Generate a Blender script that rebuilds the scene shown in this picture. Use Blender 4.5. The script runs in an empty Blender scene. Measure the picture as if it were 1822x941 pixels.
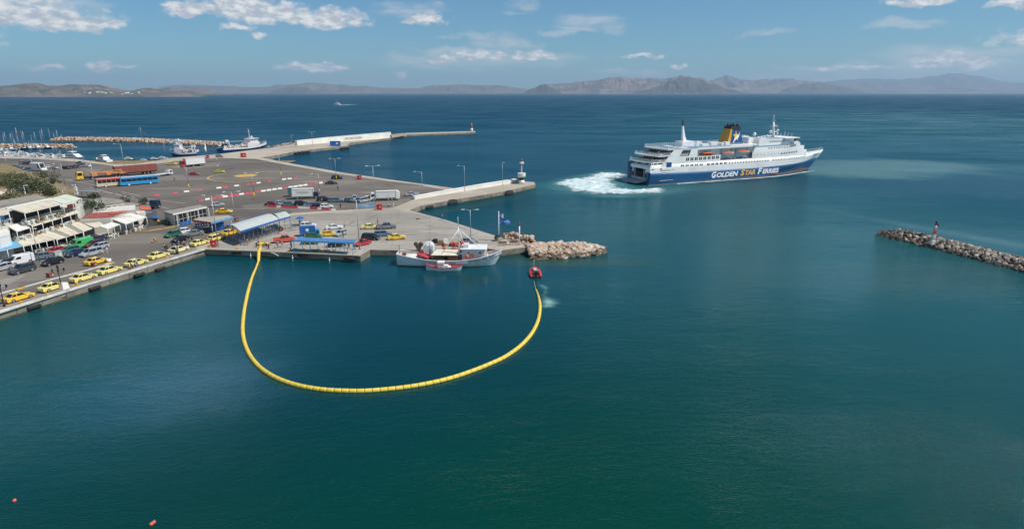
import bpy, bmesh, math, random
from mathutils import Vector, Matrix, noise as mnoise
R = math.radians
random.seed(7)
SC = bpy.context.scene
COL = SC.collection

# ---------------------------------------------------------------- camera
H = 36.0            # drone height above the sea
F = 1060.0          # focal length in photo pixels
CX, CY = 911.0, 470.5
HOR = 165.0
PITCH = math.atan((CY - HOR) / F)
cp, sp = math.cos(PITCH), math.sin(PITCH)
cam = bpy.data.cameras.new('camera'); camo = bpy.data.objects.new('camera', cam); COL.objects.link(camo)
camo.location = (0, 0, H); camo.rotation_euler = (math.pi / 2 - PITCH, 0, 0)
cam.sensor_width = 36; cam.lens = 36 * F / 1822; cam.clip_start = .5; cam.clip_end = 200000
SC.camera = camo

# ---------------------------------------------------------------- sun, sky, exposure
SUN_EL = 54.0
SUN_AZ = R(106)      # clockwise from straight ahead
SUN_DIR = Vector((math.sin(SUN_AZ) * math.cos(R(SUN_EL)), math.cos(SUN_AZ) * math.cos(R(SUN_EL)), math.sin(R(SUN_EL))))
sl = bpy.data.lights.new('sun', 'SUN'); sl.energy = 5.0; sl.angle = R(.5); sl.color = (1, .95, .87)
so = bpy.data.objects.new('sun', sl); COL.objects.link(so)
so.rotation_euler = (-SUN_DIR).to_track_quat('-Z', 'Y').to_euler()
SC.view_settings.view_transform = 'Standard'; SC.view_settings.look = 'None'
SC.view_settings.exposure = 0.0; SC.view_settings.gamma = 1.0
SC.cycles.max_bounces = 6; SC.cycles.volume_bounces = 0; SC.cycles.transparent_max_bounces = 12

class NT:
    """small helper that wires math nodes"""
    def __init__(s, tree): s.t = tree; s.n = tree.nodes; s.l = tree.links
    def new(s, typ, **kw):
        n = s.n.new(typ)
        for k, v in kw.items(): setattr(n, k, v)
        return n
    def put(s, sock, v):
        if isinstance(v, bpy.types.NodeSocket): s.l.new(v, sock)
        else: sock.default_value = v
    def m(s, op, a, b=None, c=None, clamp=False):
        n = s.new('ShaderNodeMath', operation=op); n.use_clamp = clamp
        s.put(n.inputs[0], a)
        if b is not None: s.put(n.inputs[1], b)
        if c is not None: s.put(n.inputs[2], c)
        return n.outputs[0]
    def mr(s, v, a, b, c=0., d=1., smooth=True):
        n = s.new('ShaderNodeMapRange'); n.interpolation_type = 'SMOOTHSTEP' if smooth else 'LINEAR'
        s.put(n.inputs[0], v)
        for i, x in enumerate((a, b, c, d)): n.inputs[i + 1].default_value = x
        return n.outputs[0]
    def mix(s, f, a, b, mode='MIX'):
        n = s.new('ShaderNodeMix', data_type='RGBA', blend_type=mode)
        s.put(n.inputs[0], f)
        for i, x in ((6, a), (7, b)):
            if isinstance(x, tuple) and len(x) == 3: x = (*x, 1)
            s.put(n.inputs[i], x)
        return n.outputs[2]
    def noise(s, vec, scale, detail=4., rough=.55, dist=0., dims='3D'):
        n = s.new('ShaderNodeTexNoise', noise_dimensions=dims)
        if vec is not None: s.l.new(vec, n.inputs['Vector'])
        n.inputs['Scale'].default_value = scale; n.inputs['Detail'].default_value = detail
        n.inputs['Roughness'].default_value = rough; n.inputs['Distortion'].default_value = dist
        return n.outputs[0]
    def mapping(s, vec, scale=(1, 1, 1), rot=(0, 0, 0), loc=(0, 0, 0)):
        n = s.new('ShaderNodeMapping'); s.l.new(vec, n.inputs[0])
        n.inputs['Location'].default_value = loc; n.inputs['Rotation'].default_value = rot; n.inputs['Scale'].default_value = scale
        return n.outputs[0]

def ray(px, py):
    return Vector(((px - CX), F * cp - (py - CY) * sp, -(F * sp + (py - CY) * cp)))
def azel(px, py):
    d = ray(px, py).normalized(); return math.atan2(d.x, d.y), math.asin(d.z)

world = bpy.data.worlds.new('World'); SC.world = world; world.use_nodes = True
W = NT(world.node_tree); W.n.clear()
sky = W.new('ShaderNodeTexSky', sky_type='NISHITA'); sky.sun_disc = False
sky.sun_elevation = R(SUN_EL); sky.sun_rotation = SUN_AZ; sky.altitude = 50; sky.air_density = 1.0; sky.dust_density = 0.25; sky.ozone_density = 4.0
SKY = W.mix(1.0, sky.outputs[0], (.50, .80, .93), 'MULTIPLY')
tc = W.new('ShaderNodeTexCoord').outputs['Generated']
sx = W.new('ShaderNodeSeparateXYZ'); W.l.new(tc, sx.inputs[0])
dx, dy, dz = sx.outputs
AZ = W.m('ARCTAN2', dx, dy); EL = W.m('ARCSINE', dz)
cmb = W.new('ShaderNodeCombineXYZ'); W.l.new(AZ, cmb.inputs[0]); W.l.new(EL, cmb.inputs[1])
AE = cmb.outputs[0]
warp = W.new('ShaderNodeTexNoise'); W.l.new(AE, warp.inputs['Vector']); warp.inputs['Scale'].default_value = 26; warp.inputs['Detail'].default_value = 5
wv = W.new('ShaderNodeVectorMath', operation='SUBTRACT'); W.l.new(warp.outputs['Color'], wv.inputs[0]); wv.inputs[1].default_value = (.5, .5, .5)
ws = W.new('ShaderNodeVectorMath', operation='MULTIPLY'); W.l.new(wv.outputs[0], ws.inputs[0]); ws.inputs[1].default_value = (.05, .03, 0)
wa = W.new('ShaderNodeVectorMath', operation='ADD'); W.l.new(AE, wa.inputs[0]); W.l.new(ws.outputs[0], wa.inputs[1])
sw = W.new('ShaderNodeSeparateXYZ'); W.l.new(wa.outputs[0], sw.inputs[0]); WAZ, WEL = sw.outputs[0], sw.outputs[1]
def blob(px, py, rx, ry, flat=1.0):
    a, e = azel(px, py); rx, ry = rx / 1090., ry / 1090.
    u = W.m('MULTIPLY', W.m('SUBTRACT', WAZ, a), 1 / rx)
    d = W.m('MULTIPLY', W.m('SUBTRACT', WEL, e), 1 / ry)
    if flat != 1.0: d = W.m('MULTIPLY', d, W.m('ADD', 1.0, W.m('MULTIPLY', W.m('LESS_THAN', d, 0.0), flat - 1)))
    return W.m('SUBTRACT', 1.0, W.m('ADD', W.m('MULTIPLY', u, u), W.m('MULTIPLY', d, d)))
def union(lst):
    o = lst[0]
    for x in lst[1:]: o = W.m('MAXIMUM', o, x)
    return o
# heaped clouds, flat underneath; the last four stand outside the frame (one is mirrored in the harbour water)
cum = [(20, 28, 95, 36, 1.8), (90, 38, 105, 28, 2.0), (185, 44, 42, 11, 1.6), (340, 17, 48, 17, 1.5), (430, 12, 60, 34, 1.5), (500, 30, 110, 24, 1.6), (585, 38, 78, 24, 1.7),
       (420, 50, 32, 9, 1.5), (458, 65, 11, 7, 1), (752, 36, 42, 13, 1.6), (176, 113, 22, 7, 1.5), (205, 121, 28, 4, 1), (558, 124, 72, 9, 1.8), (85, 121, 28, 4, 1), (715, 133, 12, 6, 1),
       (858, 104, 70, 14, 2), (950, 102, 58, 13, 2), (790, 108, 28, 9, 1.5), (1140, 100, 44, 7, 1.6), (1212, 115, 17, 4, 1), (1478, 124, 26, 5, 1), (1545, 121, 26, 4, 1), (1700, 114, 62, 17, 1.7), (1650, 118, 26, 8, 1.2),
       (1795, 8, 32, 10, 1.5), (1645, 3, 60, 10, 1.4), (-200, 60, 120, 30, 1.8), (2000, 60, 150, 26, 1.8), (-500, 20, 130, 34, 1.8)]
bl = [blob(*c) for c in cum]
def blob_ae(a, e, ra, re):
    u = W.m('MULTIPLY', W.m('SUBTRACT', WAZ, R(a)), 1 / R(ra)); d = W.m('MULTIPLY', W.m('SUBTRACT', WEL, R(e)), 1 / R(re))
    return W.m('SUBTRACT', 1.0, W.m('ADD', W.m('MULTIPLY', u, u), W.m('MULTIPLY', d, d)))
bl += [blob_ae(*c) for c in ((-30.5, 25.0, 6.0, 4.4), (-27, 31, 3.0, 2.0), (70, 30, 22, 7), (-100, 25, 25, 8), (150, 30, 30, 9), (-160, 22, 25, 8))]
f1 = W.noise(W.mapping(AE, (1, 1.5, 1)), 62, 6, .62)
cu = W.m('ADD', union(bl), W.m('MULTIPLY', W.m('SUBTRACT', f1, .5), 2.1))
cuD = W.mr(cu, -.05, .95)
# thin high streaks; the wide last one paints haze over the right horizon
wisps = [blob(*c) for c in ((1050, 40, 70, 20), (1020, 55, 70, 9), (840, 62, 60, 8), (900, 78, 70, 17), (830, 92, 130, 9), (850, 108, 210, 20), (720, 15, 70, 16), (925, 10, 40, 14), (1480, 125, 80, 10), (1700, 112, 160, 26), (1780, 95, 130, 12),
         (1130, 130, 70, 7), (1600, 45, 60, 8), (100, 2, 60, 8), (1350, 60, 60, 8), (1700, 145, 330, 34))]
f2 = W.noise(W.mapping(AE, (14, 60, 1), (0, 0, R(-12))), 1.0, 6, .66, .8)
wi = W.m('ADD', union(wisps), W.m('MULTIPLY', W.m('SUBTRACT', f2, .5), 3.2))
wiD = W.m('MULTIPLY', W.mr(wi, -.1, 1.5), .58)
shade = W.noise(W.mapping(AE, (1, 2.2, 1), loc=(.006, -.012, 0)), 55, 4, .6)
ccol = W.mix(W.mr(shade, .38, .64), (5.2, 5.6, 6.2), (9.6, 9.5, 9.2))
skc = W.mix(W.m('MULTIPLY', cuD, .98), W.mix(wiD, SKY, (7.0, 7.2, 7.4)), ccol)
above = W.mr(EL, .004, .02)
skc = W.mix(above, SKY, skc)
bg = W.new('ShaderNodeBackground'); W.l.new(skc, bg.inputs[0]); bg.inputs[1].default_value = .098
wo = W.new('ShaderNodeOutputWorld'); W.l.new(bg.outputs[0], wo.inputs[0])

# ---------------------------------------------------------------- projection helpers: a place in the photo -> a place in the world
G = 1.5             # height of the quay above the water
def P(px, py, z=G):
    d = ray(px, py); t = (H - z) / -d.z
    return Vector((d.x * t, d.y * t, z))
def PD(px, py, Y):
    d = ray(px, py); t = Y / d.y
    return Vector((d.x * t, Y, H + d.z * t))
def zof(base, py):
    """height of the point straight above ground point base that shows at row py"""
    k = -(F * sp + (py - CY) * cp) / (F * cp - (py - CY) * sp)
    return H + base.y * k
def hd(a, b, z=G):
    p, q = P(*a, z), P(*b, z); return math.atan2(q.y - p.y, q.x - p.x)

# ---------------------------------------------------------------- materials
MATS = {}
def mat(name, col, rough=.6, metal=0., var=.12, scale=1.5, bump=0., spec=.5, coat=0., alpha=1., dirt=None):
    if name in MATS: return MATS[name]
    m = bpy.data.materials.new(name); m.use_nodes = True; N = NT(m.node_tree)
    b = N.n['Principled BSDF']; b.inputs['Roughness'].default_value = rough; b.inputs['Metallic'].default_value = metal
    b.inputs['Specular IOR Level'].default_value = spec; b.inputs['Coat Weight'].default_value = coat; b.inputs['Alpha'].default_value = alpha
    oc = N.new('ShaderNodeTexCoord').outputs['Object']
    if var > 0:
        n = N.noise(oc, scale, 5, .6)
        lo = tuple(c * (1 - var) for c in col); hi = tuple(min(1, c * (1 + var)) for c in col)
        c = N.mix(N.mr(n, .3, .7), lo, hi)
        if dirt:
            n2 = N.noise(oc, scale * .35, 6, .7); c = N.mix(N.mr(n2, .52, .75), c, dirt)
        N.l.new(c, b.inputs['Base Color'])
    else: b.inputs['Base Color'].default_value = (*col, 1)
    if bump:
        bn = N.new('ShaderNodeBump'); bn.inputs['Strength'].default_value = bump; bn.inputs['Distance'].default_value = .1
        N.l.new(N.noise(oc, scale * 4, 5, .65), bn.inputs['Height']); N.l.new(bn.outputs[0], b.inputs['Normal'])
    MATS[name] = m; return m
def paint(name, col): return mat('paint_' + name, col, .32, 0, .05, 2, coat=.5)

# ---------------------------------------------------------------- mesh builder
class MB:
    def __init__(s): s.v = []; s.f = []; s.mi = []; s.k = 0; s.sm = []
    def _add(s, vs, fs, smooth=False):
        o = len(s.v); s.v += [tuple(x) for x in vs]; s.f += [tuple(i + o for i in f) for f in fs]; s.mi += [s.k] * len(fs); s.sm += [smooth] * len(fs)
    def box(s, c, d, rz=0., tilt=None):
        hx, hy, hz = d[0] / 2, d[1] / 2, d[2] / 2; ca, sa = math.cos(rz), math.sin(rz); vs = []
        for z in (-hz, hz):
            for x, y in ((-hx, -hy), (hx, -hy), (hx, hy), (-hx, hy)):
                vs.append((c[0] + x * ca - y * sa, c[1] + x * sa + y * ca, c[2] + z))
        s._add(vs, [(3, 2, 1, 0), (4, 5, 6, 7), (0, 1, 5, 4), (1, 2, 6, 5), (2, 3, 7, 6), (3, 0, 4, 7)]); return s
    def bb(s, x0, x1, y0, y1, z0, z1): return s.box(((x0 + x1) / 2, (y0 + y1) / 2, (z0 + z1) / 2), (abs(x1 - x0), abs(y1 - y0), abs(z1 - z0)))
    def loft(s, rings, caps=True, closed=True, smooth=False):
        n = len(rings[0]); vs = [p for r in rings for p in r]; fs = []
        for i in range(len(rings) - 1):
            for j in range(n if closed else n - 1):
                a = i * n + j; b = i * n + (j + 1) % n; fs.append((a, b, b + n, a + n))
        s._add(vs, fs, smooth)
        if caps and closed:
            o = len(s.v) - len(vs)
            for r, rev in ((0, True), (len(rings) - 1, False)):
                idx = [o + r * n + j for j in range(n)]
                s.f.append(tuple(reversed(idx)) if rev else tuple(idx)); s.mi.append(s.k); s.sm.append(False)
        return s
    def cyl(s, a, b, r0, r1=None, n=8, smooth=True, caps=True):
        a, b = Vector(a), Vector(b); r1 = r0 if r1 is None else r1
        d = (b - a).normalized(); u = d.orthogonal().normalized(); w = d.cross(u)
        ring = lambda c, r: [c + (u * math.cos(t) + w * math.sin(t)) * r for t in [2 * math.pi * i / n for i in range(n)]]
        return s.loft([ring(a, r0), ring(b, r1)], caps, True, smooth)
    def tube(s, pts, r, n=6, smooth=True):
        pts = [Vector(p) for p in pts]; rings = []
        for i, p in enumerate(pts):
            d = (pts[min(i + 1, len(pts) - 1)] - pts[max(i - 1, 0)]).normalized()
            u = d.cross(Vector((0, 0, 1))); u = u.normalized() if u.length > .05 else Vector((1, 0, 0)); w = u.cross(d)
            rr = r[i] if isinstance(r, (list, tuple)) else r
            rings.append([p + (u * math.cos(t) + w * math.sin(t)) * rr for t in [2 * math.pi * k / n for k in range(n)]])
        return s.loft(rings, True, True, smooth)
    def ball(s, c, r, n=8, m=5, sq=(1, 1, 1)):
        rings = []
        for i in range(m + 1):
            t = math.pi * (i + .001) / (m + .002); rings.append([(c[0] + sq[0] * r * math.sin(t) * math.cos(2 * math.pi * j / n), c[1] + sq[1] * r * math.sin(t) * math.sin(2 * math.pi * j / n), c[2] - sq[2] * r * math.cos(t)) for j in range(n)])
        return s.loft(rings, True, True, True)
    def prism(s, poly, z0, z1):
        """poly: xy list; z0/z1 numbers or lists per vertex"""
        n = len(poly); a = [z0] * n if not isinstance(z0, (list, tuple)) else z0; b = [z1] * n if not isinstance(z1, (list, tuple)) else z1
        ar = sum(poly[i][0] * poly[(i + 1) % n][1] - poly[(i + 1) % n][0] * poly[i][1] for i in range(n))
        idx = list(range(n)) if ar > 0 else list(reversed(range(n)))
        return s.loft([[(poly[i][0], poly[i][1], a[i]) for i in idx], [(poly[i][0], poly[i][1], b[i]) for i in idx]])
    def slab(s, pts, th):
        """a sheet through 3d points with thickness th downwards"""
        return s.prism([(p[0], p[1]) for p in pts], [p[2] - th for p in pts], [p[2] for p in pts])
    def face(s, pts): s._add(pts, [tuple(range(len(pts)))]); return s
    def bar(s, a, b, w, h=None):
        a, b = Vector(a), Vector(b); h = h or w; d = (b - a).normalized(); u = d.cross(Vector((0, 0, 1)))
        u = u.normalized() if u.length > .05 else Vector((1, 0, 0)); q = u.cross(d).normalized()
        r = lambda c: [c + u * (w / 2) * i + q * (h / 2) * j for i, j in ((-1, -1), (1, -1), (1, 1), (-1, 1))]
        return s.loft([r(a), r(b)])
    def mesh(s, name, mats):
        me = bpy.data.meshes.new(name); me.from_pydata([tuple(v) for v in s.v], [], s.f)
        for m in (mats if isinstance(mats, (list, tuple)) else [mats]): me.materials.append(m)
        me.polygons.foreach_set('material_index', s.mi); me.polygons.foreach_set('use_smooth', s.sm); me.update()
        return me

def link(name, me, parent=None, loc=None, rz=None):
    o = bpy.data.objects.new(name, me); COL.objects.link(o)
    if parent is not None: o.parent = parent
    if loc is not None: o.location = loc
    if rz is not None: o.rotation_euler = (0, 0, rz)
    return o
def obj(name, mb, mats, parent=None, loc=None, rz=None): return link(name, mb.mesh(name, mats), parent, loc, rz)
def tag(o, label, cat, group=None, kind=None):
    if label: o['label'] = label
    if cat: o['category'] = cat
    if group: o['group'] = group
    if kind: o['kind'] = kind
    return o
def thing(name, label, cat, loc=(0, 0, 0), rz=0., group=None):
    o = bpy.data.objects.new(name, None); COL.objects.link(o); o.location = loc; o.rotation_euler = (0, 0, rz); o.empty_display_size = .5
    return tag(o, label, cat, group)
def struct(name, mb, mats): o = obj(name, mb, mats); o['kind'] = 'structure'; return o
def copy_tree(o, parent=None):
    c = o.copy(); COL.objects.link(c)
    if parent is not None: c.parent = parent
    for ch in o.children: copy_tree(ch, c)
    return c
# ================================================================ the sea
def sea_material():
    m = bpy.data.materials.new('sea_water'); m.use_nodes = True; N = NT(m.node_tree); b = N.n['Principled BSDF']
    oc = N.new('ShaderNodeTexCoord').outputs['Object']
    sep = N.new('ShaderNodeSeparateXYZ'); N.l.new(oc, sep.inputs[0]); X, Y, _ = sep.outputs
    dist = N.m('SQRT', N.m('ADD', N.m('MULTIPLY', X, X), N.m('MULTIPLY', Y, Y)))
    far = N.mr(dist, 60, 900)
    def spot(c, rx, ry, soft=1.0, rot=0., wob=.5, sc=.03):
        n1 = N.new('ShaderNodeVectorMath', operation='SUBTRACT'); N.l.new(oc, n1.inputs[0]); n1.inputs[1].default_value = (c[0], c[1], 0)
        r1 = N.new('ShaderNodeVectorRotate', rotation_type='Z_AXIS'); N.l.new(n1.outputs[0], r1.inputs['Vector']); r1.inputs['Angle'].default_value = -rot
        n2 = N.new('ShaderNodeVectorMath', operation='MULTIPLY'); N.l.new(r1.outputs[0], n2.inputs[0]); n2.inputs[1].default_value = (1 / rx, 1 / ry, 0)
        n3 = N.new('ShaderNodeVectorMath', operation='LENGTH'); N.l.new(n2.outputs[0], n3.inputs[0])
        d = N.m('ADD', n3.outputs['Value'], N.m('MULTIPLY', N.m('SUBTRACT', N.noise(oc, sc, 5, .6), .5), wob * 2))
        return N.mr(d, 1.0 - soft * .6, 1.0 + soft * .4, 1, 0)
    r1 = P(1520, 520, 0); breeze_sheen = spot((r1.x + 22, r1.y + 45), 75, 100, 1.4, R(-10), .35, .012); r4 = P(1750, 260, 0); breeze_sheen = N.m('MAXIMUM', breeze_sheen, N.m('MULTIPLY', spot((r4.x + 160, r4.y + 300), 330, 620, 1.6, R(-20), .4, .004), .9)); r2 = P(60, 640, 0); br2 = spot((r2.x, r2.y + 8), 34, 44, 1.2, R(20), .3, .02); breeze_sheen = N.m('MAXIMUM', breeze_sheen, N.m('MULTIPLY', br2, .6))
    # body colour: blue-teal, green over the sand in the middle foreground, bluer further out
    teal = (.0002, .046, .062); green = (.0002, .037, .025); deep = (.0008, .040, .078); nearc = (.0002, .029, .032)
    c = N.mix(N.mr(dist, 60, 115), nearc, N.mix(N.mr(dist, 100, 330), teal, deep))
    g = P(980, 860, 0); gm = spot((g.x, g.y), 46, 30, 1.6, 0, .35, .03)
    g2 = P(1300, 640, 0); gm2 = N.m('MULTIPLY', spot((g2.x, g2.y), 60, 40, 1.6, 0, .4, .02), .6)
    c = N.mix(N.m('MAXIMUM', gm, gm2), c, green); bq = P(690, 570, 0); c = N.mix(N.m('MULTIPLY', spot((bq.x, bq.y), 34, 40, 1.2, 0, .3, .03), .55), c, (.0002, .030, .050))
    c = N.mix(N.m('MULTIPLY', breeze_sheen, .85), c, (.009, .074, .074))  # sky sheen, glitter and haze of the breezy water put into its body colour
    # shoals along the rocks and quay feet
    s1 = P(1010, 466, 0); c = N.mix(N.m('MULTIPLY', spot((s1.x, s1.y), 17, 3.2, 1.2, 0, .5, .15), .65), c, (.035, .075, .05))
    s2 = P(180, 500, 0); a2 = hd((0, 554), (365, 443)); c = N.mix(N.m('MULTIPLY', spot((s2.x, s2.y), 60, 3.4, 1.6, a2, .6, .12), .75), c, (.04, .085, .06))
    s3 = P(840, 366, 0); a3 = hd((749, 372), (950, 336)); c = N.mix(N.m('MULTIPLY', spot((s3.x, s3.y), 48, 3.5, 1.2, a3, .5, .12), .45), c, (.03, .07, .05))
    s4 = P(1700, 440, 0); a4 = hd((1562, 413), (1822, 465)); s4m = spot((s4.x + 14, s4.y + 7), 38, 3.6, 1.6, a4, .6, .05); c = N.mix(N.m('MULTIPLY', s4m, .28), c, (.13, .21, .22))  # smooth slick off the right-hand rocks, painted in as a paler colour
    # the pale turquoise churned streak ahead of the ferry and the milky wash behind the dinghy
    t1 = P(1590, 299, 0); tm = spot((t1.x - 6, t1.y), 60, 36, .9, R(5), .95, .02)
    c = N.mix(N.m('MULTIPLY', tm, .75), c, (.10, .19, .185))
    t2 = P(1085, 333, 0); tm2 = spot((t2.x + 4, t2.y), 40, 20, 1.3, R(5), .5, .05); c = N.mix(N.m('MULTIPLY', tm2, .45), c, (.03, .16, .17))
    st = N.noise(N.mapping(oc, (.0012, .008, 1)), 1, 4, .6)
    c = N.mix(N.m('MULTIPLY', N.mr(st, .35, .7), N.m('MULTIPLY', far, .55)), c, (.006, .052, .088))
    # calm water in the basin, breeze outside
    q = P(560, 560, 0); calm = spot((q.x + 8, q.y + 4), 50, 62, 1.0, 0, .35, .02)
    mar = P(150, 262, 0); calm2 = spot((mar.x, mar.y), 120, 130, .5, 0, .1, .02); calm = N.m('MAXIMUM', calm, calm2)
    gust = N.noise(N.mapping(oc, (.010, .022, 1), (0, 0, R(-15))), 1, 5, .62)
    gustm = N.mr(gust, .34, .66, .35, 1.15)
    amp = N.m('MULTIPLY', N.m('SUBTRACT', 1.0, N.m('MULTIPLY', calm, .80)), gustm)
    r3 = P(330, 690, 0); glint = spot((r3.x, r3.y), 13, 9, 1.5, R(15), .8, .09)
    amp = N.m('MULTIPLY', amp, N.m('SUBTRACT', N.m('ADD', N.m('ADD', 1.0, N.m('MULTIPLY', glint, .1)), breeze_sheen), N.m('MULTIPLY', tm, .5)))
    rough = N.m('ADD', .065, N.m('MULTIPLY', N.m('MULTIPLY', far, gustm), .30))
    w1 = N.noise(N.mapping(oc, (.9, 2.1, 1), (0, 0, R(-24))), .55, 4, .55, .4)
    w2 = N.noise(N.mapping(oc, (1, 2.4, 1), (0, 0, R(-30))), 2.2, 3, .55)
    w3 = N.noise(N.mapping(oc, (.8, 2.6, 1), (0, 0, R(-18))), .09, 2, .5)
    h = N.m('ADD', N.m('ADD', N.m('MULTIPLY', w1, .32), N.m('MULTIPLY', w2, .22)), N.m('MULTIPLY', w3, .35))
    h = N.m('MULTIPLY', h, amp)
    bn = N.new('ShaderNodeBump'); bn.inputs['Strength'].default_value = 1.0; bn.inputs['Distance'].default_value = .62
    N.l.new(h, bn.inputs['Height'])
    # rough water far off shows its wave faces, so its mirror stays well below that of a flat sheet
    fr = N.new('ShaderNodeFresnel'); fr.inputs['IOR'].default_value = 1.333; N.l.new(bn.outputs[0], fr.inputs['Normal'])
    k = N.m('MULTIPLY', N.m('ADD', .50, N.m('ADD', N.m('MULTIPLY', breeze_sheen, 1.0), N.m('ADD', N.m('MULTIPLY', glint, 1.9), N.m('MULTIPLY', calm, .35)))), N.m('SUBTRACT', 1.0, N.m('MULTIPLY', far, .45)))  # mirror strength painted up in the bright breezy and glint spots
    cap = N.m('ADD', N.m('SUBTRACT', .42, N.m('MULTIPLY', far, .27)), N.m('MULTIPLY', breeze_sheen, .20))
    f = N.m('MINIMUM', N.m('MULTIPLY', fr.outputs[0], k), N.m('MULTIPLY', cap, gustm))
    df = N.new('ShaderNodeBsdfDiffuse'); N.l.new(c, df.inputs['Color']); gl = N.new('ShaderNodeBsdfGlossy'); gl.inputs['Color'].default_value = (.74, .96, 1, 1); N.l.new(rough, gl.inputs['Roughness']); N.l.new(bn.outputs[0], gl.inputs['Normal'])
    ms = N.new('ShaderNodeMixShader'); N.l.new(f, ms.inputs[0]); N.l.new(df.outputs[0], ms.inputs[1]); N.l.new(gl.outputs[0], ms.inputs[2])
    N.n.remove(b); N.l.new(ms.outputs[0], N.n['Material Output'].inputs['Surface'])
    return m
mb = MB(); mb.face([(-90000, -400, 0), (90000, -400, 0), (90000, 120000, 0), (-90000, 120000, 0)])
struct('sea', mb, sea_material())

# ================================================================ far mountains and islands
def rock_mat(name, a, b_, c_, scale):
    m = bpy.data.materials.new(name); m.use_nodes = True; N = NT(m.node_tree); b = N.n['Principled BSDF']
    oc = N.new('ShaderNodeTexCoord').outputs['Object']
    n1 = N.noise(oc, scale, 6, .65, .5); n2 = N.noise(oc, scale * 4, 5, .7)
    c = N.mix(N.mr(n1, .4, .62), a, b_); c = N.mix(N.mr(n2, .5, .66), c, c_)
    N.l.new(c, b.inputs['Base Color']); b.inputs['Roughness'].default_value = .95
    return m
hillm = rock_mat('dry_hillside', (.085, .08, .06), (.17, .135, .11), (.04, .048, .032), .0016)
hilldark = rock_mat('scrub_hillside', (.050, .052, .038), (.10, .08, .06), (.035, .04, .028), .002)
hillm2 = rock_mat('dry_hillside_pink', (.22, .155, .12), (.075, .07, .055), (.045, .05, .036), .0013)
def terrain(prof, Y, depth, seed, m, name='mountains', jag=1.0):
    nx = 420; ny = 30; x0, x1 = prof[0][0], prof[-1][0]; mb = MB(); vs = []
    for j in range(ny + 1):
        t = j / ny
        for i in range(nx + 1):
            px = x0 + (x1 - x0) * i / nx
            k = 0
            while k < len(prof) - 2 and prof[k + 1][0] < px: k += 1
            (a, ya), (b, yb) = prof[k], prof[k + 1]; u = min(1, max(0, (px - a) / (b - a))); u = u * u * (3 - 2 * u); py = ya + (yb - ya) * u
            top = max(0., PD(px, py, Y + depth * .5).z); Yj = Y + depth * t
            wx = PD(px, HOR, Y + depth * .5).x * (1 + (t - .5) * depth / (Y + depth))
            s = math.sin(math.pi * t)
            n = mnoise.fractal(Vector((wx / 900 * 11000 / Y + seed, Yj / 900, seed)), 1., 2.1, 6)
            rid = 1 - abs(mnoise.fractal(Vector((wx / 420 * 11000 / Y + seed * 3, Yj / 1500, seed)), .8, 2.1, 6)) * 1.7
            sh = s ** .85
            z = top * (sh * (1.02) + (.26 * n - .60 * (1 - rid)) * math.sin(math.pi * t) * jag * (1 if t < .5 else .6) * (1 - .75 * sh ** 4)) 
            z += top * .10 * n * sh
            if j in (0, ny): z = -3
            vs.append((wx, Yj, max(z, -3)))
    fs = []
    for j in range(ny):
        for i in range(nx):
            a = j * (nx + 1) + i; fs.append((a, a + 1, a + nx + 2, a + nx + 1))
    mb._add(vs, fs, True)
    return struct(name, mb, m)
terrain([(1380, 168), (1400, 158), (1450, 149), (1500, 143), (1560, 142), (1620, 141), (1655, 137), (1690, 132), (1735, 137), (1800, 148), (1900, 150), (2100, 146), (2300, 160)], 24000, 6000, 5, hillm, 'mountains', .7)
terrain([(230, 168), (262, 162), (300, 154), (330, 151), (400, 154), (470, 156), (505, 152), (560, 148), (605, 150), (640, 153), (690, 157), (740, 157), (770, 153), (820, 151), (885, 151.5), (935, 158), (960, 168)], 17500, 4200, 2, hillm)
terrain([(1215, 168), (1240, 150), (1285, 139), (1335, 142), (1400, 142), (1445, 146), (1500, 154), (1560, 160), (1640, 160), (1700, 158), (1822, 161), (1960, 163)], 18500, 4200, 9, hillm2)
terrain([(925, 168.5), (945, 161), (970, 150.5), (1000, 148), (1012, 148), (1030, 142), (1060, 144), (1095, 138), (1130, 141), (1150, 141), (1180, 140), (1210, 137), (1240, 141), (1275, 150), (1310, 163), (1335, 169)], 14500, 3000, 4, hillm2)
terrain([(1118, 168.4), (1150, 160), (1178, 150), (1193, 142), (1208, 137.5), (1222, 139), (1240, 143), (1262, 149), (1295, 158), (1335, 168)], 12500, 1500, 14, hilldark)
terrain([(926, 168), (948, 158), (964, 151), (971, 150.5), (983, 157), (1000, 166)], 12800, 900, 15, hilldark); terrain([(1380, 166), (1405, 156), (1435, 149.5), (1462, 149), (1490, 154), (1530, 163), (1560, 168)], 17000, 1500, 16, hilldark)
terrain([(470, 168), (500, 158), (520, 153), (545, 155), (560, 163), (580, 168)], 15500, 1200, 17, hilldark)
terrain([(-400, 160), (-250, 150), (-120, 152), (0, 153), (45, 150), (70, 149), (95, 155), (130, 152), (175, 153), (205, 157), (235, 161), (262, 157), (290, 160), (330, 163), (352, 168), (362, 172)], 5200, 1500, 1, hillm)
terrain([(-400, 163), (-100, 165), (-30, 156), (20, 152), (60, 148.5), (90, 152), (150, 158), (230, 162), (300, 158), (350, 156), (420, 168)], 9500, 2500, 6, hillm2)
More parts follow.
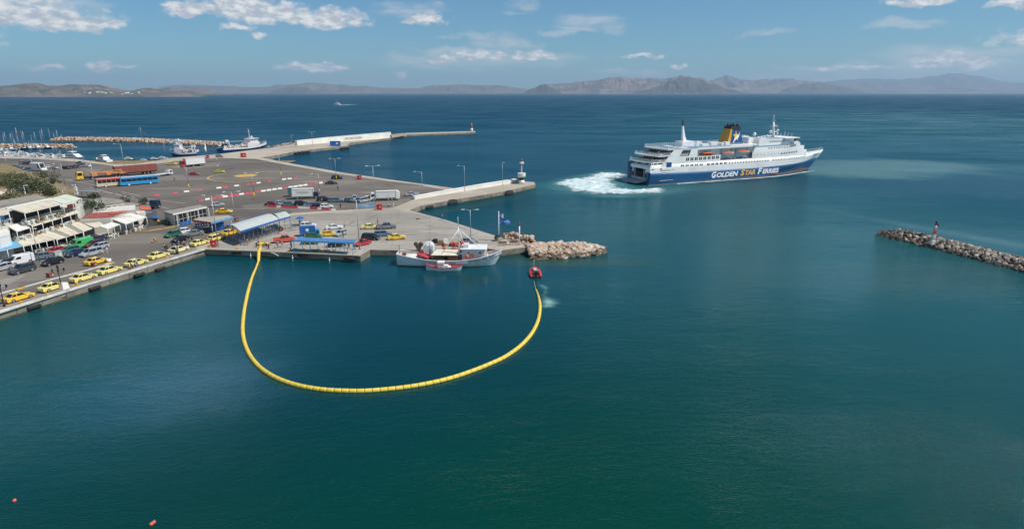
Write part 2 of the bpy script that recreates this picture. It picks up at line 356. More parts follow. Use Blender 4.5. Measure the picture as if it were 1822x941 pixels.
# white villages along the feet of the far hills
wv = mat('whitewash', (.78, .77, .74), .7, 0, .06)
for nm, lab, (xa, xb), py0, Y, cnt in (('coastal_village', 'white houses of the village scattered over the far left hillside', (130, 250), 0, 6950, 60), ('coastal_village', 'white houses at the foot of the dark pointed mountain', (1195, 1240), 0, 12450, 26), ('coastal_village', 'pale houses along the far shore in the middle', (780, 920), 0, 17560, 40)):
    mb = MB()
    for i in range(cnt):
        px = random.uniform(xa, xb); q = PD(px, HOR, (5350 if Y < 8000 else Y) + random.uniform(0, 140)); s = random.uniform(9, 22)
        mb.box((q.x, q.y, random.uniform(4, 40) if Y < 8000 else random.uniform(6, 22)), (s, s * .7, s * .5), random.uniform(0, 1))
    tag(obj(nm, mb, wv), lab, 'village', kind='stuff')

# ================================================================ quay ground
def ground_mat(name, base, dark, light, scale, rough=.9, joints=None, worn=False):
    m = bpy.data.materials.new(name); m.use_nodes = True; N = NT(m.node_tree); b = N.n['Principled BSDF']
    oc = N.new('ShaderNodeTexCoord').outputs['Object']
    n1 = N.noise(oc, scale, 6, .62, .3); n2 = N.noise(oc, scale * 7, 5, .7); n3 = N.noise(N.mapping(oc, (.15, 1, 1), (0, 0, R(-12))), scale * 3, 5, .6)
    c = N.mix(N.mr(n1, .38, .66), base, dark); c = N.mix(N.m('MULTIPLY', N.mr(n3, .55, .7), .6), c, light); c = N.mix(N.m('MULTIPLY', N.mr(n2, .35, .75), .5), c, tuple(x * .8 for x in base))
    n4 = N.noise(oc, scale * 2.3, 3, .5, 1.5); c = N.mix(N.m('MULTIPLY', N.mr(n4, .62, .70), .55), c, tuple(x * .55 for x in dark))
    if worn:
        vo = N.new('ShaderNodeTexVoronoi'); vo.feature = 'F1'; vo.distance = 'CHEBYCHEV'; N.l.new(N.mapping(oc, (.05, .11, 1), (0, 0, R(-14))), vo.inputs['Vector']); vo.inputs['Scale'].default_value = 1.0
        sv = N.new('ShaderNodeSeparateXYZ'); N.l.new(vo.outputs['Color'], sv.inputs[0]); c = N.mix(N.m('MULTIPLY', N.m('GREATER_THAN', sv.outputs[0], .68), .30), c, tuple(x * .62 for x in base)); c = N.mix(N.m('MULTIPLY', N.m('LESS_THAN', sv.outputs[1], .16), .28), c, light)
        tm_ = N.noise(N.mapping(oc, (.02, .8, 1), (0, 0, -hd((0, 554), (365, 443)))), 1.0, 4, .65, .6); c = N.mix(N.m('MULTIPLY', N.mr(tm_, .56, .72), .45), c, tuple(x * .5 for x in dark))
        tk = N.noise(N.mapping(oc, (.03, .5, 1), (0, 0, R(18))), 1.0, 4, .6, 1.2); c = N.mix(N.m('MULTIPLY', N.mr(tk, .60, .74), .4), c, light)
        ol = N.noise(oc, .55, 3, .5); c = N.mix(N.m('MULTIPLY', N.mr(ol, .70, .76), .6), c, tuple(x * .35 for x in dark))
    if joints:
        br = N.new('ShaderNodeTexBrick'); N.l.new(N.mapping(oc, (1, 1, 1), (0, 0, joints[1])), br.inputs['Vector']); br.inputs['Scale'].default_value = 1; br.offset = 0
        br.inputs['Brick Width'].default_value = joints[0]; br.inputs['Row Height'].default_value = joints[0]; br.inputs['Mortar Size'].default_value = .06
        br.inputs['Color1'].default_value = (1, 1, 1, 1); br.inputs['Color2'].default_value = (.9, .9, .9, 1); br.inputs['Mortar'].default_value = (.72, .70, .68, 1)
        c = N.mix(1.0, c, br.outputs[0], 'MULTIPLY')
    N.l.new(c, b.inputs['Base Color']); b.inputs['Roughness'].default_value = rough; b.inputs['Specular IOR Level'].default_value = .3
    bn = N.new('ShaderNodeBump'); bn.inputs['Strength'].default_value = .25; bn.inputs['Distance'].default_value = .03; N.l.new(n2, bn.inputs['Height']); N.l.new(bn.outputs[0], b.inputs['Normal'])
    return m
AQ = hd((0, 554), (365, 443))                 # direction of the taxi quay
concrete = ground_mat('quay_concrete', (.44, .385, .31), (.33, .285, .23), (.55, .49, .40), .03)
concrete_wall = ground_mat('quay_wall_concrete', (.26, .23, .185), (.14, .125, .10), (.38, .35, .29), .25)
asphalt = ground_mat('asphalt', (.168, .146, .124), (.10, .089, .078), (.30, .262, .222), .02, .88, None, True)
apron = ground_mat('worn_apron', (.37, .34, .295), (.27, .245, .215), (.48, .44, .38), .035, .9, (9, R(-8)), True)
lanem = ground_mat('taxi_lane', (.15, .135, .12), (.12, .11, .10), (.20, .18, .16), .06)
plank = ground_mat('quay_paving', (.29, .25, .215), (.225, .195, .165), (.36, .32, .27), .12)
LAND = [(-420, 681), (0, 554), (365, 443), (508, 448.4), (641, 454.5), (659, 444), (707, 445.3), (862, 441), (889, 445.5), (941, 439), (939, 433), (912, 427), (886, 421), (787, 389.3), (728, 374),
        (749, 366), (818, 353.5), (896, 341), (953, 328.2), (950, 324), (925, 322.5), (822, 338.3), (806, 334.6), (700, 320.5), (606, 306.6), (552, 296.7), (495, 287.2), (484, 284), (463, 280),
        (482, 278.6), (523, 270), (580, 263.3), (618, 259.5), (622, 254.8), (696, 245.4), (724, 239.8), (845, 235.6), (846, 233.6), (724, 236.8), (690, 240.5), (528, 253.5), (476, 263.5), (404, 272.5),
        (389, 274.4), (329, 279), (304, 281.5), (270, 287), (243, 292), (203, 292), (165, 287), (131, 282.5), (60, 280), (0, 277.5), (-420, 271)]
lp = [P(*q).xy for q in LAND]
# sloping foot on the quay walls so that they read as real blocks: the slab stands on the sea bed
mb = MB(); mb.prism([(p.x, p.y) for p in lp], -4, G - .02); mb.k = 1
quay = struct('quay', mb, concrete_wall)
def sheet(name, pts, z, m, th=None):
    mb = MB(); q = [P(*p, z) for p in pts]
    ar = sum(q[i].x * q[(i + 1) % len(q)].y - q[(i + 1) % len(q)].x * q[i].y for i in range(len(q)))
    mb.face(q if ar > 0 else list(reversed(q))); return struct(name, mb, m)
sheet('quay_surface', LAND, G, concrete)
# ================================================================ building kit: text, vehicles, people, posts, rocks, boats
def text_mesh(s, w, h, m, name='lettering', bold=.02, shear=0., th=.02):
    """lettering scaled to w x h in its own xy plane, lower left corner at the origin"""
    c = bpy.data.curves.new('t', 'FONT'); c.body = s; c.offset = bold; c.shear = shear; c.extrude = .01; c.resolution_u = 3
    o = bpy.data.objects.new('t', c); COL.objects.link(o); dg = bpy.context.evaluated_depsgraph_get(); me = bpy.data.meshes.new_from_object(o.evaluated_get(dg))
    bpy.data.objects.remove(o); xs = [v.co.x for v in me.vertices]; ys = [v.co.y for v in me.vertices]; x0, y0 = min(xs), min(ys); kx = w / (max(xs) - x0); ky = h / (max(ys) - y0)
    for v in me.vertices: v.co = ((v.co.x - x0) * kx, (v.co.y - y0) * ky, v.co.z * th / .01 * .5)
    me.materials.clear(); me.materials.append(m); me.name = name; return me

glass = mat('dark_glass', (.012, .016, .02), .08, 0, 0, spec=.7)
tyre = mat('tyre_rubber', (.018, .018, .018), .85, 0, .1)
rimm = mat('alloy_rim', (.45, .45, .46), .35, .6, 0)
lampm = mat('lamp_lens', (.75, .77, .78), .15, 0, 0)
redl = mat('tail_lens', (.35, .01, .01), .2, 0, 0)
black = mat('black_plastic', (.02, .02, .022), .5, 0, .1)
steel = mat('galvanised_steel', (.36, .37, .37), .45, .5, .1)
whitep = mat('white_paint', (.74, .74, .72), .45, 0, .07, .8, dirt=(.55, .52, .46))
redp = mat('red_paint', (.50, .03, .03), .5, 0, .1)
yellowp = mat('yellow_paint', (.62, .40, .04), .6, 0, .12, 1.2)
woodm = mat('wood', (.20, .12, .06), .7, 0, .2, 3)

C = {k: paint(k, v) for k, v in dict(taxi_cream=(.78, .66, .20), taxi_yellow=(.80, .50, .04), taxi_pale=(.82, .74, .40), black=(.012, .013, .016), charcoal=(.045, .05, .055), white=(.72, .73, .73),
     silver=(.36, .38, .40), red=(.48, .02, .025), maroon=(.13, .015, .03), green=(.02, .14, .06), van_green=(.05, .42, .12), navy=(.02, .035, .09), steel_blue=(.12, .18, .24), orange_red=(.58, .10, .045),
     lime=(.55, .60, .08), blue=(.02, .12, .38), grey=(.20, .21, .22), teal=(.05, .16, .17), sky=(.03, .27, .55), brown=(.22, .07, .05), cream=(.60, .50, .36)).items()}
# style: length width height | hood z, belt z | glass foot rear x, glass foot front x | roof rear x, roof front x | boot z
STY = dict(sedan=(4.65, 1.80, 1.45, .80, .93, -1.72, 1.02, -1.02, .22, .97), hatch=(4.0, 1.72, 1.48, .82, .95, -1.90, 1.02, -1.55, .22, 1.0), wagon=(4.7, 1.82, 1.55, .84, .98, -2.22, 1.08, -1.95, .28, 1.02),
           suv=(4.5, 1.86, 1.70, .98, 1.08, -2.15, 1.0, -1.88, .25, 1.1), coupe=(4.2, 1.75, 1.32, .76, .88, -1.75, .9, -.9, .02, .93), mpv=(4.5, 1.82, 1.66, .86, 1.0, -2.12, 1.35, -1.92, .5, 1.05))
def wheel_at(t, x, y, r=.32, w=.22, simple=False):
    mb = MB(); mb.cyl((0, -w / 2, 0), (0, w / 2, 0), r, n=14); o = obj_cached('wheel_%s_%s' % (r, w), mb, tyre, 'wheel', t, (x, y, r))
    s = 1 if y > 0 else -1
    rb = MB(); rb.cyl((0, -.02, 0), (0, .02, 0), r * .62, n=10); obj_cached('rim_%s' % r, rb, rimm, 'rim', o, (0, s * (w / 2 + .005), 0))
    return o
_mc = {}
def obj_cached(key, mb, m, name, parent, loc=(0, 0, 0), rz=0.):
    if key not in _mc: _mc[key] = mb.mesh(name, m)
    return link(name, _mc[key], parent, loc, rz)
def arc(xc, r, z0, n=6): return [(xc + r * math.cos(math.pi * (1 - i / n)), z0 + r * math.sin(math.pi * (1 - i / n))) for i in range(n + 1)]
def shell(mb, prof, hw, inset=.07, shrink=.05, zs=.6):
    """extrude a side profile across the width with rounded shoulders"""
    cx = sum(p[0] for p in prof) / len(prof)
    def ring(y, k):
        out = []
        for x, z in prof:
            f = k * max(0., min(1., (z - zs) / .3)); ex = k if abs(x) > max(abs(p[0]) for p in prof) - .35 else 0
            out.append((x - math.copysign(shrink * ex, x - cx), y, z - shrink * f))
        return out
    mb.loft([ring(hw, 1), ring(hw - inset, 0), ring(-hw + inset, 0), ring(-hw, 1)])
_cars = {}
def make_car(style, col, taxi=False):
    L, Wd, Hh, hz, bz, gr, gf, rr, rf, tz = STY[style]; r = .32 if style != 'suv' else .36
    t = bpy.data.objects.new('parked_car', None); COL.objects.link(t)
    xr, xf = -L * .29, L * .31; h2 = L / 2
    pr = [(-h2 + .08, .26)] + arc(xr, r + .06, .26) + arc(xf, r + .06, .26) + [(h2 - .1, .26), (h2, .42), (h2 - .02, .60), (h2 - .16, hz - .08), (h2 - .6, hz), (gf, bz), (gr, tz), (-h2 + .1, tz - .02 if style in ('sedan', 'coupe') else bz), (-h2, .75), (-h2 + .01, .42)]
    if style not in ('sedan', 'coupe'): pr = [p for p in pr if p[0] != gr or p[1] != tz]
    mb = MB(); shell(mb, pr, Wd / 2)
    for s in (1, -1): mb.box((gf - .25, s * (Wd / 2 + .06), bz + .02), (.16, .16, .12))
    obj('body', mb, C[col], t)
    # glasshouse
    hb, ht = Wd / 2 - .09, Wd / 2 - .27
    mb = MB(); mb.loft([[(gr, -hb, bz - .06), (gf, -hb, bz - .06), (gf, hb, bz - .06), (gr, hb, bz - .06)], [(rr, -ht, Hh - .05), (rf, -ht, Hh - .05), (rf, ht, Hh - .05), (rr, ht, Hh - .05)]])
    obj('windows', mb, glass, t)
    mb = MB(); e = .03
    mb.loft([[(rr - e, -ht - e, Hh - .07), (rf + e, -ht - e, Hh - .07), (rf + e, ht + e, Hh - .07), (rr - e, ht + e, Hh - .07)], [(rr + .08, -ht + .1, Hh), (rf - .12, -ht + .1, Hh), (rf - .12, ht - .1, Hh), (rr + .08, ht - .1, Hh)]])
    for s in (1, -1):
        for (xa, xb) in ((gr, rr), (gf, rf)) + (((gr + gf) / 2 - .25, (rr + rf) / 2 - .2),):
            mb.bar((xa, s * (hb + .005), bz - .05), (xb, s * (ht + .015), Hh - .05), .09, .05)
    obj('roof', mb, C[col], t)
    for x in (xr, xf):
        for s in (1, -1): wheel_at(t, x, s * (Wd / 2 - .115), r)
    for s in (1, -1):
        mb = MB(); mb.box((0, 0, 0), (.14, .36, .15)); obj_cached('hl', mb, lampm, 'headlight', t, (h2 - .10, s * (Wd / 2 - .26), .64))
        mb = MB(); mb.box((0, 0, 0), (.08, .30, .16)); obj_cached('tl', mb, redl, 'taillight', t, (-h2 + .03, s * (Wd / 2 - .22), .78))
    mb = MB(); mb.box((0, 0, 0), (.03, .5, .12)); obj_cached('pl', mb, whitep, 'number_plate', t, (-h2 - .002, 0, .52))
    if taxi:
        mb = MB(); mb.box((0, 0, 0), (.18, .5, .14)); obj_cached('ts', mb, whitep, 'taxi_sign', t, ((rr + rf) / 2 + .2, 0, Hh + .06))
    return t
def place(t, name, label, cat, px, py, ang, group=None, s=1., z=G):
    t.name = name; tag(t, label, cat, group); q = P(px, py, z); t.location = q; t.rotation_euler = (0, 0, ang); t.scale = (s, s, s); return t
def car(style, col, px, py, ang, label, group=None, s=1., name='parked_car'):
    taxi = col.startswith('taxi'); k = (style, col, taxi)
    if k not in _cars: _cars[k] = t = make_car(style, col, taxi)
    else: t = copy_tree(_cars[k])
    return place(t, 'taxi' if taxi else name, label, 'taxi' if taxi else 'car', px, py, ang, group, s)

def pickup(col, px, py, ang, label, covered=False):
    t = bpy.data.objects.new('pickup_truck', None); COL.objects.link(t); L, Wd = 5.1, 1.85; h2 = L / 2; r = .38; xr, xf = -1.5, 1.6
    pr = [(-h2, .35)] + arc(xr, .45, .35) + arc(xf, .45, .35) + [(h2 - .05, .35), (h2, .6), (h2 - .1, 1.0), (1.3, 1.1), (-.75, 1.1), (-.75, .8), (-h2, .8)]
    mb = MB(); shell(mb, pr, Wd / 2, zs=.95); obj('body', mb, C[col], t)
    mb = MB()
    for s in (1, -1): mb.bb(-h2, -.72, s * Wd / 2 - s * .08, s * Wd / 2, .8, 1.12)
    mb.bb(-h2, -h2 + .07, -Wd / 2 + .08, Wd / 2 - .08, .8, 1.12); obj('cargo_bed', mb, C[col], t)
    mb = MB(); mb.loft([[(-.75, -.82, 1.05), (1.25, -.82, 1.05), (1.25, .82, 1.05), (-.75, .82, 1.05)], [(-.55, -.66, 1.68), (.55, -.66, 1.68), (.55, .66, 1.68), (-.55, .66, 1.68)]]); obj('windows', mb, glass, t)
    mb = MB(); mb.bb(-.58, .55, -.68, .68, 1.67, 1.74)
    for s in (1, -1):
        for a, b in ((-.76, -.56), (1.25, .55), (.2, .1)): mb.bar((a, s * .83, 1.06), (b, s * .67, 1.68), .09, .05)
    obj('roof', mb, C[col], t)
    for x in (xr, xf):
        for s in (1, -1): wheel_at(t, x, s * .81, r)
    for s in (1, -1):
        mb = MB(); mb.box((0, 0, 0), (.14, .36, .15)); obj_cached('hl', mb, lampm, 'headlight', t, (h2 - .08, s * .7, .82))
        obj_cached('tl', mb, redl, 'taillight', t, (-h2 + .01, s * .78, .8))
    return place(t, 'pickup_truck', label, 'pickup truck', px, py, ang)
def van(col, px, py, ang, label, L=4.9, Hh=2.0, s=1., side_glass=False):
    t = bpy.data.objects.new('van', None); COL.objects.link(t); Wd = 1.9; h2 = L / 2; xr, xf = -L * .29, L * .31
    pr = [(-h2, .35)] + arc(xr, .4, .3) + arc(xf, .4, .3) + [(h2 - .06, .3), (h2, .7), (h2 - .15, 1.0), (h2 - .75, 1.2), (h2 - 1.35, Hh - .05), (h2 - 1.8, Hh), (-h2 + .15, Hh), (-h2, Hh - .2)]
    mb = MB(); shell(mb, pr, Wd / 2, .12, .08, Hh - .4); obj('body', mb, C[col], t)
    mb = MB(); mb.face([(h2 - .74, -.8, 1.26), (h2 - .74, .8, 1.26), (h2 - 1.28, .74, Hh - .14), (h2 - 1.28, -.74, Hh - .14)]); o = obj('windscreen', mb, glass, t); o.location = (.03, 0, .02)
    for s2 in (1, -1):
        y = s2 * (Wd / 2 + .008); x1 = -h2 + .3 if side_glass else h2 - 2.15; pts = [(x1, y, 1.2), (h2 - 1.0, y, 1.2), (h2 - 1.5, y, Hh - .3), (x1, y, Hh - .3)]
        mb = MB(); mb.face(pts if s2 < 0 else pts[::-1]); obj('side_window', mb, glass, t)
    for x in (xr, xf):
        for s2 in (1, -1): wheel_at(t, x, s2 * .84, .33)
    for s2 in (1, -1):
        mb = MB(); mb.box((0, 0, 0), (.14, .36, .15)); obj_cached('hl', mb, lampm, 'headlight', t, (h2 - .12, s2 * .68, .78)); obj_cached('tl', mb, redl, 'taillight', t, (-h2 + .01, s2 * .8, .9))
    return place(t, 'van', label, 'van', px, py, ang, None, s)
def cab(t, x0, x1, w, h, col, z0=.55):
    mb = MB(); pr = [(x0, z0), (x1 - .05, z0), (x1, z0 + .5), (x1 - .03, h * .55), (x1 - .35, h - .05), (x1 - .6, h), (x0, h)]
    shell(mb, pr, w / 2, .1, .05, h - .4); o = obj('cab', mb, C[col], t)
    mb = MB(); mb.face([(x1 + .01, -w / 2 + .15, h * .56), (x1 + .01, w / 2 - .15, h * .56), (x1 - .30, w / 2 - .2, h - .1), (x1 - .30, -w / 2 + .2, h - .1)]); g = obj('windscreen', mb, glass, o); g.location = (.02, 0, .015)
    for s in (1, -1):
        y = s * (w / 2 + .008); pts = [(x0 + .3, y, h * .55), (x1 - .25, y, h * .55), (x1 - .5, y, h - .35), (x0 + .3, y, h - .35)]; mb = MB(); mb.face(pts if s < 0 else pts[::-1]); obj('side_window', mb, glass, o)
        mb = MB(); mb.box((0, 0, 0), (.1, .4, .2)); obj_cached('tlp', mb, lampm, 'headlight', o, (x1, s * (w / 2 - .35), z0 + .25))
    return o
def truck(name, px, py, ang, label, cabcol, L, boxcol=None, boxh=2.6, bed='box', cabl=1.9, w=2.4, s=1., axles=(-.32, -.2), text=None, deckz=1.1, hcab=2.6, cat='truck', edge=None):
    t = bpy.data.objects.new(name, None); COL.objects.link(t); h2 = L / 2; xb = h2 - cabl
    mb = MB(); mb.bb(-h2 + .1, h2 - .4, -.45, .45, .6, .95); mb.bb(-h2 + .2, xb - .4, -w / 2 + .15, w / 2 - .15, .75, .9); obj('chassis', mb, black, t)
    cab(t, xb + .1, h2, w - .1, hcab, cabcol)
    if bed == 'box':
        mb = MB(); mb.bb(-h2, xb, -w / 2, w / 2, deckz, deckz + boxh); bo = obj('cargo_box', mb, boxcol, t)
        mb = MB()
        for sx in (-h2 + .03, xb - .03):
            for sy in (-1, 1): mb.bb(sx - .06, sx + .06, sy * (w / 2 + .02) - .05, sy * (w / 2 + .02) + .05, deckz, deckz + boxh + .02)
        for sy in (-1, 1):
            for zz in (deckz + .05, deckz + boxh): mb.bb(-h2 + .04, xb - .04, sy * (w / 2 + .015) - .04, sy * (w / 2 + .015) + .04, zz - .06, zz + .03)
        obj('box_frame', mb, edge or steel, bo)
        if text:
            me = text_mesh(*text[0]); o = link('lettering', me, bo, (-h2 + text[1], -w / 2 - .03, deckz + text[2])); o.rotation_euler = (math.pi / 2, 0, 0)
    elif bed == 'flat':
        mb = MB(); mb.bb(-h2, xb - .1, -w / 2, w / 2, deckz, deckz + .14)
        obj('flat_bed', mb, boxcol, t); mb = MB(); mb.bb(xb - .2, xb - .05, -w / 2, w / 2, deckz + .14, deckz + 1.3); obj('headboard', mb, boxcol, t)
    for x in [h2 - cabl * .55] + [L * a for a in axles]:
        for sy in (1, -1): wheel_at(t, x, sy * (w / 2 - .18), .5, .32)
    return place(t, name, label, cat, px, py, ang, None, s)
def bus(px, py, ang, label, col, roofcol, L=12., lower=None):
    t = bpy.data.objects.new('bus', None); COL.objects.link(t); w, h = 2.55, 3.3; h2 = L / 2
    pr = [(-h2 + .05, .4)] + arc(-h2 + 3.0, .55, .4) + arc(h2 - 2.9, .55, .4) + [(h2 - .05, .4), (h2 + .02, 1.2), (h2 - .22, h - .35), (h2 - .55, h), (-h2 + .25, h), (-h2, h - .3)]
    mb = MB(); shell(mb, pr, w / 2, .16, .1, h - .4); b = obj('body', mb, C[lower or col], t)
    mb = MB(); mb.bb(-h2 + .35, h2 - .7, -w / 2 + .22, w / 2 - .22, h - .01, h + .06); obj('roof', mb, C[roofcol], t)
    if lower:
        for s in (1, -1):
            mb = MB(); mb.bb(-h2 + .08, h2 - .25, s * w / 2, s * (w / 2 + .02), h - .62, h - .12); obj('side_band', mb, C[col], t)
    n = 7; x0, x1 = -h2 + .35, h2 - .45
    for s in (1, -1):
        for i in range(n):
            a = x0 + (x1 - x0) * i / n + .05; e = x0 + (x1 - x0) * (i + 1) / n - .05; mb = MB(); mb.bb(a, e, s * (w / 2 + .004), s * (w / 2 + .024), 1.65, h - .62); obj('side_window', mb, glass, t)
    mb = MB(); mb.face([(h2 + .02, -w / 2 + .15, 1.3), (h2 + .02, w / 2 - .15, 1.3), (h2 - .2, w / 2 - .2, h - .4), (h2 - .2, -w / 2 + .2, h - .4)]); o = obj('windscreen', mb, glass, t); o.location = (.03, 0, 0)
    mb = MB(); mb.bb(-h2 - .015, -h2 + .02, -w / 2 + .35, w / 2 - .35, 1.9, h - .6); obj('rear_window', mb, glass, t)
    for x in (-h2 + 3.0, h2 - 2.9):
        for s in (1, -1):
            mb = MB(); mb.cyl((0, -.15, 0), (0, .15, 0), .5, n=14); o = obj_cached('bw', mb, tyre, 'wheel', t, (x, s * (w / 2 - .15), .5)); mb = MB(); mb.cyl((0, -.02, 0), (0, .02, 0), .34, n=12); obj_cached('bwr', mb, whitep, 'rim', o, (0, s * .16, 0))
    for s in (1, -1):
        mb = MB(); mb.bar((h2 - .1, s * (w / 2 - .1), h - .5), (h2 + .3, s * (w / 2 + .15), h - .9), .08, .3); obj('mirror', mb, black, t)
        mb = MB(); mb.box((0, 0, 0), (.14, .36, .18)); obj_cached('bhl', mb, lampm, 'headlight', t, (h2 + .0, s * .95, .8))
    return place(t, 'bus', label, 'bus', px, py, ang)

# ---- people: one skinned body mesh per pose, clothes as close-fitting shells
skinm = mat('skin', (.42, .25, .17), .6, 0, .05); hairm = mat('hair', (.03, .022, .018), .7, 0, 0)
def body_mesh(key, J, E, cut=None):
    me = bpy.data.meshes.new(key); names = list(J); me.from_pydata([J[n][:3] for n in names], [(names.index(a), names.index(b)) for a, b in E], [])
    o = bpy.data.objects.new('tmp', me); COL.objects.link(o); o.modifiers.new('s', 'SKIN')
    if not me.skin_vertices: bpy.context.view_layer.update()
    sv = me.skin_vertices[0].data if me.skin_vertices else None
    if sv is None:
        bm = bmesh.new(); bm.from_mesh(me); lay = bm.verts.layers.skin.verify()
        bm.verts.ensure_lookup_table()
        for i, n in enumerate(names): bm.verts[i][lay].radius = (J[n][3], J[n][3]); bm.verts[i][lay].use_root = (i == 0)
        bm.to_mesh(me); bm.free()
    else:
        for i, n in enumerate(names): sv[i].radius = (J[n][3], J[n][3]); sv[i].use_root = (i == 0)
    sub = o.modifiers.new('u', 'SUBSURF'); sub.levels = 1; sub.render_levels = 1
    dg = bpy.context.evaluated_depsgraph_get(); out = bpy.data.meshes.new_from_object(o.evaluated_get(dg)); bpy.data.objects.remove(o); out.name = key
    for p in out.polygons: p.use_smooth = True
    return out
def pose(kind):
    J = dict(pelvis=(0, 0, .95, .14), chest=(0, 0, 1.28, .15), neck=(0, 0, 1.47, .06), head=(0.02, 0, 1.60, .105), crown=(0.02, 0, 1.70, .08),
             shL=(0, .19, 1.40, .065), shR=(0, -.19, 1.40, .065), elL=(-.02, .25, 1.13, .045), elR=(-.02, -.25, 1.13, .045), haL=(.07, .26, .90, .035), haR=(.07, -.26, .90, .035), fL=(.10, .26, .80, .03), fR=(.10, -.26, .80, .03),
             hiL=(0, .10, .88, .10), hiR=(0, -.10, .88, .10), knL=(.03, .11, .50, .06), knR=(.03, -.11, .50, .06), anL=(0, .11, .09, .045), anR=(0, -.11, .09, .045), toL=(.17, .12, .04, .04), toR=(.17, -.12, .04, .04))
    if kind == 'walk': J.update(knL=(.18, .10, .50, .06), anL=(.20, .10, .10, .045), toL=(.36, .10, .05, .04), knR=(-.02, -.10, .50, .06), anR=(-.28, -.10, .13, .045), toR=(-.13, -.10, .04, .04), elL=(-.10, .25, 1.14, .045), haL=(-.12, .26, .92, .035), fL=(-.10, .26, .83, .03), elR=(.10, -.25, 1.15, .045), haR=(.24, -.24, .98, .035), fR=(.30, -.24, .9, .03))
    if kind == 'bend': J.update(chest=(.30, 0, 1.12, .15), neck=(.44, 0, 1.20, .06), head=(.56, 0, 1.24, .105), crown=(.64, 0, 1.28, .08), shL=(.36, .19, 1.18, .065), shR=(.36, -.19, 1.18, .065), elL=(.44, .22, .90, .045), elR=(.44, -.22, .90, .045), haL=(.58, .16, .72, .035), haR=(.58, -.16, .72, .035), fL=(.64, .14, .64, .03), fR=(.64, -.14, .64, .03))
    if kind == 'sit': J.update(pelvis=(0, 0, .55, .14), chest=(.03, 0, .88, .15), neck=(.05, 0, 1.07, .06), head=(.07, 0, 1.2, .105), crown=(.07, 0, 1.3, .08), shL=(.04, .19, 1.0, .065), shR=(.04, -.19, 1.0, .065), elL=(.12, .25, .76, .045), elR=(.12, -.25, .76, .045), haL=(.34, .2, .72, .035), haR=(.34, -.2, .72, .035), fL=(.42, .18, .70, .03), fR=(.42, -.18, .70, .03),
                              hiL=(.05, .10, .52, .10), hiR=(.05, -.10, .52, .10), knL=(.45, .13, .50, .06), knR=(.45, -.13, .50, .06), anL=(.48, .13, .09, .045), anR=(.48, -.13, .09, .045), toL=(.64, .13, .05, .04), toR=(.64, -.13, .05, .04))
    return J
EB = [('pelvis', 'chest'), ('chest', 'neck'), ('neck', 'head'), ('head', 'crown'), ('chest', 'shL'), ('chest', 'shR'), ('shL', 'elL'), ('elL', 'haL'), ('haL', 'fL'), ('shR', 'elR'), ('elR', 'haR'), ('haR', 'fR'),
      ('pelvis', 'hiL'), ('hiL', 'knL'), ('knL', 'anL'), ('anL', 'toL'), ('pelvis', 'hiR'), ('hiR', 'knR'), ('knR', 'anR'), ('anR', 'toR')]
_body = {}
CL = {k: mat('cloth_' + k, v, .85, 0, .12, 8) for k, v in dict(white=(.7, .7, .68), yellow=(.70, .58, .10), blue=(.05, .14, .40), teal=(.05, .32, .36), navy=(.02, .03, .07), black=(.02, .02, .022), red=(.45, .04, .04), grey=(.2, .2, .2), lilac=(.45, .42, .6), orange=(.7, .2, .04), cream=(.55, .48, .36)).items()}
def person(px, py, kind, ang, shirt, trousers, label, s=1., loc=None, group=None):
    if kind not in _body:
        J = pose(kind); full = body_mesh('body', J, EB)
        up = [e for e in EB if e[0] in ('pelvis', 'chest') and e[1] in ('chest', 'shL', 'shR') or e in (('shL', 'elL'), ('shR', 'elR'))]; dn = [e for e in EB if e[0] in ('pelvis', 'hiL', 'hiR', 'knL', 'knR') and e[1][:2] in ('hi', 'kn', 'an')]
        sub = lambda ed, g: {n: (*J[n][:3], J[n][3] + g) for n in J if any(n in e for e in ed)}
        _body[kind] = (full, body_mesh('shirt', sub(up, .02), up), body_mesh('trousers', sub(dn, .018), dn), J)
    full, sh, tr, J = _body[kind]
    t = link('person', full.copy()); t.data.materials.append(skinm)
    for nm, me, m in (('shirt', sh, CL[shirt]), ('trousers', tr, CL[trousers])): c = me.copy(); c.materials.append(m); link(nm, c, t)
    mb = MB(); c = J['crown']; hd_ = J['head']; mb.ball((c[0] - .03, 0, c[2] - .045), .112, 8, 5, (1.05, .95, .8)); obj('hair', mb, hairm, t)
    tag(t, label, 'person', group); t.location = loc if loc is not None else P(px, py); t.rotation_euler = (0, 0, ang); t.scale = (s, s, s); return t

# ---- street furniture
def lamp_post(bx, by, tx, ty, label, arms=((1.6, 0),), yellow=0., ang=0., w=.09, armm=None, group='lamp posts of the port'):
    b = P(bx, by); h = max(4., zof(b, ty) - G); t = thing('street_lamp', label, 'street lamp', b, ang, group)
    mb = MB(); mb.cyl((0, 0, yellow), (0, 0, h), w * 1.2, w * .62, 8); mb.box((0, 0, .06), (.5, .5, .12)); obj('pole', mb, steel, t)
    if yellow: mb = MB(); mb.cyl((0, 0, .1), (0, 0, yellow), w * 1.9, w * 1.9, 8); obj('yellow_sleeve', mb, yellowp, t)
    for (r, a) in arms:
        d = Vector((math.cos(R(a)), math.sin(R(a)), 0)); mb = MB(); mb.tube([Vector((0, 0, h - .3)), d * r * .5 + Vector((0, 0, h - .05)), d * r + Vector((0, 0, h))], .05, 6); o = obj('arm', mb, steel, t)
        mb = MB(); q = d * (r + .35) + Vector((0, 0, h)); mb.box(q, (.8, .32, .14), R(a)); obj('lamp_head', mb, armm or whitep, o)
    return t
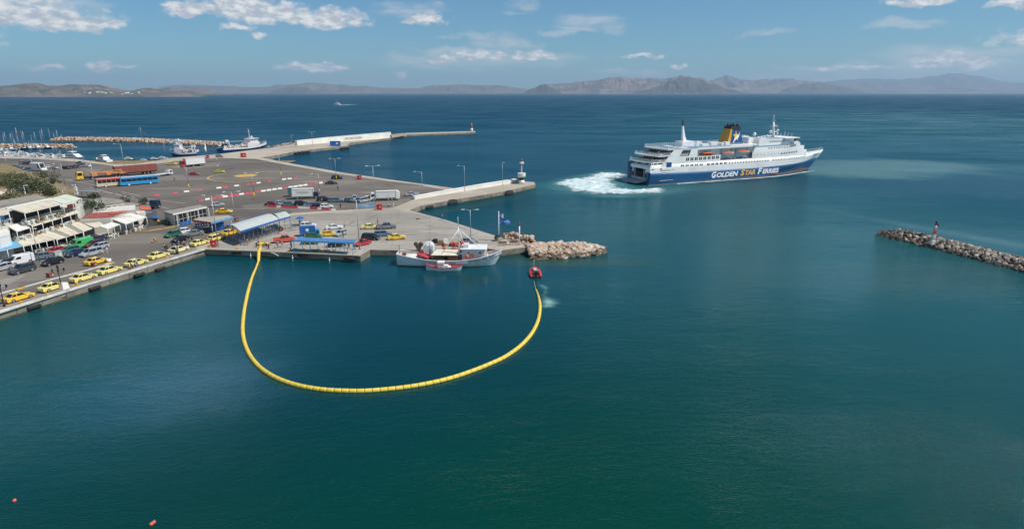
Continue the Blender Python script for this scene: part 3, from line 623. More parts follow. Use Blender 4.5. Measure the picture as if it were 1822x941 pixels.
# ---- rocks
def rock_mesh(seed, m):
    bm = bmesh.new(); bmesh.ops.create_icosphere(bm, subdivisions=2 if seed < 60 else 1, radius=1); rr = random.Random(seed)
    off = Vector((rr.random() * 50, rr.random() * 50, rr.random() * 50))
    for v in bm.verts: v.co *= .78 + .55 * mnoise.noise(v.co * 1.15 + off) + .12 * mnoise.noise(v.co * 4 + off) + rr.uniform(-.05, .05)
    me = bpy.data.meshes.new('rock'); bm.to_mesh(me); bm.free(); me.materials.append(m); return me
def stone(name, col, dk): return mat(name, col, .92, 0, .22, 1.6, .5, dirt=dk)
stones = [stone('stone_pink', (.42, .295, .215), (.30, .22, .16)), stone('stone_pale', (.52, .43, .345), (.38, .31, .24)), stone('stone_ochre', (.42, .24, .12), (.25, .15, .09)), stone('stone_grey', (.34, .29, .24), (.16, .13, .10)), stone('stone_dark', (.12, .095, .07), (.05, .05, .035))]
# ================================================================ paving, kerbs and markings
sheet('asphalt_road', [(-420, 668), (0, 548), (80, 524), (200, 488.5), (300, 456), (350, 437), (372, 432), (410, 424), (420, 408), (470, 392), (520, 379), (600, 374.5), (700, 369), (742, 353), (795, 339), (745, 328.5), (690, 322), (600, 309.5), (550, 300.5), (497, 291), (455, 283), (392, 281), (330, 284.5), (270, 293),
      (240, 296), (200, 295), (160, 290), (120, 286.5), (60, 283), (0, 281.5), (-420, 276)], G + .004, asphalt)
sheet('apron', [(372, 433), (368, 441), (508, 446), (640, 452), (658, 442), (706, 443), (862, 439), (905, 430), (884, 422), (787, 391.5), (727, 376.5), (700, 371), (600, 377), (520, 383), (470, 396), (425, 408), (412, 424)], G + .008, apron)
sheet('quayside_paving', [(0, 551), (0, 543), (85, 519), (200, 483), (300, 452), (345, 437.5), (352, 444.5)], G + .008, plank)
sheet('pavement', [(-60, 482), (-60, 470), (0, 459), (90, 437), (156, 417.5), (232, 406.5), (232, 411), (156, 422), (89, 442.5), (0, 463.7)], G + .012, concrete)
sheet('shelter_pavement', [(395, 440), (400, 425), (432, 412), (520, 388), (530, 390), (505, 415), (452, 434)], G + .012, apron)
white_line = mat('line_white', (.55, .54, .50), .8, 0, .2, 1.0, dirt=(.25, .23, .2)); yellow_line = mat('line_yellow', (.50, .33, .07), .8, 0, .25, 1.0, dirt=(.3, .22, .1)); red_line = mat('kerb_red', (.42, .07, .07), .8, 0, .2, 1., dirt=(.4, .2, .17))
def line(name, pts, w, z, m, kerb=0.):
    mb = MB(); q = [P(*p) for p in pts]
    for a, b in zip(q, q[1:]):
        d = (b - a).normalized(); n = Vector((-d.y, d.x, 0)) * w / 2; b2 = b + d * .02
        if kerb: mb.prism([(v.x, v.y) for v in (a - n, b2 - n, b2 + n, a + n)], G - .1, G + kerb)
        else: mb.face([Vector((v.x, v.y, G + z)) for v in (a - n, b2 - n, b2 + n, a + n)])
    return struct(name, mb, m)
line('edge_kerb', [(-200, 616.4), (0, 555.3), (120, 517.8), (240, 480.8), (300, 463), (364, 443.6)], .55, 0, white_line, .22)
line('median_kerb', [(-100, 552), (0, 523), (100, 495.5), (150, 482.5), (201, 468.5)], .5, 0, white_line, .14)
line('restaurant_kerb', [(-60, 481.5), (0, 463.7), (89, 442.5), (120, 431), (156, 422), (232, 411)], .35, 0, white_line, .16)
line('yellow_kerb', [(232, 411), (262, 411.5), (300, 405.5), (322, 400), (347, 394.5)], .5, 0, yellow_line, .15)
line('yellow_kerb', [(349, 414), (356, 417.5), (372, 418), (390, 413), (406, 408)], .5, 0, yellow_line, .15)
line('yellow_kerb', [(186, 470.5), (203, 467.6)], .9, 0, yellow_line, .16)
line('yellow_kerb', [(28, 516), (45, 511.5)], .9, 0, yellow_line, .16)
line('basin_kerb', [(366, 443.5), (508, 448.8), (640, 455)], .45, 0, concrete, .10)
for i in range(7): line('lane_marking', [(-30 + i * 3, 519 - i * 3.0), (10 + i * 6, 508.5 - i * 3.2)], .16, .013, white_line)
for a, b in (((150, 335), (240, 352)), ((215, 341), (250, 349)), ((120, 320), (185, 333)), ((250, 352), (330, 362)), ((400, 372), (470, 372)), ((182, 428), (205, 424)), ((160, 333), (300, 372))): line('lane_marking', [a, b], .18, .014, white_line)
mb = MB()
def ring_paint(name, cx_, cy_, rx, w, a0, a1, m):
    c = P(cx_, cy_); mb = MB(); n = 40
    for i in range(n):
        t0, t1 = R(a0 + (a1 - a0) * i / n), R(a0 + (a1 - a0) * (i + 1) / n); f = lambda r, t: (c.x + r * math.cos(t), c.y + r * math.sin(t), G + .016)
        mb.face([f(rx, t0), f(rx + w, t0), f(rx + w, t1), f(rx, t1)])
    return struct(name, mb, m)
ring_paint('helipad_marking', 447, 313, 16.5, .7, 150, 300, yellow_line); ring_paint('helipad_marking', 437, 312.5, 0.05, 4.6, 0, 360, yellow_line)
blue_pad = mat('blue_paint', (.10, .17, .26), .8, 0, .15, .8)
sheet('disabled_bay', [(634, 369), (637, 362), (664, 361), (668, 368.5), (655, 371)], G + .012, blue_pad)
for a, b in (((644, 366), (655, 363.5)), ((648, 368), (657, 366.5))): line('wheelchair_marking', [a, b], .35, .020, white_line)

# block joints on the quay faces: recessed dark seams between big cast blocks, and a pale capping
seam = mat('seam', (.06, .055, .045), .95, 0, .2)
algae = mat('tide_band', (.055, .06, .035), .8, 0, .35, 1.2)
def quay_face(a, b, name='quay_block_face', step=4.2, hgt=G):
    q0, q1 = P(*a), P(*b); d = (q1 - q0); n = int(d.length / step); d.normalize(); nr = Vector((d.y, -d.x, 0)); mb = MB()
    for i in range(n):
        s0 = i * d.length * 0 + i * step + .05; s1 = (i + 1) * step - .05; o_ = random.uniform(.0, .05)
        A = q0 + d * s0 + nr * (.12 + o_); B = q0 + d * s1 + nr * (.12 + o_); A2 = q0 + d * s0 - nr * .3; B2 = q0 + d * s1 - nr * .3
        mb.prism([(A.x, A.y), (B.x, B.y), (B2.x, B2.y), (A2.x, A2.y)], -2, G - .12 - random.uniform(0, .04))
    o = struct(name, mb, concrete_wall)
    mb = MB(); A = q0 + nr * .19; B = q1 + nr * .19; A2 = q0 - nr * .1; B2 = q1 - nr * .1; mb.prism([(A.x, A.y), (B.x, B.y), (B2.x, B2.y), (A2.x, A2.y)], -2, .32); struct('tide_band', mb, algae)
quay_face((-200, 615), (364, 443.3)); quay_face((366, 443.2), (508, 448.4)); quay_face((508, 448.4), (641, 454.5)); quay_face((660, 444.2), (707, 445.3)); quay_face((749, 366), (818, 353.5)); quay_face((818, 353.5), (896, 341)); quay_face((896, 341), (953, 328.3)); quay_face((889, 445.5), (941, 439))
for a, b in (((889, 445.7), (941, 439.2)),):
    pass
# rubber fenders on the quay walls
def fender(px, py, L, r, ang, label, z=None, cat='fender', round_=False):
    q = P(px, py, .55 if z is None else z); t = MB()
    if round_:
        n = 14; rings = []
        for i in range(9):
            u = -1 + 2 * i / 8; rr = r * (1 - abs(u) ** 3.2) ** .5 if abs(u) < 1 else r * .15; rings.append([(u * L / 2, rr * math.cos(2 * math.pi * k / n), rr * math.sin(2 * math.pi * k / n)) for k in range(n)])
        t.loft(rings, smooth=True)
    else: t.cyl((-L / 2, 0, 0), (L / 2, 0, 0), r, n=12); t.cyl((-L / 2 - .01, 0, 0), (L / 2 + .01, 0, 0), r * .4, n=8)
    q.y -= (r * .8 + 1.2) if round_ else 0
    o = obj('fender', t, tyre); o.location = q; o.rotation_euler = (0, 0, ang); return tag(o, label, cat, 'black fenders along the quays')
for i, (x, y) in enumerate(((2, 562), (60, 546.5), (118, 527), (168, 513), (248, 489), (285, 479))):
    fender(x, y, 2.2, .34, AQ, ['black fender at the very left end of the taxi quay', 'second black fender on the taxi quay, below the nearest taxi', 'black fender below the white block of the ornate lamp', 'black fender on the taxi quay below the fourth taxi', 'black fender below the pedestrians on the taxi quay', 'black fender nearest the basin corner on the taxi quay'][i])
AB = hd((366, 443), (641, 454.5))
for i, (x, y) in enumerate(((421, 450), (470, 451.5), (539, 455), (621, 460))):
    fender(x, y, 2.4, .32, AB, ['black fender left of the yellow boom on the basin wall', 'black fender just right of the yellow boom', 'black fender under the left end of the blue shelter', 'black fender under the right end of the blue shelter'][i], .85)
AM = hd((749, 366), (953, 328.5))
fender(805, 359, 5.6, 1.15, AM, 'big round black fender on the mole wall nearer the land', .5, round_=True); fender(905, 342.5, 5.0, 1.15, AM, 'big round black fender on the mole wall below the beacon', .5, round_=True)
fender(764, 367, 4.2, .7, AM, 'low black fender near the landward end of the mole', .5, round_=True); fender(874, 347.5, 3.6, .7, AM, 'low black fender between the two big round ones', .5, round_=True); fender(950, 330, 1.6, .4, AM, 'small black fender on the tip of the mole', 1.0)
# yellow mooring bollards
bo_i = 0
for (x, y, lab) in ((37, 541, 'pair of yellow bollards beside the nearest taxi'), (85, 527, 'yellow bollard on the quay edge below the second taxi'), (137, 507.5, 'yellow bollard beside the white lamp block'), (296.5, 460, 'yellow bollard by the pale taxi at the kerb'), (374, 443, 'yellow bollard at the basin corner'),
        (423, 443.6, 'yellow bollard left of the boom landing'), (517, 446, 'yellow bollard at the left corner of the blue shelter'), (541, 447, 'second yellow bollard in front of the blue shelter'), (569, 448, 'yellow bollard before the middle of the blue shelter'), (576, 449.3, 'low yellow bollard at the shelter quay edge'), (595, 449, 'right yellow bollard in front of the blue shelter')):
    t = thing('mooring_bollard', lab, 'bollard', P(x, y), 0, 'yellow mooring bollards'); mb = MB(); mb.cyl((0, 0, 0), (0, 0, .42), .17, .14, 10); obj('post', mb, yellowp, t)
    mb = MB(); mb.ball((0, 0, .48), .22, 8, 4, (1.4, 1, .6)); obj('cap', mb, yellowp, t); mb = MB(); mb.box((0, 0, .02), (.7, .5, .05)); obj('foot_plate', mb, yellowp, t)

# ================================================================ moles: white parapet walls and beacon
def wall3(name, label, pts, hs, th, m, cap=None):
    """pts: base pixels of the near face; hs: heights"""
    q = [P(*p) for p in pts]; t = thing(name, label, 'wall', q[0]); mb = MB(); nrs = []
    for a, b, h0, h1 in zip(q, q[1:], hs, hs[1:]):
        d = (b - a).normalized(); n = Vector((-d.y, d.x, 0)) * th; o = q[0]
        mb.prism([((v - o).x, (v - o).y) for v in (a, b, b + n, a + n)], -.1, [h0, h1, h1, h0] if True else h0)
    obj('wall', mb, m, t)
    mb = MB()
    for a, b, h0, h1 in zip(q, q[1:], hs, hs[1:]):
        d = (b - a).normalized(); n = Vector((-d.y, d.x, 0)); o = q[0]; A = a - n * .08 - o; B = b - n * .08 - o; n2 = n * (th + .16)
        mb.prism([(v.x, v.y) for v in (A, B, B + n2, A + n2)], [h0, h1, h1, h0], [h0 + .12, h1 + .12, h1 + .12, h0 + .12])
    obj('coping', mb, cap or m, t); return t
wallw = mat('white_wall', (.74, .72, .66), .7, 0, .1, .15, dirt=(.50, .45, .36))
wall3('mole_wall', 'long white parapet wall along the mole with the beacon', [(738, 355), (800, 344.5), (860, 334.5), (919, 325)], [.9, 1.15, 1.3, 1.35], 1.3, wallw)
mwt = wall3('breakwater_wall', 'tall white wall along the far breakwater, lettered in grey', [(529, 259), (585, 254), (640, 249.8), (696, 245.3)], [3.0, 3.6, 4.0, 4.3], 2.2, wallw)
q0, q1 = P(614, 251.8), P(645, 249.4); me = text_mesh('WELCOME TO RAFINA', (q1 - q0).length, 1.5, mat('faded_grey', (.42, .42, .42), .8, 0, 0), th=.04)
lo = link('lettering', me, mwt, q0 - P(529, 259) + Vector((0, -.35, 1.3))); lo.rotation_euler = (math.pi / 2, 0, math.atan2((q1 - q0).y, (q1 - q0).x)); lo['label'] = 'faded grey lettering on the white wall'
cw = mat('old_parapet', (.42, .34, .26), .85, 0, .2, .4)
tag(wall3('rough_parapet', 'low stone-coloured parapet at the end of the white breakwater wall', [(697, 245.5), (722, 241)], [2.2, 1.6], 2.5, cw), None, 'wall')
# steps at the mole end
mb = MB()
for i in range(3): mb.box((0, i * .5, .2 + i * .2), (1.6, .5, .4 + i * .4))
t = obj('stone_steps', mb, concrete); t.location = P(919, 326.5); tag(t, 'small concrete steps where the white mole wall ends', 'steps')
# beacon
bq = P(928, 327); t = thing('harbour_beacon', 'white drum-shaped harbour beacon on the mole end with thin lantern mast', 'beacon', bq)
mb = MB(); mb.cyl((0, 0, 0), (0, 0, 1.5), 1.25, 1.1, 14); obj('plinth', mb, wallw, t)
mb = MB(); mb.cyl((0, 0, 1.5), (0, 0, 2.6), 1.0, 1.0, 14); obj('dark_band', mb, black, t)
mb = MB(); mb.cyl((0, 0, 2.6), (0, 0, 4.0), 1.5, 1.5, 16); mb.cyl((0, 0, 4.0), (0, 0, 4.15), 1.65, 1.65, 16); obj('drum', mb, wallw, t)
mb = MB(); mb.cyl((0, 0, 4.1), (0, 0, 7.9), .16, .14, 8); obj('mast', mb, whitep, t)
mb = MB(); mb.tube([(-.55, 0, 4.1), (-.5, 0, 8)], .05); mb.tube([(.5, 0, 4.1), (.45, 0, 8)], .05)
for k in range(6): mb.tube([(-.53, 0, 4.6 + k * .6), (.5, 0, 4.6 + k * .6)], .03)
obj('ladder', mb, steel, t)
mb = MB(); mb.cyl((0, 0, 7.9), (0, 0, 8.05), 1.0, 1.0, 12); mb.cyl((0, 0, 8.05), (0, 0, 8.5), .7, .75, 12); obj('gallery', mb, wallw, t)
mb = MB(); mb.cyl((0, 0, 8.5), (0, 0, 9.3), .32, .32, 8); mb.ball((0, 0, 9.35), .36); obj('lantern', mb, redp, t)
# small light at the far breakwater end
t = thing('harbour_light', 'small white and red light tower on the tip of the far breakwater', 'beacon', P(839.5, 234.8)); mb = MB(); mb.cyl((0, 0, 0), (0, 0, 3.2), 1.2, 1.0, 10); obj('base', mb, wallw, t); mb = MB(); mb.cyl((0, 0, 3.2), (0, 0, 6), .7, .6, 10); obj('tower', mb, redp, t); mb = MB(); mb.cyl((0, 0, 6), (0, 0, 7.6), .25, .2, 8); obj('lantern', mb, whitep, t)
# timber piles under the far pier
for i in range(7):
    x = 463 + i * 2.9; mb = MB(); mb.cyl((0, 0, -2), (0, 0, G - .1), .7, .7, 8); o = obj('pier_pile', mb, mat('wet_pile', (.035, .03, .025), .7, 0, .2)); q = P(x, 281.5 - i * .25 + (0 if i < 3 else .2), .8); o.location = (q.x, q.y - 1.2, 0); tag(o, ['first', 'second', 'third', 'fourth', 'fifth', 'sixth', 'seventh'][i] + ' dark pile from the left under the far pier corner', 'pile', 'dark piles under the far pier')
for i, (x, y) in enumerate(((527, 271), (533, 270), (540, 269.3), (548, 268.6), (608, 262.6), (613, 262), (618, 261.5))):
    mb = MB(); mb.bb(-1.2, 1.2, -1, .3, -1, G - .2); o = obj('pier_recess', mb, mat('wet_pile', (.035, .03, .025))); q = P(x, y, G); o.location = (q.x, q.y - .3, 0); tag(o, ['first', 'second', 'third', 'fourth', 'fifth', 'sixth', 'seventh'][i] + ' dark recess from the left in the far pier face', 'pier recess', 'dark recesses of the far pier')

# ================================================================ rubble breakwaters
def rubble(name, label, line_, width, height, size, nparts, nstuff, pal, seed, along_dark=None, crest=1.):
    """line_: centre line points (world xy); rocks piled with a rounded section"""
    rr = random.Random(seed); t = thing(name, label, 'breakwater', Vector((*line_[0], 0)))
    meshes = [[rock_mesh(seed * 10 + k, m) for k in range(4)] for m in pal]
    segs = [(Vector(a), Vector(b)) for a, b in zip(line_, line_[1:])]; tot = sum((b - a).length for a, b in segs)
    core = MB(); O = Vector((*line_[0], 0))
    for a, b in segs:
        d = (b - a).normalized(); n = Vector((-d.y, d.x)); r = lambda p, k: [(*(p + n * w_ - O.xy), z) for w_, z in ((-width * k / 2, -1.5), (-width * k * .3, height * .55 * k), (0, height * .78 * k), (width * k * .3, height * .55 * k), (width * k / 2, -1.5))]
        core.loft([r(a + d * (width * .3 if (a - segs[0][0]).length < .1 else 0), .80), r(b - d * (width * .42 if b is segs[-1][1] else 0), .80)])
    obj('core', core, pal[-1], t)
    def spotr(u, v, sc):
        L = u * tot
        for a, b in segs:
            if L <= (b - a).length or b is segs[-1][1]: break
            L -= (b - a).length
        d = (b - a).normalized(); n = Vector((-d.y, d.x)); p = a + d * min(L, (b - a).length)
        endk = min(1., .45 + (1 - u) * tot / width * .9); w_ = v * width / 2 * endk; z = height * (1 - abs(v) ** 1.7) * crest * endk - .35
        return Vector((*(p + n * w_), z)), rr.uniform(.7, 1.3) * sc
    k = 0; rows = max(3, int(width / size * .9)); cols = max(1, nparts // rows)
    for i in range(cols):
        for j in range(rows):
            u = (i + rr.uniform(.1, .9)) / cols; v = -1 + 2 * (j + .5 + rr.uniform(-.3, .3)) / rows; p, sc = spotr(u, v, size * .62)
            dark = p.z < .55 and rr.random() < .85 or (along_dark and rr.random() < along_dark(u)); pm = len(pal) - 1 if dark else rr.choice(range(len(pal) - 1))
            o = link('rock', rr.choice(meshes[pm]), t, p - O, 0); o.rotation_euler = (rr.uniform(-.4, .4), rr.uniform(-.4, .4), rr.uniform(0, 6.3)); o.scale = (sc * rr.uniform(.9, 1.35), sc, sc * rr.uniform(.6, .95)); k += 1
    if nstuff:
        mb = MB(); mb_m = []
        for i in range(nstuff):
            u = rr.random(); v = rr.uniform(-1, 1); p, sc = spotr(u, v, size * .42); dark = p.z < .4 or (along_dark and rr.random() < along_dark(u)); pm = len(pal) - 1 if dark else rr.choice(range(len(pal) - 1)); mb.k = pm
            src = meshes[pm][rr.randrange(4)]; rot = Matrix.Rotation(rr.uniform(0, 6), 3, 'Z') @ Matrix.Rotation(rr.uniform(-.6, .6), 3, 'X')
            mb._add([tuple(p - O + rot @ (Vector(v_.co) * sc)) for v_ in src.vertices], [tuple(f.vertices) for f in src.polygons])
        o = obj('rubble_fill', mb, pal, t); o['kind'] = 'stuff'
    return t
A1, B1 = P(946, 446, .6), P(1073, 441, .6); A1b = P(900, 431, .8)
rubble('rubble_breakwater', 'heap of big pink and cream boulders at the quay end behind the dinghy', [(A1.x - 1, A1.y - .5), ((A1.x + B1.x) / 2, (A1.y + B1.y) / 2), (B1.x, B1.y)], 11.5, 2.05, 1.5, 240, 260, [stones[0], stones[1], stones[1], stones[0], stones[4]], 3)
q1_, q2_ = P(893, 421, 1.5), P(948, 430, 1.5)
rubble('rubble_edge', 'row of pink boulders behind the flagpole along the quay edge', [(q2_.x, q2_.y + .5), (q1_.x, q1_.y + .8)], 3.4, 2.6, 1.3, 40, 20, [stones[0], stones[1], stones[2], stones[4]], 5)
A2_, B2_ = P(1900, 492, .5), P(1640, 427, .5); C2_ = P(1566, 414.5, .3)
rubble('rubble_breakwater', 'long low dark breakwater of rocks running off the right edge', [(A2_.x, A2_.y), (B2_.x, B2_.y), (C2_.x, C2_.y)], 7.6, 2.1, 1.15, 300, 900, [stones[3], stones[1], stones[0], stones[3], stones[4]], 8, lambda u: .15 + .75 * max(0, (u - .45) / .55))
fb = [P(x, y, 1) for x, y in ((400, 257.5), (330, 253.8), (250, 250.2), (160, 248.4), (90, 248.6))]
rubble('rubble_breakwater', 'long distant rubble breakwater that closes off the marina', [(p.x, p.y) for p in fb], 10, 2.6, 2.4, 0, 1500, [stones[0], stones[1], stones[2], stones[3], stones[4]], 11)
fb = [P(x, y, 1) for x, y in ((-200, 262), (0, 260.6), (60, 260), (134, 261.5))]
rubble('rubble_breakwater', 'inner rubble breakwater at the left edge with boats moored along it', [(p.x, p.y) for p in fb], 8, 2.5, 2.1, 0, 800, [stones[2], stones[1], stones[2], stones[0], stones[4]], 12)
fb = [P(x, y, 1) for x, y in ((476, 265), (492, 262), (530, 256))]
rubble('rubble_edge', 'dark rocks beside the bow of the big white fishing boat', [(p.x, p.y) for p in fb], 6, 2.4, 2.0, 0, 110, [stones[3], stones[4], stones[4]], 13)
# beacon frame tower on the right breakwater
tb = P(1660, 428.5, 1.6); hh = zof(P(1660, 428.5, 1.6), 397) - 1.6
t = thing('beacon_tower', 'red and white lattice light tower on the right-hand rock breakwater', 'beacon', tb)
for k, (z0, z1, m) in enumerate(((0, .42, whitep), (.42, .66, redp), (.66, .86, whitep), (.86, 1.0, redp))):
    mb = MB(); w0, w1 = .62 * (1 - z0 * .75), .62 * (1 - z1 * .75)
    for sx, sy in ((-1, -1), (1, -1), (1, 1), (-1, 1)): mb.cyl((sx * w0 * .5, sy * w0 * .5, z0 * hh), (sx * w1 * .5, sy * w1 * .5, z1 * hh), .07, n=5)
    mb.tube([(-w0 * .5, -w0 * .5, z0 * hh), (w1 * .5, -w1 * .5, z1 * hh)], .05, 5); mb.tube([(w0 * .5, -w0 * .5, z0 * hh), (-w1 * .5, -w1 * .5, z1 * hh)], .05, 5)
    if k in (0, 2): mb.bb(-w0 * .35, w0 * .35, -w0 * .2, w0 * .2, z0 * hh, z1 * hh)
    obj('frame_section', mb, m, t)
mb = MB(); mb.box((0, 0, hh * .45), (.8, .8, .12)); obj('platform', mb, redp, t); mb = MB(); mb.cyl((0, 0, hh), (0, 0, hh + .5), .25, .2); mb.bb(.1, .7, -.04, .04, hh * .84, hh * .93); obj('lantern', mb, black, t)
mb = MB(); mb.bb(-.5, .5, -.45, .45, -.9, .05); obj('plinth', mb, wallw, t)
# ================================================================ taxis and cars
TX = [(33.5, 533.5, 'sedan', 'taxi_yellow', 'deep yellow taxi nearest the camera on the quay lane'), (94.9, 515, 'sedan', 'taxi_cream', 'pale yellow taxi just behind the ornate black lamp'), (149, 498.3, 'sedan', 'taxi_cream', 'third taxi of the quay rank, right of the ornate lamp'),
      (195.3, 485, 'sedan', 'taxi_cream', 'fourth taxi of the quay rank, level with the kerb end'), (242.8, 471.7, 'sedan', 'taxi_cream', 'fifth taxi of the rank with two pedestrians beside it'), (282, 458.8, 'sedan', 'taxi_cream', 'sixth taxi of the rank before the group of people'),
      (318, 448, 'sedan', 'taxi_pale', 'very pale taxi by the small black lamp'), (355.4, 435.8, 'sedan', 'taxi_cream', 'taxi at the front of the rank by the basin corner')]
for x, y, s, c, l in TX: car(s, c, x, y, AQ, l, 'taxis queuing along the quay', .98)
car('sedan', 'taxi_yellow', 171.9, 469, AQ, 'orange-yellow taxi alone at the tip of the kerb island', None, .98)
car('wagon', 'taxi_cream', 386.7, 427, AQ, 'yellow taxi behind the red bin at the passenger shelter'); car('sedan', 'taxi_yellow', 409.7, 417.5, AQ, 'taxi under the arched left end of the grey shelter roof')
BK = AQ + math.pi
car('suv', 'charcoal', 40.5, 484.5, BK, 'dark grey estate car driving along the left road'); car('hatch', 'black', 94, 470.5, BK, 'black car driving along the road ahead of the grey estate')
car('suv', 'black', 17.5, 473, BK, 'black car parked at the left edge by the white van'); car('hatch', 'silver', 3, 481, BK, 'pale car cut off by the left edge'); van('white', 37.5, 469, BK - .15, 'white van parked between the dark cars at left', 4.6, 2.0)
car('sedan', 'red', 99, 451, BK, 'bright red car parked in front of the restaurants'); car('hatch', 'steel_blue', 71.5, 461, BK - .5, 'small blue-grey car beside the tall grey pole')
car('hatch', 'teal', 124.5, 449.5, BK - .25, 'dark teal car parked beside the green van'); car('sedan', 'navy', 137.5, 454.5, BK - .1, 'black car between the silver car and the teal one'); car('mpv', 'silver', 163, 454.5, BK - .05, 'silver people carrier at the front of the parked row')
car('hatch', 'silver', 177, 443, BK, 'light silver hatchback at the right of the parked row'); van('van_green', 145, 440, BK - .1, 'bright green van parked in front of the awnings', 5.0, 2.1); car('hatch', 'maroon', 167.5, 438.5, BK, 'maroon car squeezed behind the silver hatchback'); car('sedan', 'navy', 172, 430, BK, 'dark blue car at the back of the parked row')
car('hatch', 'green', 307.5, 421, AQ + math.pi * .98, 'dark green car parked by the kiosk junction'); car('hatch', 'white', 323.5, 416, AQ + math.pi * .95 - .3, 'white car between the green and the silver one'); car('sedan', 'grey', 345, 419, AQ + math.pi * .93 - .4, 'silver-grey saloon beside the yellow kerb'); car('coupe', 'black', 321, 429, AQ + math.pi, 'black car with red tail lights in front of the green one')
car('hatch', 'silver', 387.5, 367.5, .5, 'silver-white small car on the open asphalt behind the office'); car('sedan', 'taxi_yellow', 399, 379.5, .1, 'yellow taxi behind the flat grey-roofed office')
# apron in front of the fishing boat
car('sedan', 'white', 595, 407.6, .32, 'white saloon on the apron left of the tall lamp', None, .95); car('sedan', 'taxi_yellow', 585, 419.6, .30, 'orange-yellow taxi next to the blue box truck', None, .95); car('hatch', 'silver', 606, 419, -2.0, 'silver hatchback with someone standing beside it', None, .92)
car('sedan', 'taxi_cream', 659, 407.2, .12, 'pale yellow taxi beyond the dark van, by the person in maroon', None, .98); pickup('grey', 688, 406.8, .3, 'grey pickup truck on the apron near the far taxi'); car('mpv', 'black', 660, 426.5, -.2, 'black people carrier facing right on the apron', None, .98)
car('wagon', 'steel_blue', 682, 420, .28, 'silver-blue estate car between the black carrier and the taxi', None, .96); car('sedan', 'taxi_yellow', 706, 425.5, .33, 'yellow taxi nearest the fishing boat', None, .96); car('coupe', 'red', 645.5, 436, -2.25, 'red car at the right end of the blue shelter', None, .98)
car('coupe', 'black', 600, 438.5, .2, 'black car seen through the blue shelter'); car('hatch', 'green', 552.5, 434, .1, 'green car seen through the left part of the blue shelter'); car('hatch', 'green', 559, 424, .1, 'dark green car tucked behind the blue box truck'); car('hatch', 'white', 549, 404.5, .15, 'white car partly hidden behind the blue box truck')
pickup('orange_red', 507, 430.5, .42, 'orange-red pickup truck parked by the boom crew')
# row behind the plastic barriers
ROW = [(484, 365.3, 'coupe', 'maroon', 'dark red car at the left end of the barrier row'), (501.5, 364.5, 'hatch', 'silver', 'silver hatchback second from the left in the barrier row'), (515.5, 366.5, 'hatch', 'teal', 'dark green hatchback behind the barriers'), (537, 365.8, 'suv', 'black', 'black off-roader in the middle of the barrier row'),
       (554, 367.8, 'sedan', 'steel_blue', 'dark blue-grey saloon behind the long red barrier'), (567, 369, 'hatch', 'black', 'black hatchback wedged beside the white one'), (581.5, 370.5, 'hatch', 'white', 'white hatchback at the right end of the barrier row')]
for x, y, s, c, l in ROW: car(s, c, x, y, .25, l, 'cars parked behind the plastic barriers')
car('suv', 'black', 577, 358, .1, 'black off-roader beside the white lorry cab'); car('wagon', 'steel_blue', 598.5, 359.5, .15, 'grey-blue estate car with a white bonnet stripe'); car('hatch', 'teal', 624, 360, -.2, 'small dark green car at the middle of the far parking'); car('hatch', 'silver', 631, 356, -1.3, 'small silver car parked behind the dark green one')
car('mpv', 'silver', 647.5, 359.5, .9, 'silver people carrier at an angle before the refuse lorry'); car('hatch', 'white', 656, 356, 1.0, 'white car beside the refuse lorry cab'); car('hatch', 'navy', 643.5, 358.5, 1.0, 'dark blue car half hidden by the silver carrier'); car('sedan', 'silver', 733, 348.5, .35, 'silver saloon alone by the start of the mole wall')
car('suv', 'black', 600, 319, .1, 'black off-roader under the lamp on the open plaza'); car('sedan', 'charcoal', 590, 328, .2, 'dark saloon at the end of the red and white kerb')
car('coupe', 'red', 345.5, 311.5, .1, 'red car alone in the middle of the lorry park'); car('hatch', 'lime', 391.5, 307.5, .15, 'lime green car under the lamp with yellow sleeve'); car('hatch', 'red', 369.5, 281.5, -1.2, 'small red car by the fishing harbour edge'); car('hatch', 'grey', 391, 280, .1, 'grey car on the edge of the fishing quay')
car('sedan', 'taxi_yellow', 305.5, 293.5, .1, 'yellow taxi left of the red-cabbed lorry'); car('sedan', 'taxi_cream', 320.5, 292, .1, 'pale yellow taxi touching the red-cabbed lorry')
# lorries and buses
TB = hd((185, 331), (278, 323))
van_h = 3
bus(202, 331.5, TB + math.pi, 'red-roofed cream coach parked left of the blue one', 'red', 'orange_red', 11.0, 'cream'); bus(248.5, 328.5, TB + math.pi, 'bright blue coach parked in the lorry park', 'sky', 'white', 13.2)
t = truck('flatbed_lorry', 184, 317.8, hd((150, 320), (222, 314)) + math.pi, 'yellow-cabbed lorry carrying an orange folded crane', 'taxi_yellow', 18.5, black, 1, 'flat', 2.4, 2.5, 1.0, (-.38, -.31, -.24, .22), deckz=1.2, hcab=3.5)
orangem = mat('crane_orange', (.60, .24, .08), .5, 0, .1)
mb = MB(); mb.bar((-8.5, .4, 1.9), (4.5, .4, 2.9), .5); mb.bar((-8, -.5, 1.7), (3.5, -.5, 2.4), .4); mb.bar((-7, 0, 3.2), (5.5, .2, 2.4), .28); mb.box((3, 0, 2.0), (2, 1.6, 1.3)); mb.box((-2, 0, 1.8), (1.6, 1.8, .8)); mb.box((-6.5, 0, 2.1), (1.2, 1.8, 1.2))
for k in range(8): mb.bar((-7 + k * 1.4, .4, 2.1), (-6.2 + k * 1.4, -.4, 2.9), .1)
cr = obj('folded_crane', mb, orangem); cr.location = t.location + Vector((0, 0, .0)); cr.rotation_euler = t.rotation_euler; tag(cr, 'orange folded crane lying on the yellow-cabbed lorry', 'crane')
mb = MB(); mb.box((-4.2, -.7, 1.75), (3.0, .9, .7)); o = obj('counterweight_crate', mb, whitep); o.location = t.location; o.rotation_euler = t.rotation_euler; tag(o, 'white crate on the crane lorry bed', 'crate')
cont = mat('container_brown', (.24, .075, .055), .7, 0, .15, .5)
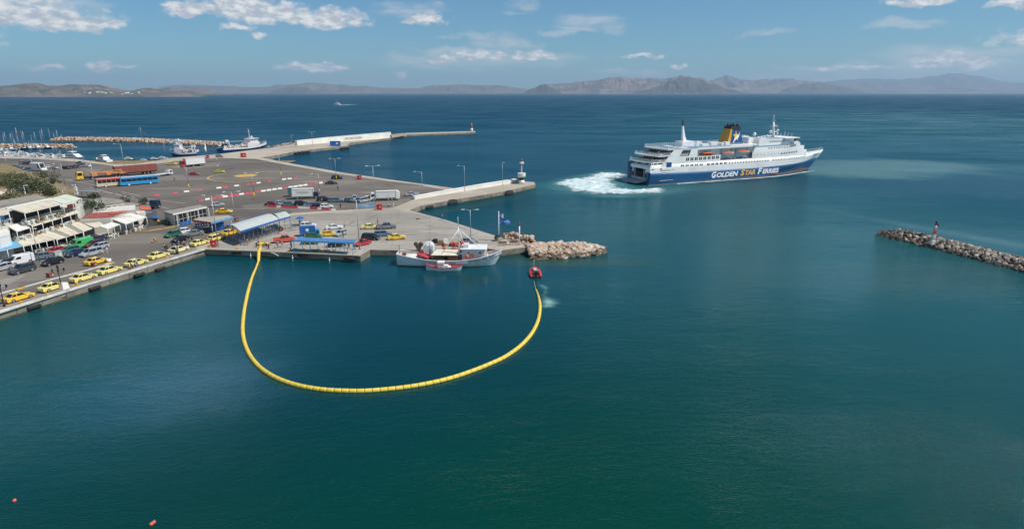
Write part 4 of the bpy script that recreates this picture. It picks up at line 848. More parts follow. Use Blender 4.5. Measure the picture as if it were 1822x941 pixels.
t = thing('container_trailer', 'long brown container on a trailer in the lorry park', 'trailer', P(243, 311), hd((216, 313), (272, 308)) ); L = 16.5
mb = MB(); mb.bb(-L / 2, L / 2, -1.2, 1.2, 1.3, 4.4)
cb = obj('container', mb, cont, t)
for k in range(34):
    x = -L / 2 + .3 + k * (L - .6) / 33
    if k % 2 == 0:
        mb = MB(); mb.bb(-.13, .13, -.03, .03, 1.45, 4.25); obj_cached('rib', mb, cont, 'rib', cb, (x, -1.22, 0))
mb = MB(); mb.bb(-L / 2 + .02, L / 2 - .02, -1.15, 1.15, 4.4, 4.46); obj('roof_sheet', mb, mat('canvas_pale', (.5, .42, .36), .8), cb)
mb = MB(); mb.bb(-L / 2, L / 2, -.5, .5, .85, 1.28); obj('chassis', mb, black, t)
for x in (-L * .40, L * .18, L * .27, L * .36):
    for s in (1, -1): wheel_at(t, x, s * 1.0, .5, .32)
mb = MB()
for k in range(5): mb.box((-L / 2 - 1.2 - k * .5, .2, 1.2 + k * .3), (.5, 1.6, .5), .1 * k)
o = obj('rubble_skip', mb, orangem); o.location = P(243, 311); o.rotation_euler = t.rotation_euler; tag(o, 'orange machinery stacked at the left end of the brown container', 'machinery')
truck('recovery_truck', 290, 313.5, hd((275, 315), (305, 311)), 'white flatbed recovery truck right of the coaches', 'white', 8.2, whitep, 1, 'flat', 1.9, 2.3, 1., (-.3,), deckz=.95, hcab=2.5)
canvas = mat('truck_white', (.68, .68, .64), .55, 0, .06, .5)
truck('box_lorry', 343, 296.5, hd((330, 298), (362, 295)) + math.pi, 'red-cabbed lorry with a long white box near the fishing quay', 'red', 11.5, canvas, 3.0, 'box', 2.2, 2.5, 1.0, (-.38, -.29, .02), deckz=1.15, hcab=3.2)
lt = mat('faded_letter', (.40, .41, .42), .7, 0, 0)
tr_ = truck('box_lorry', 544.5, 353.5, .22, 'white box lorry with faint Calypso lettering on its side', 'navy', 8.6, canvas, 2.5, 'box', 1.7, 2.3, 1., (-.3,), text=(('Calypso', 3.8, 1.0, lt), 1.6, .9), deckz=.95, hcab=2.3)
truck('box_lorry', 528, 349.5, .22, 'teal-green lorry half hidden behind the white box lorry', 'teal', 5.5, C['teal'], 2.1, 'box', 1.5, 2.1, 1., (-.3,), deckz=.9, hcab=2.2)
# refuse lorry: rounded hopper at the tail
t = truck('refuse_lorry', 682, 356.5, .22 + math.pi, 'white refuse lorry with a rounded tail hopper', 'white', 8.4, canvas, 2.2, 'box', 1.9, 2.4, 1., (-.34, -.2), deckz=.95, hcab=2.7)
mb = MB(); mb.loft([[(-4.2, -1.15, .7), (-4.2, 1.15, .7), (-4.2, 1.15, 3.3), (-4.2, -1.15, 3.3)], [(-5.0, -1.1, .6), (-5.0, 1.1, .6), (-5.0, 1.1, 3.1), (-5.0, -1.1, 3.1)], [(-5.5, -1.0, 1.0), (-5.5, 1.0, 1.0), (-5.5, 1.0, 2.6), (-5.5, -1.0, 2.6)]]); obj('tail_hopper', mb, canvas, t)
# blue three-sided box truck (kiosk van)
t = truck('box_truck', 552, 419.5, .30, 'blue box truck with pale oval windows beside the shelter', 'sky', 5.0, C['blue'], 1.9, 'box', 1.2, 1.9, .95, (-.25,), deckz=.75, hcab=1.8, edge=C['blue'])
for k, x in enumerate((-1.6,)):
    mb = MB(); mb.cyl((-.6, 1.2 * -.83, 1.8), (-.6, -1.02, 1.8), .42, n=12)
    obj('oval_window', mb, lampm, t)
mb = MB(); mb.bb(-2.53, -2.5, -.5, .5, 1.5, 2.2); obj('rear_window', mb, lampm, t)
# marina parking, far left: small cars
PK = [(2, 303.5, 'silver', 'silver'), (6, 301, 'white', 'white'), (12, 304.5, 'black', 'black'), (18, 302.5, 'navy', 'dark blue'), (21, 306, 'white', 'white'), (26, 303, 'maroon', 'plum'), (30, 306.5, 'silver', 'silver'), (36, 305, 'red', 'red'), (39, 302, 'grey', 'grey'), (45, 306, 'teal', 'teal'), (52, 303, 'navy', 'dark blue'),
      (28, 299.5, 'grey', 'grey'), (88, 299, 'white', 'white'), (97, 300.5, 'silver', 'silver'), (119, 301, 'black', 'black'), (128, 300, 'maroon', 'maroon'), (135, 298.7, 'charcoal', 'charcoal'), (141, 297.5, 'grey', 'grey'), (148, 295.5, 'navy', 'dark blue'), (154, 297, 'white', 'white'), (143, 292, 'teal', 'teal')]
where = ['at the left edge of the marina car park', 'second from the left edge of the marina park', 'beside the first leaning lamp post', 'just right of the first lamp post', 'in the front row of the marina park', 'in the crowd left of the camper', 'below the plum-coloured one', 'left of the green-grey tent', 'in the back row near the camper', 'just left of the camper van', 'touching the camper van', 'behind the crowded row',
         'right of the camper van', 'by the red sign post', 'at the left end of the second row', 'next to the black one in the second row', 'in the middle of the second row', 'behind the charcoal one', 'near the white motor yacht on land', 'at the right end of the second row', 'parked under the beached motor yacht']
for i, ((x, y, c, n), w) in enumerate(zip(PK, where)): car(['hatch', 'sedan', 'wagon'][i % 3], c, x, y, random.choice([.2, 1.2, -.3, 2.9]), f'small {n} car {w}', 'cars in the marina car park', .95)
van('white', 70, 304.5, -.35, 'white camper van in the marina car park', 6.2, 3.0, 1.25); car('suv', 'grey', 44, 292.5, .1, 'grey pickup crossing behind the marina car park'); car('suv', 'charcoal', 52, 293, .1, 'dark trailer behind the grey pickup')

# ================================================================ barriers
plas_r = mat('barrier_red', (.48, .05, .07), .6, 0, .15, 2, dirt=(.4, .2, .2)); plas_w = mat('barrier_white', (.66, .64, .60), .6, 0, .1, 2, dirt=(.45, .4, .35))
ORD = 'first second third fourth fifth sixth seventh eighth ninth tenth eleventh twelfth thirteenth fourteenth fifteenth sixteenth seventeenth eighteenth nineteenth twentieth'.split() + ['later'] * 60; CNT = {}
def barrier_row(pts, groups, L=1.5, h=.75, group='', what='', gap=.12):
    q = [P(*p) for p in pts]; i = 0
    for a, b, cols in zip(q, q[1:], groups):
        d = b - a; n = max(1, int(d.length / (L + gap))); ang = math.atan2(d.y, d.x)
        for k in range(n):
            c = cols[k % len(cols)]
            if c == ' ': continue
            p = a + d * ((k + .5) / n); key = ('bar', L, h, c)
            if key not in _mc:
                mb = MB(); mb.loft([[(-L / 2, -.28, 0), (L / 2, -.28, 0), (L / 2, .28, 0), (-L / 2, .28, 0)], [(-L / 2, -.24, h * .3), (L / 2, -.24, h * .3), (L / 2, .24, h * .3), (-L / 2, .24, h * .3)], [(-L / 2 + .03, -.1, h * .6), (L / 2 - .03, -.1, h * .6), (L / 2 - .03, .1, h * .6), (-L / 2 + .03, .1, h * .6)], [(-L / 2 + .05, -.08, h), (L / 2 - .05, -.08, h), (L / 2 - .05, .08, h), (-L / 2 + .05, .08, h)]]); _mc[key] = mb.mesh('road_barrier', plas_r if c == 'r' else plas_w)
            o = link('road_barrier', _mc[key], None, p, ang); CNT[(what, c)] = CNT.get((what, c), 0) + 1; tag(o, f"{ORD[CNT[(what, c)] - 1]} {'red' if c == 'r' else 'white'} {what}", 'barrier', group)
barrier_row([(477, 368.2), (500, 369.5), (545, 371.5), (586, 374)], ['rrw', 'rrrrwwrrw', 'wrrwrrrrr'], 1.3, .75, 'plastic barriers before the parked row', 'plastic barrier from the left in front of the parked row', .05)
barrier_row([(586, 374), (600, 374.3)], ['wwww'], 1.3, .5, 'plastic barriers before the parked row', 'plastic barrier from the left in front of the parked row', .05)
barrier_row([(350, 359), (375, 354.5), (453, 343), (512, 334.5), (556, 328.5), (584, 324.5)], ['rwwr r', 'rrwrrwrrwwww', 'rwwwwrwwrwwwwww', 'wwwwrrwwww', 'rwrrwwrwww'], 1.9, .55, 'kerb blocks of the near lane divider', 'kerb block from the left in the near plaza line', .1)
barrier_row([(273, 348.5), (337, 341), (395, 334.5), (455, 327), (500, 320.5), (530, 317)], ['r  r w  ', ' r  w  r w ', 'r w rr   ', 'w r  r  ww  ', 'wwrrrwww r w'], 1.9, .5, 'kerb blocks of the far lane divider', 'kerb block from the left in the broken far line', .1)
# red skips and bins
def bin_(name, px, py, w, d, h, m, label, ang=0, cat='container', legs=False):
    t = thing(name, label, cat, P(px, py), ang); mb = MB(); mb.loft([[(-w / 2, -d / 2, .1), (w / 2, -d / 2, .1), (w / 2, d / 2, .1), (-w / 2, d / 2, .1)], [(-w / 2, -d / 2, h), (w / 2, -d / 2, h), (w / 2, d / 2, h), (-w / 2, d / 2, h)]]); obj('body', mb, m, t)
    mb = MB(); mb.bb(-w / 2 - .05, w / 2 + .05, -d / 2 - .05, d / 2 + .05, h, h + .1); obj('lid', mb, m, t); mb = MB(); mb.bb(w * .1, w * .32, -d / 2 - .02, -d / 2 + .01, h * .45, h * .75); obj('notice', mb, whitep, t); return t
bin_('red_container', 675.5, 373, 1.5, 1.3, 1.55, redp, 'red fire-hose container on the quay near the mole'); bin_('red_container', 639.5, 319.5, 1.6, 1.3, 1.5, redp, 'red fire-hose container on the far side of the plaza'); bin_('red_container', 433.5, 280, 2.6, 1.6, 2.2, redp, 'red container at the root of the far pier'); bin_('red_bin', 380.5, 439, 1.1, .9, 1.4, redp, 'red bin beside the basin corner pole')
bin_('blue_container', 597, 260.2, 6.5, 3, 3.2, C['blue'], 'blue container on the far pier under the white wall', .1)
bin_('utility_cabinet', 104, 460.5, 1.5, .8, 1.6, mat('cabinet_grey', (.38, .42, .38), .6), 'pale grey-green cabinet between the red and black cars', AQ)
bin_('stone_planter', 90, 493, .9, .9, .8, mat('terracotta', (.24, .08, .05), .8), 'terracotta planter on the kerb island', AQ, 'planter'); bin_('stone_planter', 168, 473.5, .7, .7, .7, mat('terracotta', (.24, .08, .05), .8), 'small terracotta planter in front of the lone taxi', AQ, 'planter')
# ================================================================ headland behind the restaurants
grassm = rock_mat('dry_grass', (.17, .145, .07), (.27, .18, .10), (.10, .105, .04), .22)
HP = [(-200, 296, 9), (-60, 302, 9), (0, 307, 8.5), (40, 314, 8.3), (68, 321, 8.2), (95, 330, 7), (112, 336, 5.2), (128, 343, 3.4), (140, 350, 1.6), (-200, 360, 9.2), (-60, 352, 9.6), (0, 346, 9.8), (50, 345, 9.2), (90, 352, 7.5), (120, 356, 5), (148, 356, 1.5)]
HW = [P(a, b, c) for a, b, c in HP]
FOOT = [P(-420, 300, G), P(0, 305, G), P(70, 312, G), P(110, 322, G), P(135, 335, G), P(152, 348, G), P(160, 358, G), P(100, 392, G), P(0, 408, G), P(-420, 500, G)]
def fheight(x, y):
    n = d = 0
    for h_ in HW: w_ = 1 / (((x - h_.x) ** 2 + (y - h_.y) ** 2) + 3) ** 1.6; n += w_ * h_.z; d += w_
    return n / d
def edge_dist(x, y, poly):
    ins = False; best = 1e9
    for i in range(len(poly)):
        a, b = poly[i], poly[(i + 1) % len(poly)]
        if (a.y > y) != (b.y > y) and x < (b.x - a.x) * (y - a.y) / (b.y - a.y) + a.x: ins = not ins
        vx, vy = b.x - a.x, b.y - a.y; t = max(0, min(1, ((x - a.x) * vx + (y - a.y) * vy) / (vx * vx + vy * vy))); best = min(best, math.hypot(x - a.x - t * vx, y - a.y - t * vy))
    return best if ins else -best
def hill_z(x, y):
    e = edge_dist(x, y, FOOT)
    if e <= 0: return G - .3 + max(-1, e * .2)
    k = min(1, e / 16); k = k * k * (3 - 2 * k)
    n = mnoise.fractal(Vector((x * .11, y * .11, 3)), 1, 2, 5)
    return G - .1 + (fheight(x, y) - G) * k + n * 1.0 * k
mb = MB(); xs0, xs1, ys0, ys1 = -230, -118, 150, 330; nx, ny = 120, 150; vs = []
for j in range(ny + 1):
    for i in range(nx + 1):
        x = xs0 + (xs1 - xs0) * i / nx; y = ys0 + (ys1 - ys0) * j / ny; vs.append((x, y, hill_z(x, y)))
mb._add(vs, [(j * (nx + 1) + i, j * (nx + 1) + i + 1, (j + 1) * (nx + 1) + i + 1, (j + 1) * (nx + 1) + i) for j in range(ny) for i in range(nx)], True)
struct('hillside', mb, grassm)
leafm = [mat('leaf_dark', (.030, .045, .015), .8, 0, .35, 2), mat('leaf_olive', (.075, .085, .03), .8, 0, .3, 2), mat('leaf_dry', (.13, .115, .045), .8, 0, .3, 2)]
twig = mat('twig', (.10, .07, .045), .9)
def shrub(px, py, z, r, h, kind, label, seed=0, n=420, name='shrub', cat='shrub', stem=.25, base=None):
    rr = random.Random(seed); q = P(px, py, z) if base is None else base; t = thing(name, label, cat, q); mb = MB()
    cl = [(Vector((rr.uniform(-.75, .75) * r, rr.uniform(-.75, .75) * r, rr.uniform(.2, .85) * h)), rr.uniform(.28, .5) * r) for _ in range(max(6, int(n / 55)))]
    for i in range(n):
        c, cr_ = rr.choice(cl); d = Vector((rr.gauss(0, 1), rr.gauss(0, 1), rr.gauss(0, .8))).normalized(); p = c + d * cr_ * rr.uniform(.6, 1.05); p.z = max(.02, p.z)
        a = Vector((rr.gauss(0, 1), rr.gauss(0, 1), rr.gauss(0, 1))).normalized(); b = a.orthogonal().normalized(); s = rr.uniform(.09, .2) * (.6 + r * .25); mb.face([p - a * s, p + b * s * .6, p + a * s, p - b * s * .6])
    obj('foliage', mb, leafm[kind], t); mb = MB()
    for k in range(3): mb.cyl((0, 0, -.2), (rr.uniform(-.4, .4) * r, rr.uniform(-.4, .4) * r, h * .6), .07, .03, 5)
    obj('trunk', mb, twig, t); return t
SH = [(80, 322, 8, 3.2, 3.0, 1, 'round dry-topped bush standing up on the ridge of the headland'), (96, 327, 7, 1.7, 1.5, 0, 'small dark bush beside the round one on the ridge'), (30, 322, 8.2, 3.4, 2.2, 1, 'olive bush above the long dark thicket'), (12, 318, 8.3, 3.2, 1.6, 1, 'olive bush at the left end of the ridge'),
      (45, 333, 8.5, 3.6, 2.2, 0, 'dark thicket in the middle of the headland slope'), (60, 339, 8.3, 3.8, 2.4, 0, 'largest dark thicket behind the upper terrace'), (76, 345, 7.6, 3.4, 2.2, 0, 'dark thicket above the pale canopy'), (92, 348, 6.8, 2.4, 1.7, 0, 'right end of the dark thicket above the canopy'),
      (40, 345, 9, 3.0, 2.0, 0, 'dark bushes behind the tall pale post'), (22, 333, 8.6, 3.0, 1.8, 1, 'olive bush left of the dark thicket'), (5, 330, 9, 2.8, 1.6, 1, 'bush at the left edge by the pale rocks'), (14, 354, 9.8, 2.2, 1.2, 2, 'dry bush on the sandy bank at the left'), (-6, 318, 8.6, 3, 1.6, 1, 'bush cut by the left edge of the picture')]
for i, s in enumerate(SH): shrub(*s, seed=i, n=650)
shrub(165, 376, 5.0, 2.6, 3.4, 0, 'dark green tree between the upper terrace and the red roof', 31, 1100, 'small_tree', 'tree'); shrub(225, 361, G, 1.8, 2.2, 0, 'dark bush behind the grey flat roof', 32); shrub(254, 364, G, 1.8, 2.0, 0, 'dark bush beside the orange roof', 33); shrub(290, 400, G, 1.0, 1.4, 0, 'potted green bush by the blue-panelled office', 34, 300); shrub(297, 401, G, .8, 1.2, 0, 'second green bush by the blue-panelled office', 35, 300)
shrub(92, 436, G, .9, 1.3, 0, 'green bush between the two lower awnings', 36, 300); shrub(196, 407, G + .1, 1.1, 1.6, 0, 'dark plant under the small square awning', 37, 350); shrub(240, 397, G, 1.3, 2.0, 0, 'dark plant under the right-hand awning', 38, 350)
pale_rock = [(8, 341, 9.6), (0, 345, 9.8), (15, 344, 9.3), (22, 340, 9.2)]
for i, (a, b, c) in enumerate(pale_rock):
    o = link('rock_outcrop', rock_mesh(70 + i, stones[1 if i % 2 else 3])); o.location = P(a, b, c); o.scale = (2.4, 2, .9); tag(o, ['pale rock lump below the olive bush at left', 'pale rock at the left edge of the headland', 'pale rock left of the dark thicket', 'smallest pale rock beside the thicket'][i], 'rock')

# ================================================================ restaurant terraces
canvas_w = mat('awning_cream', (.60, .55, .43), .85, 0, .08, .6, dirt=(.42, .37, .28)); canvas_p = mat('awning_pale', (.68, .66, .60), .85, 0, .05, .8); canvas_g = mat('awning_green_white', (.56, .60, .48), .85, 0, .05, .5); canvas_grey = mat('awning_grey', (.26, .25, .21), .9, 0, .12, .8)
tilem = mat('roof_red', (.34, .09, .075), .8, 0, .18, 2); flatg = mat('roof_grey', (.27, .245, .21), .9, 0, .15, .5, dirt=(.18, .16, .14)); plaster = mat('plaster', (.60, .57, .50), .85, 0, .08, .6, dirt=(.45, .41, .35)); blue_roof = mat('roof_sky_blue', (.13, .36, .56), .6, 0, .05, .5)
dark_in = mat('shaded_interior', (.07, .06, .05), .9, 0, .3, 1); bluegl = mat('blue_pane', (.05, .14, .26), .25, 0, .1, 1); frame_w = mat('frame_white', (.66, .66, .62), .6, 0, .05)  # dark_in: shade of the interiors painted in as a near-black colour
def awning(name, label, back, front, zb, zf, n, m, strip=None, post=True, zg=G, sag=.05, cat='awning', every=1, parts=('panel',)):
    """back/front: two pixels each (left, right) at heights zb, zf; n canvas panels side by side with gaps"""
    B0, B1 = P(*back[0], zb), P(*back[1], zb); F0, F1 = P(*front[0], zf), P(*front[1], zf); t = thing(name, label, cat, Vector((F0.x, F0.y, zg))); O = t.location
    for i in range(n):
        a, b = (i + .012) / n, (i + 1 - .012) / n; mt = strip if (strip is not None and i % 3 == 2) else m; mb = MB()
        pts = [F0.lerp(F1, a) - O, F0.lerp(F1, b) - O, B0.lerp(B1, b) - O, B0.lerp(B1, a) - O]; up = random.uniform(0, .06)
        mb.slab([p + Vector((0, 0, up)) for p in pts], .05); mb.slab([pts[0] + Vector((0, 0, up)), pts[1] + Vector((0, 0, up)), pts[1] + Vector((0, .06, up - .22)), pts[0] + Vector((0, .06, up - .22))], .02)
        obj(parts[0], mb, mt, t)
    fr = MB()
    for i in range(n + 1): fr.bar(F0.lerp(F1, i / n) - O - Vector((0, 0, .1)), B0.lerp(B1, i / n) - O - Vector((0, 0, .1)), .07, .1)
    fr.bar(F0 - O - Vector((0, 0, .12)), F1 - O - Vector((0, 0, .12)), .08, .1); obj('frame', fr, frame_w, t)
    if post:
        k = max(2, n // every + 1)
        for i in range(k):
            p = F0.lerp(F1, i / (k - 1)) - O; mb = MB(); mb.cyl((p.x, p.y, 0), (p.x, p.y, p.z - .1), .07, n=6); obj('post', mb, frame_w, t)
    return t, (F0, F1, B0, B1)
def furniture(F0, F1, B0, B1, z, n, seed, where):
    rr = random.Random(seed); cols = [('white', frame_w), ('white', frame_w), ('wooden', woodm), ('white', frame_w)]
    spots_ = ['at the left end', 'left of centre', 'in the middle', 'right of centre', 'at the right end']
    for i in range(n):
        u = (i + .5) / n; w_ = rr.uniform(.10, .3); p = F0.lerp(F1, u).lerp(B0.lerp(B1, u), w_); p.z = z; nm, m = cols[(i + seed) % 4]
        t = thing('cafe_table', f'{ORD[i]} {nm} table from the left {where}', 'table', p, rr.uniform(0, 1), 'terrace tables ' + where)
        if ('ct', nm) not in _mc:
            mb = MB(); mb.box((0, 0, .74), (1.0, 1.0, .05)); _mc['ct', nm] = mb.mesh('table_top', m); mb = MB(); mb.cyl((0, 0, 0), (0, 0, .72), .05); mb.box((0, 0, .02), (.5, .5, .04)); _mc['cl', nm] = mb.mesh('leg', m)
            mb = MB()
            mb.box((.85, 0, .44), (.42, .42, .05)); mb.box((1.06, 0, .68), (.04, .42, .48)); mb.box((.7, 0, .22), (.04, .38, .42)); mb.box((1.02, 0, .22), (.04, .38, .42))
            _mc['cc', nm] = mb.mesh('chair', m)
        link('table_top', _mc['ct', nm], t); link('leg', _mc['cl', nm], t)
        for a in range(4): ch = link('chair', _mc['cc', nm], None, p, t.rotation_euler.z + a * math.pi / 2); tag(ch, f'{nm} chair at the {ORD[i]} table {where}', 'chair', 'terrace chairs ' + where)
def block(name, label, pts, z0, z1, m, parapet=.35, cat='building', roofm=None, openings=0, om=None, hidden=False):
    """building whose roof outline shows at pixels pts at height z1"""
    q = [P(*p, z1) for p in pts]; O = Vector((q[0].x, q[0].y, z0)); t = thing(name, label, cat, O); mb = MB(); mb.prism([(v.x - O.x, v.y - O.y) for v in q], 0, z1 - z0 - .25); obj('wall', mb, m, t)
    mb = MB(); c = sum(q, Vector()) / len(q); e = [c + (v - c) * 1.02 for v in q]; mb.prism([(v.x - O.x, v.y - O.y) for v in e], z1 - z0 - .25, z1 - z0); obj('roof', mb, roofm or m, t)
    for i in range(openings):
        a, b = q[0] - O, q[1] - O; d = (b - a).normalized(); n = Vector((d.y, -d.x, 0)); L = (b - a).length; s0 = L * (i + .18) / openings; s1 = L * (i + .82) / openings; h = z1 - z0; mb = MB()
        A = a + d * s0 + n * .01; Bp = a + d * s1 + n * .01; mb.prism([(v.x, v.y) for v in (A, Bp, Bp + n * .05, A + n * .05)], .5 if h > 2.8 else .3, h - .7); w_ = obj('window', mb, om or glass, t)
        fm = MB(); fm.bar(Vector((A.x, A.y, h - .66)) + n * .04, Vector((Bp.x, Bp.y, h - .66)) + n * .04, .1); fm.bar(Vector((A.x, A.y, .45)) + n * .04, Vector((Bp.x, Bp.y, .45)) + n * .04, .12); obj('frame', fm, frame_w, w_)
    return t
# dark rear walls and floors of each level
ZM, ZT = 4.6, 7.4
def floor_slab(name, label, pts, z, th, m=plaster, cat='terrace'):
    q = [P(*p, z) for p in pts]; O = q[0].copy(); mb = MB(); mb.slab([v - O for v in q], th); o = obj(name, mb, m); o.location = O; return tag(o, label, cat)
floor_slab('middle_terrace', 'middle restaurant terrace with the white parapet edge', [(-120, 466), (0, 430), (26, 422.5), (60, 412), (100, 400.5), (138, 390), (146, 381), (140, 365), (60, 376), (-120, 410)], ZM, ZM - G + .3, plaster)
floor_slab('upper_terrace', 'upper restaurant terrace under the cream roof', [(-120, 440), (0, 406), (42, 395.5), (90, 382), (142, 368), (150, 360), (128, 350), (60, 358), (-120, 400)], ZT, ZT - ZM + .3, plaster)
mb = MB()
def parapet(name, label, pts, z, h, m=frame_w, th=.25):
    q = [P(*p, z) for p in pts]; O = q[0].copy(); mb = MB()
    for a, b in zip(q, q[1:]):
        d = (b - a).normalized(); n = Vector((-d.y, d.x, 0)) * th; mb.prism([((v - O).x, (v - O).y) for v in (a, b, b + n, a + n)], -.15, h)
    o = obj(name, mb, m); o.location = O; return tag(o, label, 'parapet')
parapet('white_parapet', 'long white parapet of the middle terrace', [(26, 423), (60, 412.5), (100, 401), (138, 390.5)], ZM, .45)
parapet('white_parapet', 'pink-white parapet of the upper terrace with rounded lamps', [(42, 396), (90, 382.5), (128, 372.5), (146, 366)], ZT, .75, plaster)
# railings
def railing(name, label, pts, z, h=1.0, n=30, m=frame_w, group=None, x=True):
    q = [P(*p, z) for p in pts]; O = q[0].copy(); t = thing(name, label, 'railing', O, 0, group); mb = MB()
    for a, b in zip(q, q[1:]):
        a, b = a - O, b - O; k = max(1, int(n * (b - a).length / max(.1, sum((q[i + 1] - q[i]).length for i in range(len(q) - 1)))))
        for zz in (h, h * .12): mb.bar(a + Vector((0, 0, zz)), b + Vector((0, 0, zz)), .07)
        for i in range(k + 1):
            p = a.lerp(b, i / k); mb.bar(p, p + Vector((0, 0, h)), .05)
            if x and i < k: p2 = a.lerp(b, (i + 1) / k); mb.bar(p + Vector((0, 0, .12)), p2 + Vector((0, 0, h)), .035); mb.bar(p + Vector((0, 0, h)), p2 + Vector((0, 0, .12)), .035)
    obj('rails', mb, m, t); return t
railing('terrace_railing', 'white crossed railing of the upper left terrace', [(0, 404), (18, 399), (41, 392.5)], ZT, 1.2, 9)
railing('terrace_railing', 'white railing under the small white middle awning', [(24, 424), (53, 415)], ZM, 1.1, 8)
# lower awnings
t1, c1 = awning('restaurant_awning', 'left lower cream awning beside the sky-blue roof', [(20, 424), (56, 413)], [(41, 437.5), (95.5, 425.5)], 4.9, 4.1, 4, canvas_w)
t2, c2 = awning('restaurant_awning', 'large lower awning with dark grey cloth strips', [(57, 413), (118, 396)], [(101, 426), (147.5, 412)], 5.0, 4.1, 6, canvas_w, canvas_grey, every=2)
t3, c3 = awning('restaurant_awning', 'lower cream awning right of the striped one', [(119, 395.6), (150, 390.5)], [(148, 411.5), (167, 405)], 5.0, 4.1, 3, canvas_w, every=2)
t3b, _ = awning('restaurant_awning', 'grey awning between the striped awning and the red roof', [(126, 391), (146, 389.6)], [(150, 397.5), (183, 395)], 5.2, 4.8, 2, canvas_grey, post=False)
t3c, _ = awning('restaurant_awning', 'narrow cream awning below the red roof', [(150, 397.5), (178, 395)], [(168, 404.5), (186, 401)], 4.8, 4.4, 3, canvas_w, post=False)
t4, c4 = awning('restaurant_awning', 'small square white awning over potted plants', [(176.8, 402.7), (199, 395.3)], [(191, 407.3), (213, 398.8)], 4.5, 4.2, 2, canvas_p)
t5, c5 = awning('restaurant_awning', 'right-hand white awning on tall white posts', [(193.8, 387.3), (233, 379.5)], [(223.5, 398.6), (260.5, 386)], 5.2, 4.4, 3, canvas_p)
for (c, z, n, s, w) in ((c1, G, 5, 1, 'under the left lower awning'), (c2, G, 8, 2, 'under the striped awning'), (c3, G, 3, 3, 'under the cream awning right of the striped one'), (c4, G, 3, 4, 'under the small square awning'), (c5, G, 5, 5, 'under the right-hand awning')): furniture(*c, z, n, s, w)
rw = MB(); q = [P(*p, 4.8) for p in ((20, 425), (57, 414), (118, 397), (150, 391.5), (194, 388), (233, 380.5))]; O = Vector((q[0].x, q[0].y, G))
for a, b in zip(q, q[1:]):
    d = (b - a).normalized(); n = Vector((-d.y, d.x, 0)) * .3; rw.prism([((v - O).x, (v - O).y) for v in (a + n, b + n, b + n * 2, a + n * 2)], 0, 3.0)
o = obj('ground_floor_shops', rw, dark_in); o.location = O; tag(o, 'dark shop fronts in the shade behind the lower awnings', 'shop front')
def shade_front(name, label, pts, zp, z0, h, m=dark_in):  # dark walls added to carry the shade under the terrace roofs
    q = [P(*p, zp) for p in pts]; O = Vector((q[0].x, q[0].y, z0)); mb = MB()
    for a, b in zip(q, q[1:]):
        d = (b - a).normalized(); n = Vector((-d.y, d.x, 0)) * .3; mb.prism([((v - O).x, (v - O).y) for v in (a, b, b + n, a + n)], 0, h)
    o = obj(name, mb, m); o.location = O; return tag(o, label, 'building front')
shade_front('shade_wall', 'dark dining rooms behind the middle row of awnings', [(16, 404), (44, 397), (136, 374)], ZM + 2.6, ZM, 2.5)
shade_front('shade_wall', 'dark dining rooms behind the upper cream canopy', [(20, 374), (88, 358), (104, 354)], ZT + 3.0, ZT, 2.8)
# middle awnings
t6, c6 = awning('restaurant_awning', 'middle row of cream awnings above the white parapet', [(43, 394.5), (134, 372.5)], [(57, 402.5), (140, 377.5)], ZM + 2.9, ZM + 2.5, 5, canvas_w, zg=ZM)
t7, c7 = awning('restaurant_awning', 'sloping white awning at the left of the middle row', [(14.5, 402.5), (43, 394.5)], [(29.5, 411.5), (53, 404.5)], ZM + 3.0, ZM + 2.3, 1, canvas_p, zg=ZM)
furniture(*c6, ZM + .02, 9, 6, 'on the middle terrace'); furniture(*c7, ZM + .02, 2, 7, 'under the sloping white awning')
# upper roofs
t8, c8 = awning('restaurant_canopy', 'large ribbed cream canopy of the upper terrace', [(17, 371), (86, 355)], [(43.5, 379), (109, 363)], ZT + 3.3, ZT + 2.9, 7, canvas_w, zg=ZT, cat='canopy', every=2); furniture(*c8, ZT + .02, 7, 8, 'on the upper terrace')
t9, c9 = awning('restaurant_canopy', 'pale green-white canopy at the top right of the terraces', [(86, 354.5), (117.5, 346)], [(112, 362.5), (144.5, 353)], ZT + 3.4, ZT + 3.0, 2, canvas_g, zg=ZT, cat='canopy')
mb = MB(); a, b = P(11, 371.5, ZT + 3.5), P(90, 353.5, ZT + 3.5); mb.bar((0, 0, 0), b - a, .5, .3); o = obj('roof_beam', mb, frame_w); o.location = a; tag(o, 'long white ridge beam along the top of the upper canopy', 'beam')
awning('restaurant_canopy', 'white canopy at the left edge of the upper terrace', [(-40, 381), (12, 374)], [(-40, 388), (16, 380)], ZT + 3.2, ZT + 2.9, 3, canvas_w, zg=ZT, cat='canopy')
block('rooftop_block', 'long grey flat roof behind the upper terrace with a skylight', [(-40, 372), (8, 366), (80, 351), (60, 347), (0, 357), (-40, 362)], ZT, ZT + 2.6, plaster, roofm=flatg)
def pane(name, label, pa, pb, z0, z1, m, n, cat='glass screen'):
    a, b = P(*pa, z0), P(*pb, z0); t = thing(name, label, cat, a); d = b - a
    for i in range(n):
        p, q = d * ((i + .04) / n), d * ((i + .96) / n); nn = Vector((-d.y, d.x, 0)).normalized() * .04; mb = MB(); mb.prism([(v.x, v.y) for v in (p, q, q + nn, p + nn)], .05, z1 - z0 - .05); obj('pane', mb, m, t)
    mb = MB()
    for i in range(n + 1): mb.bar(d * (i / n), d * (i / n) + Vector((0, 0, z1 - z0)), .1)
    mb.bar(Vector((0, 0, z1 - z0)), d + Vector((0, 0, z1 - z0)), .1); obj('frame', mb, frame_w, t); return t
pane('blue_screen', 'dark blue glass screens at the left end of the upper terrace', (20.5, 394.5), (41, 389), ZT + .1, ZT + 2.6, bluegl, 2); pane('blue_screen', 'blue glass screens touching the left edge of the picture', (-10, 400), (18, 395), ZT + .1, ZT + 2.4, bluegl, 3)
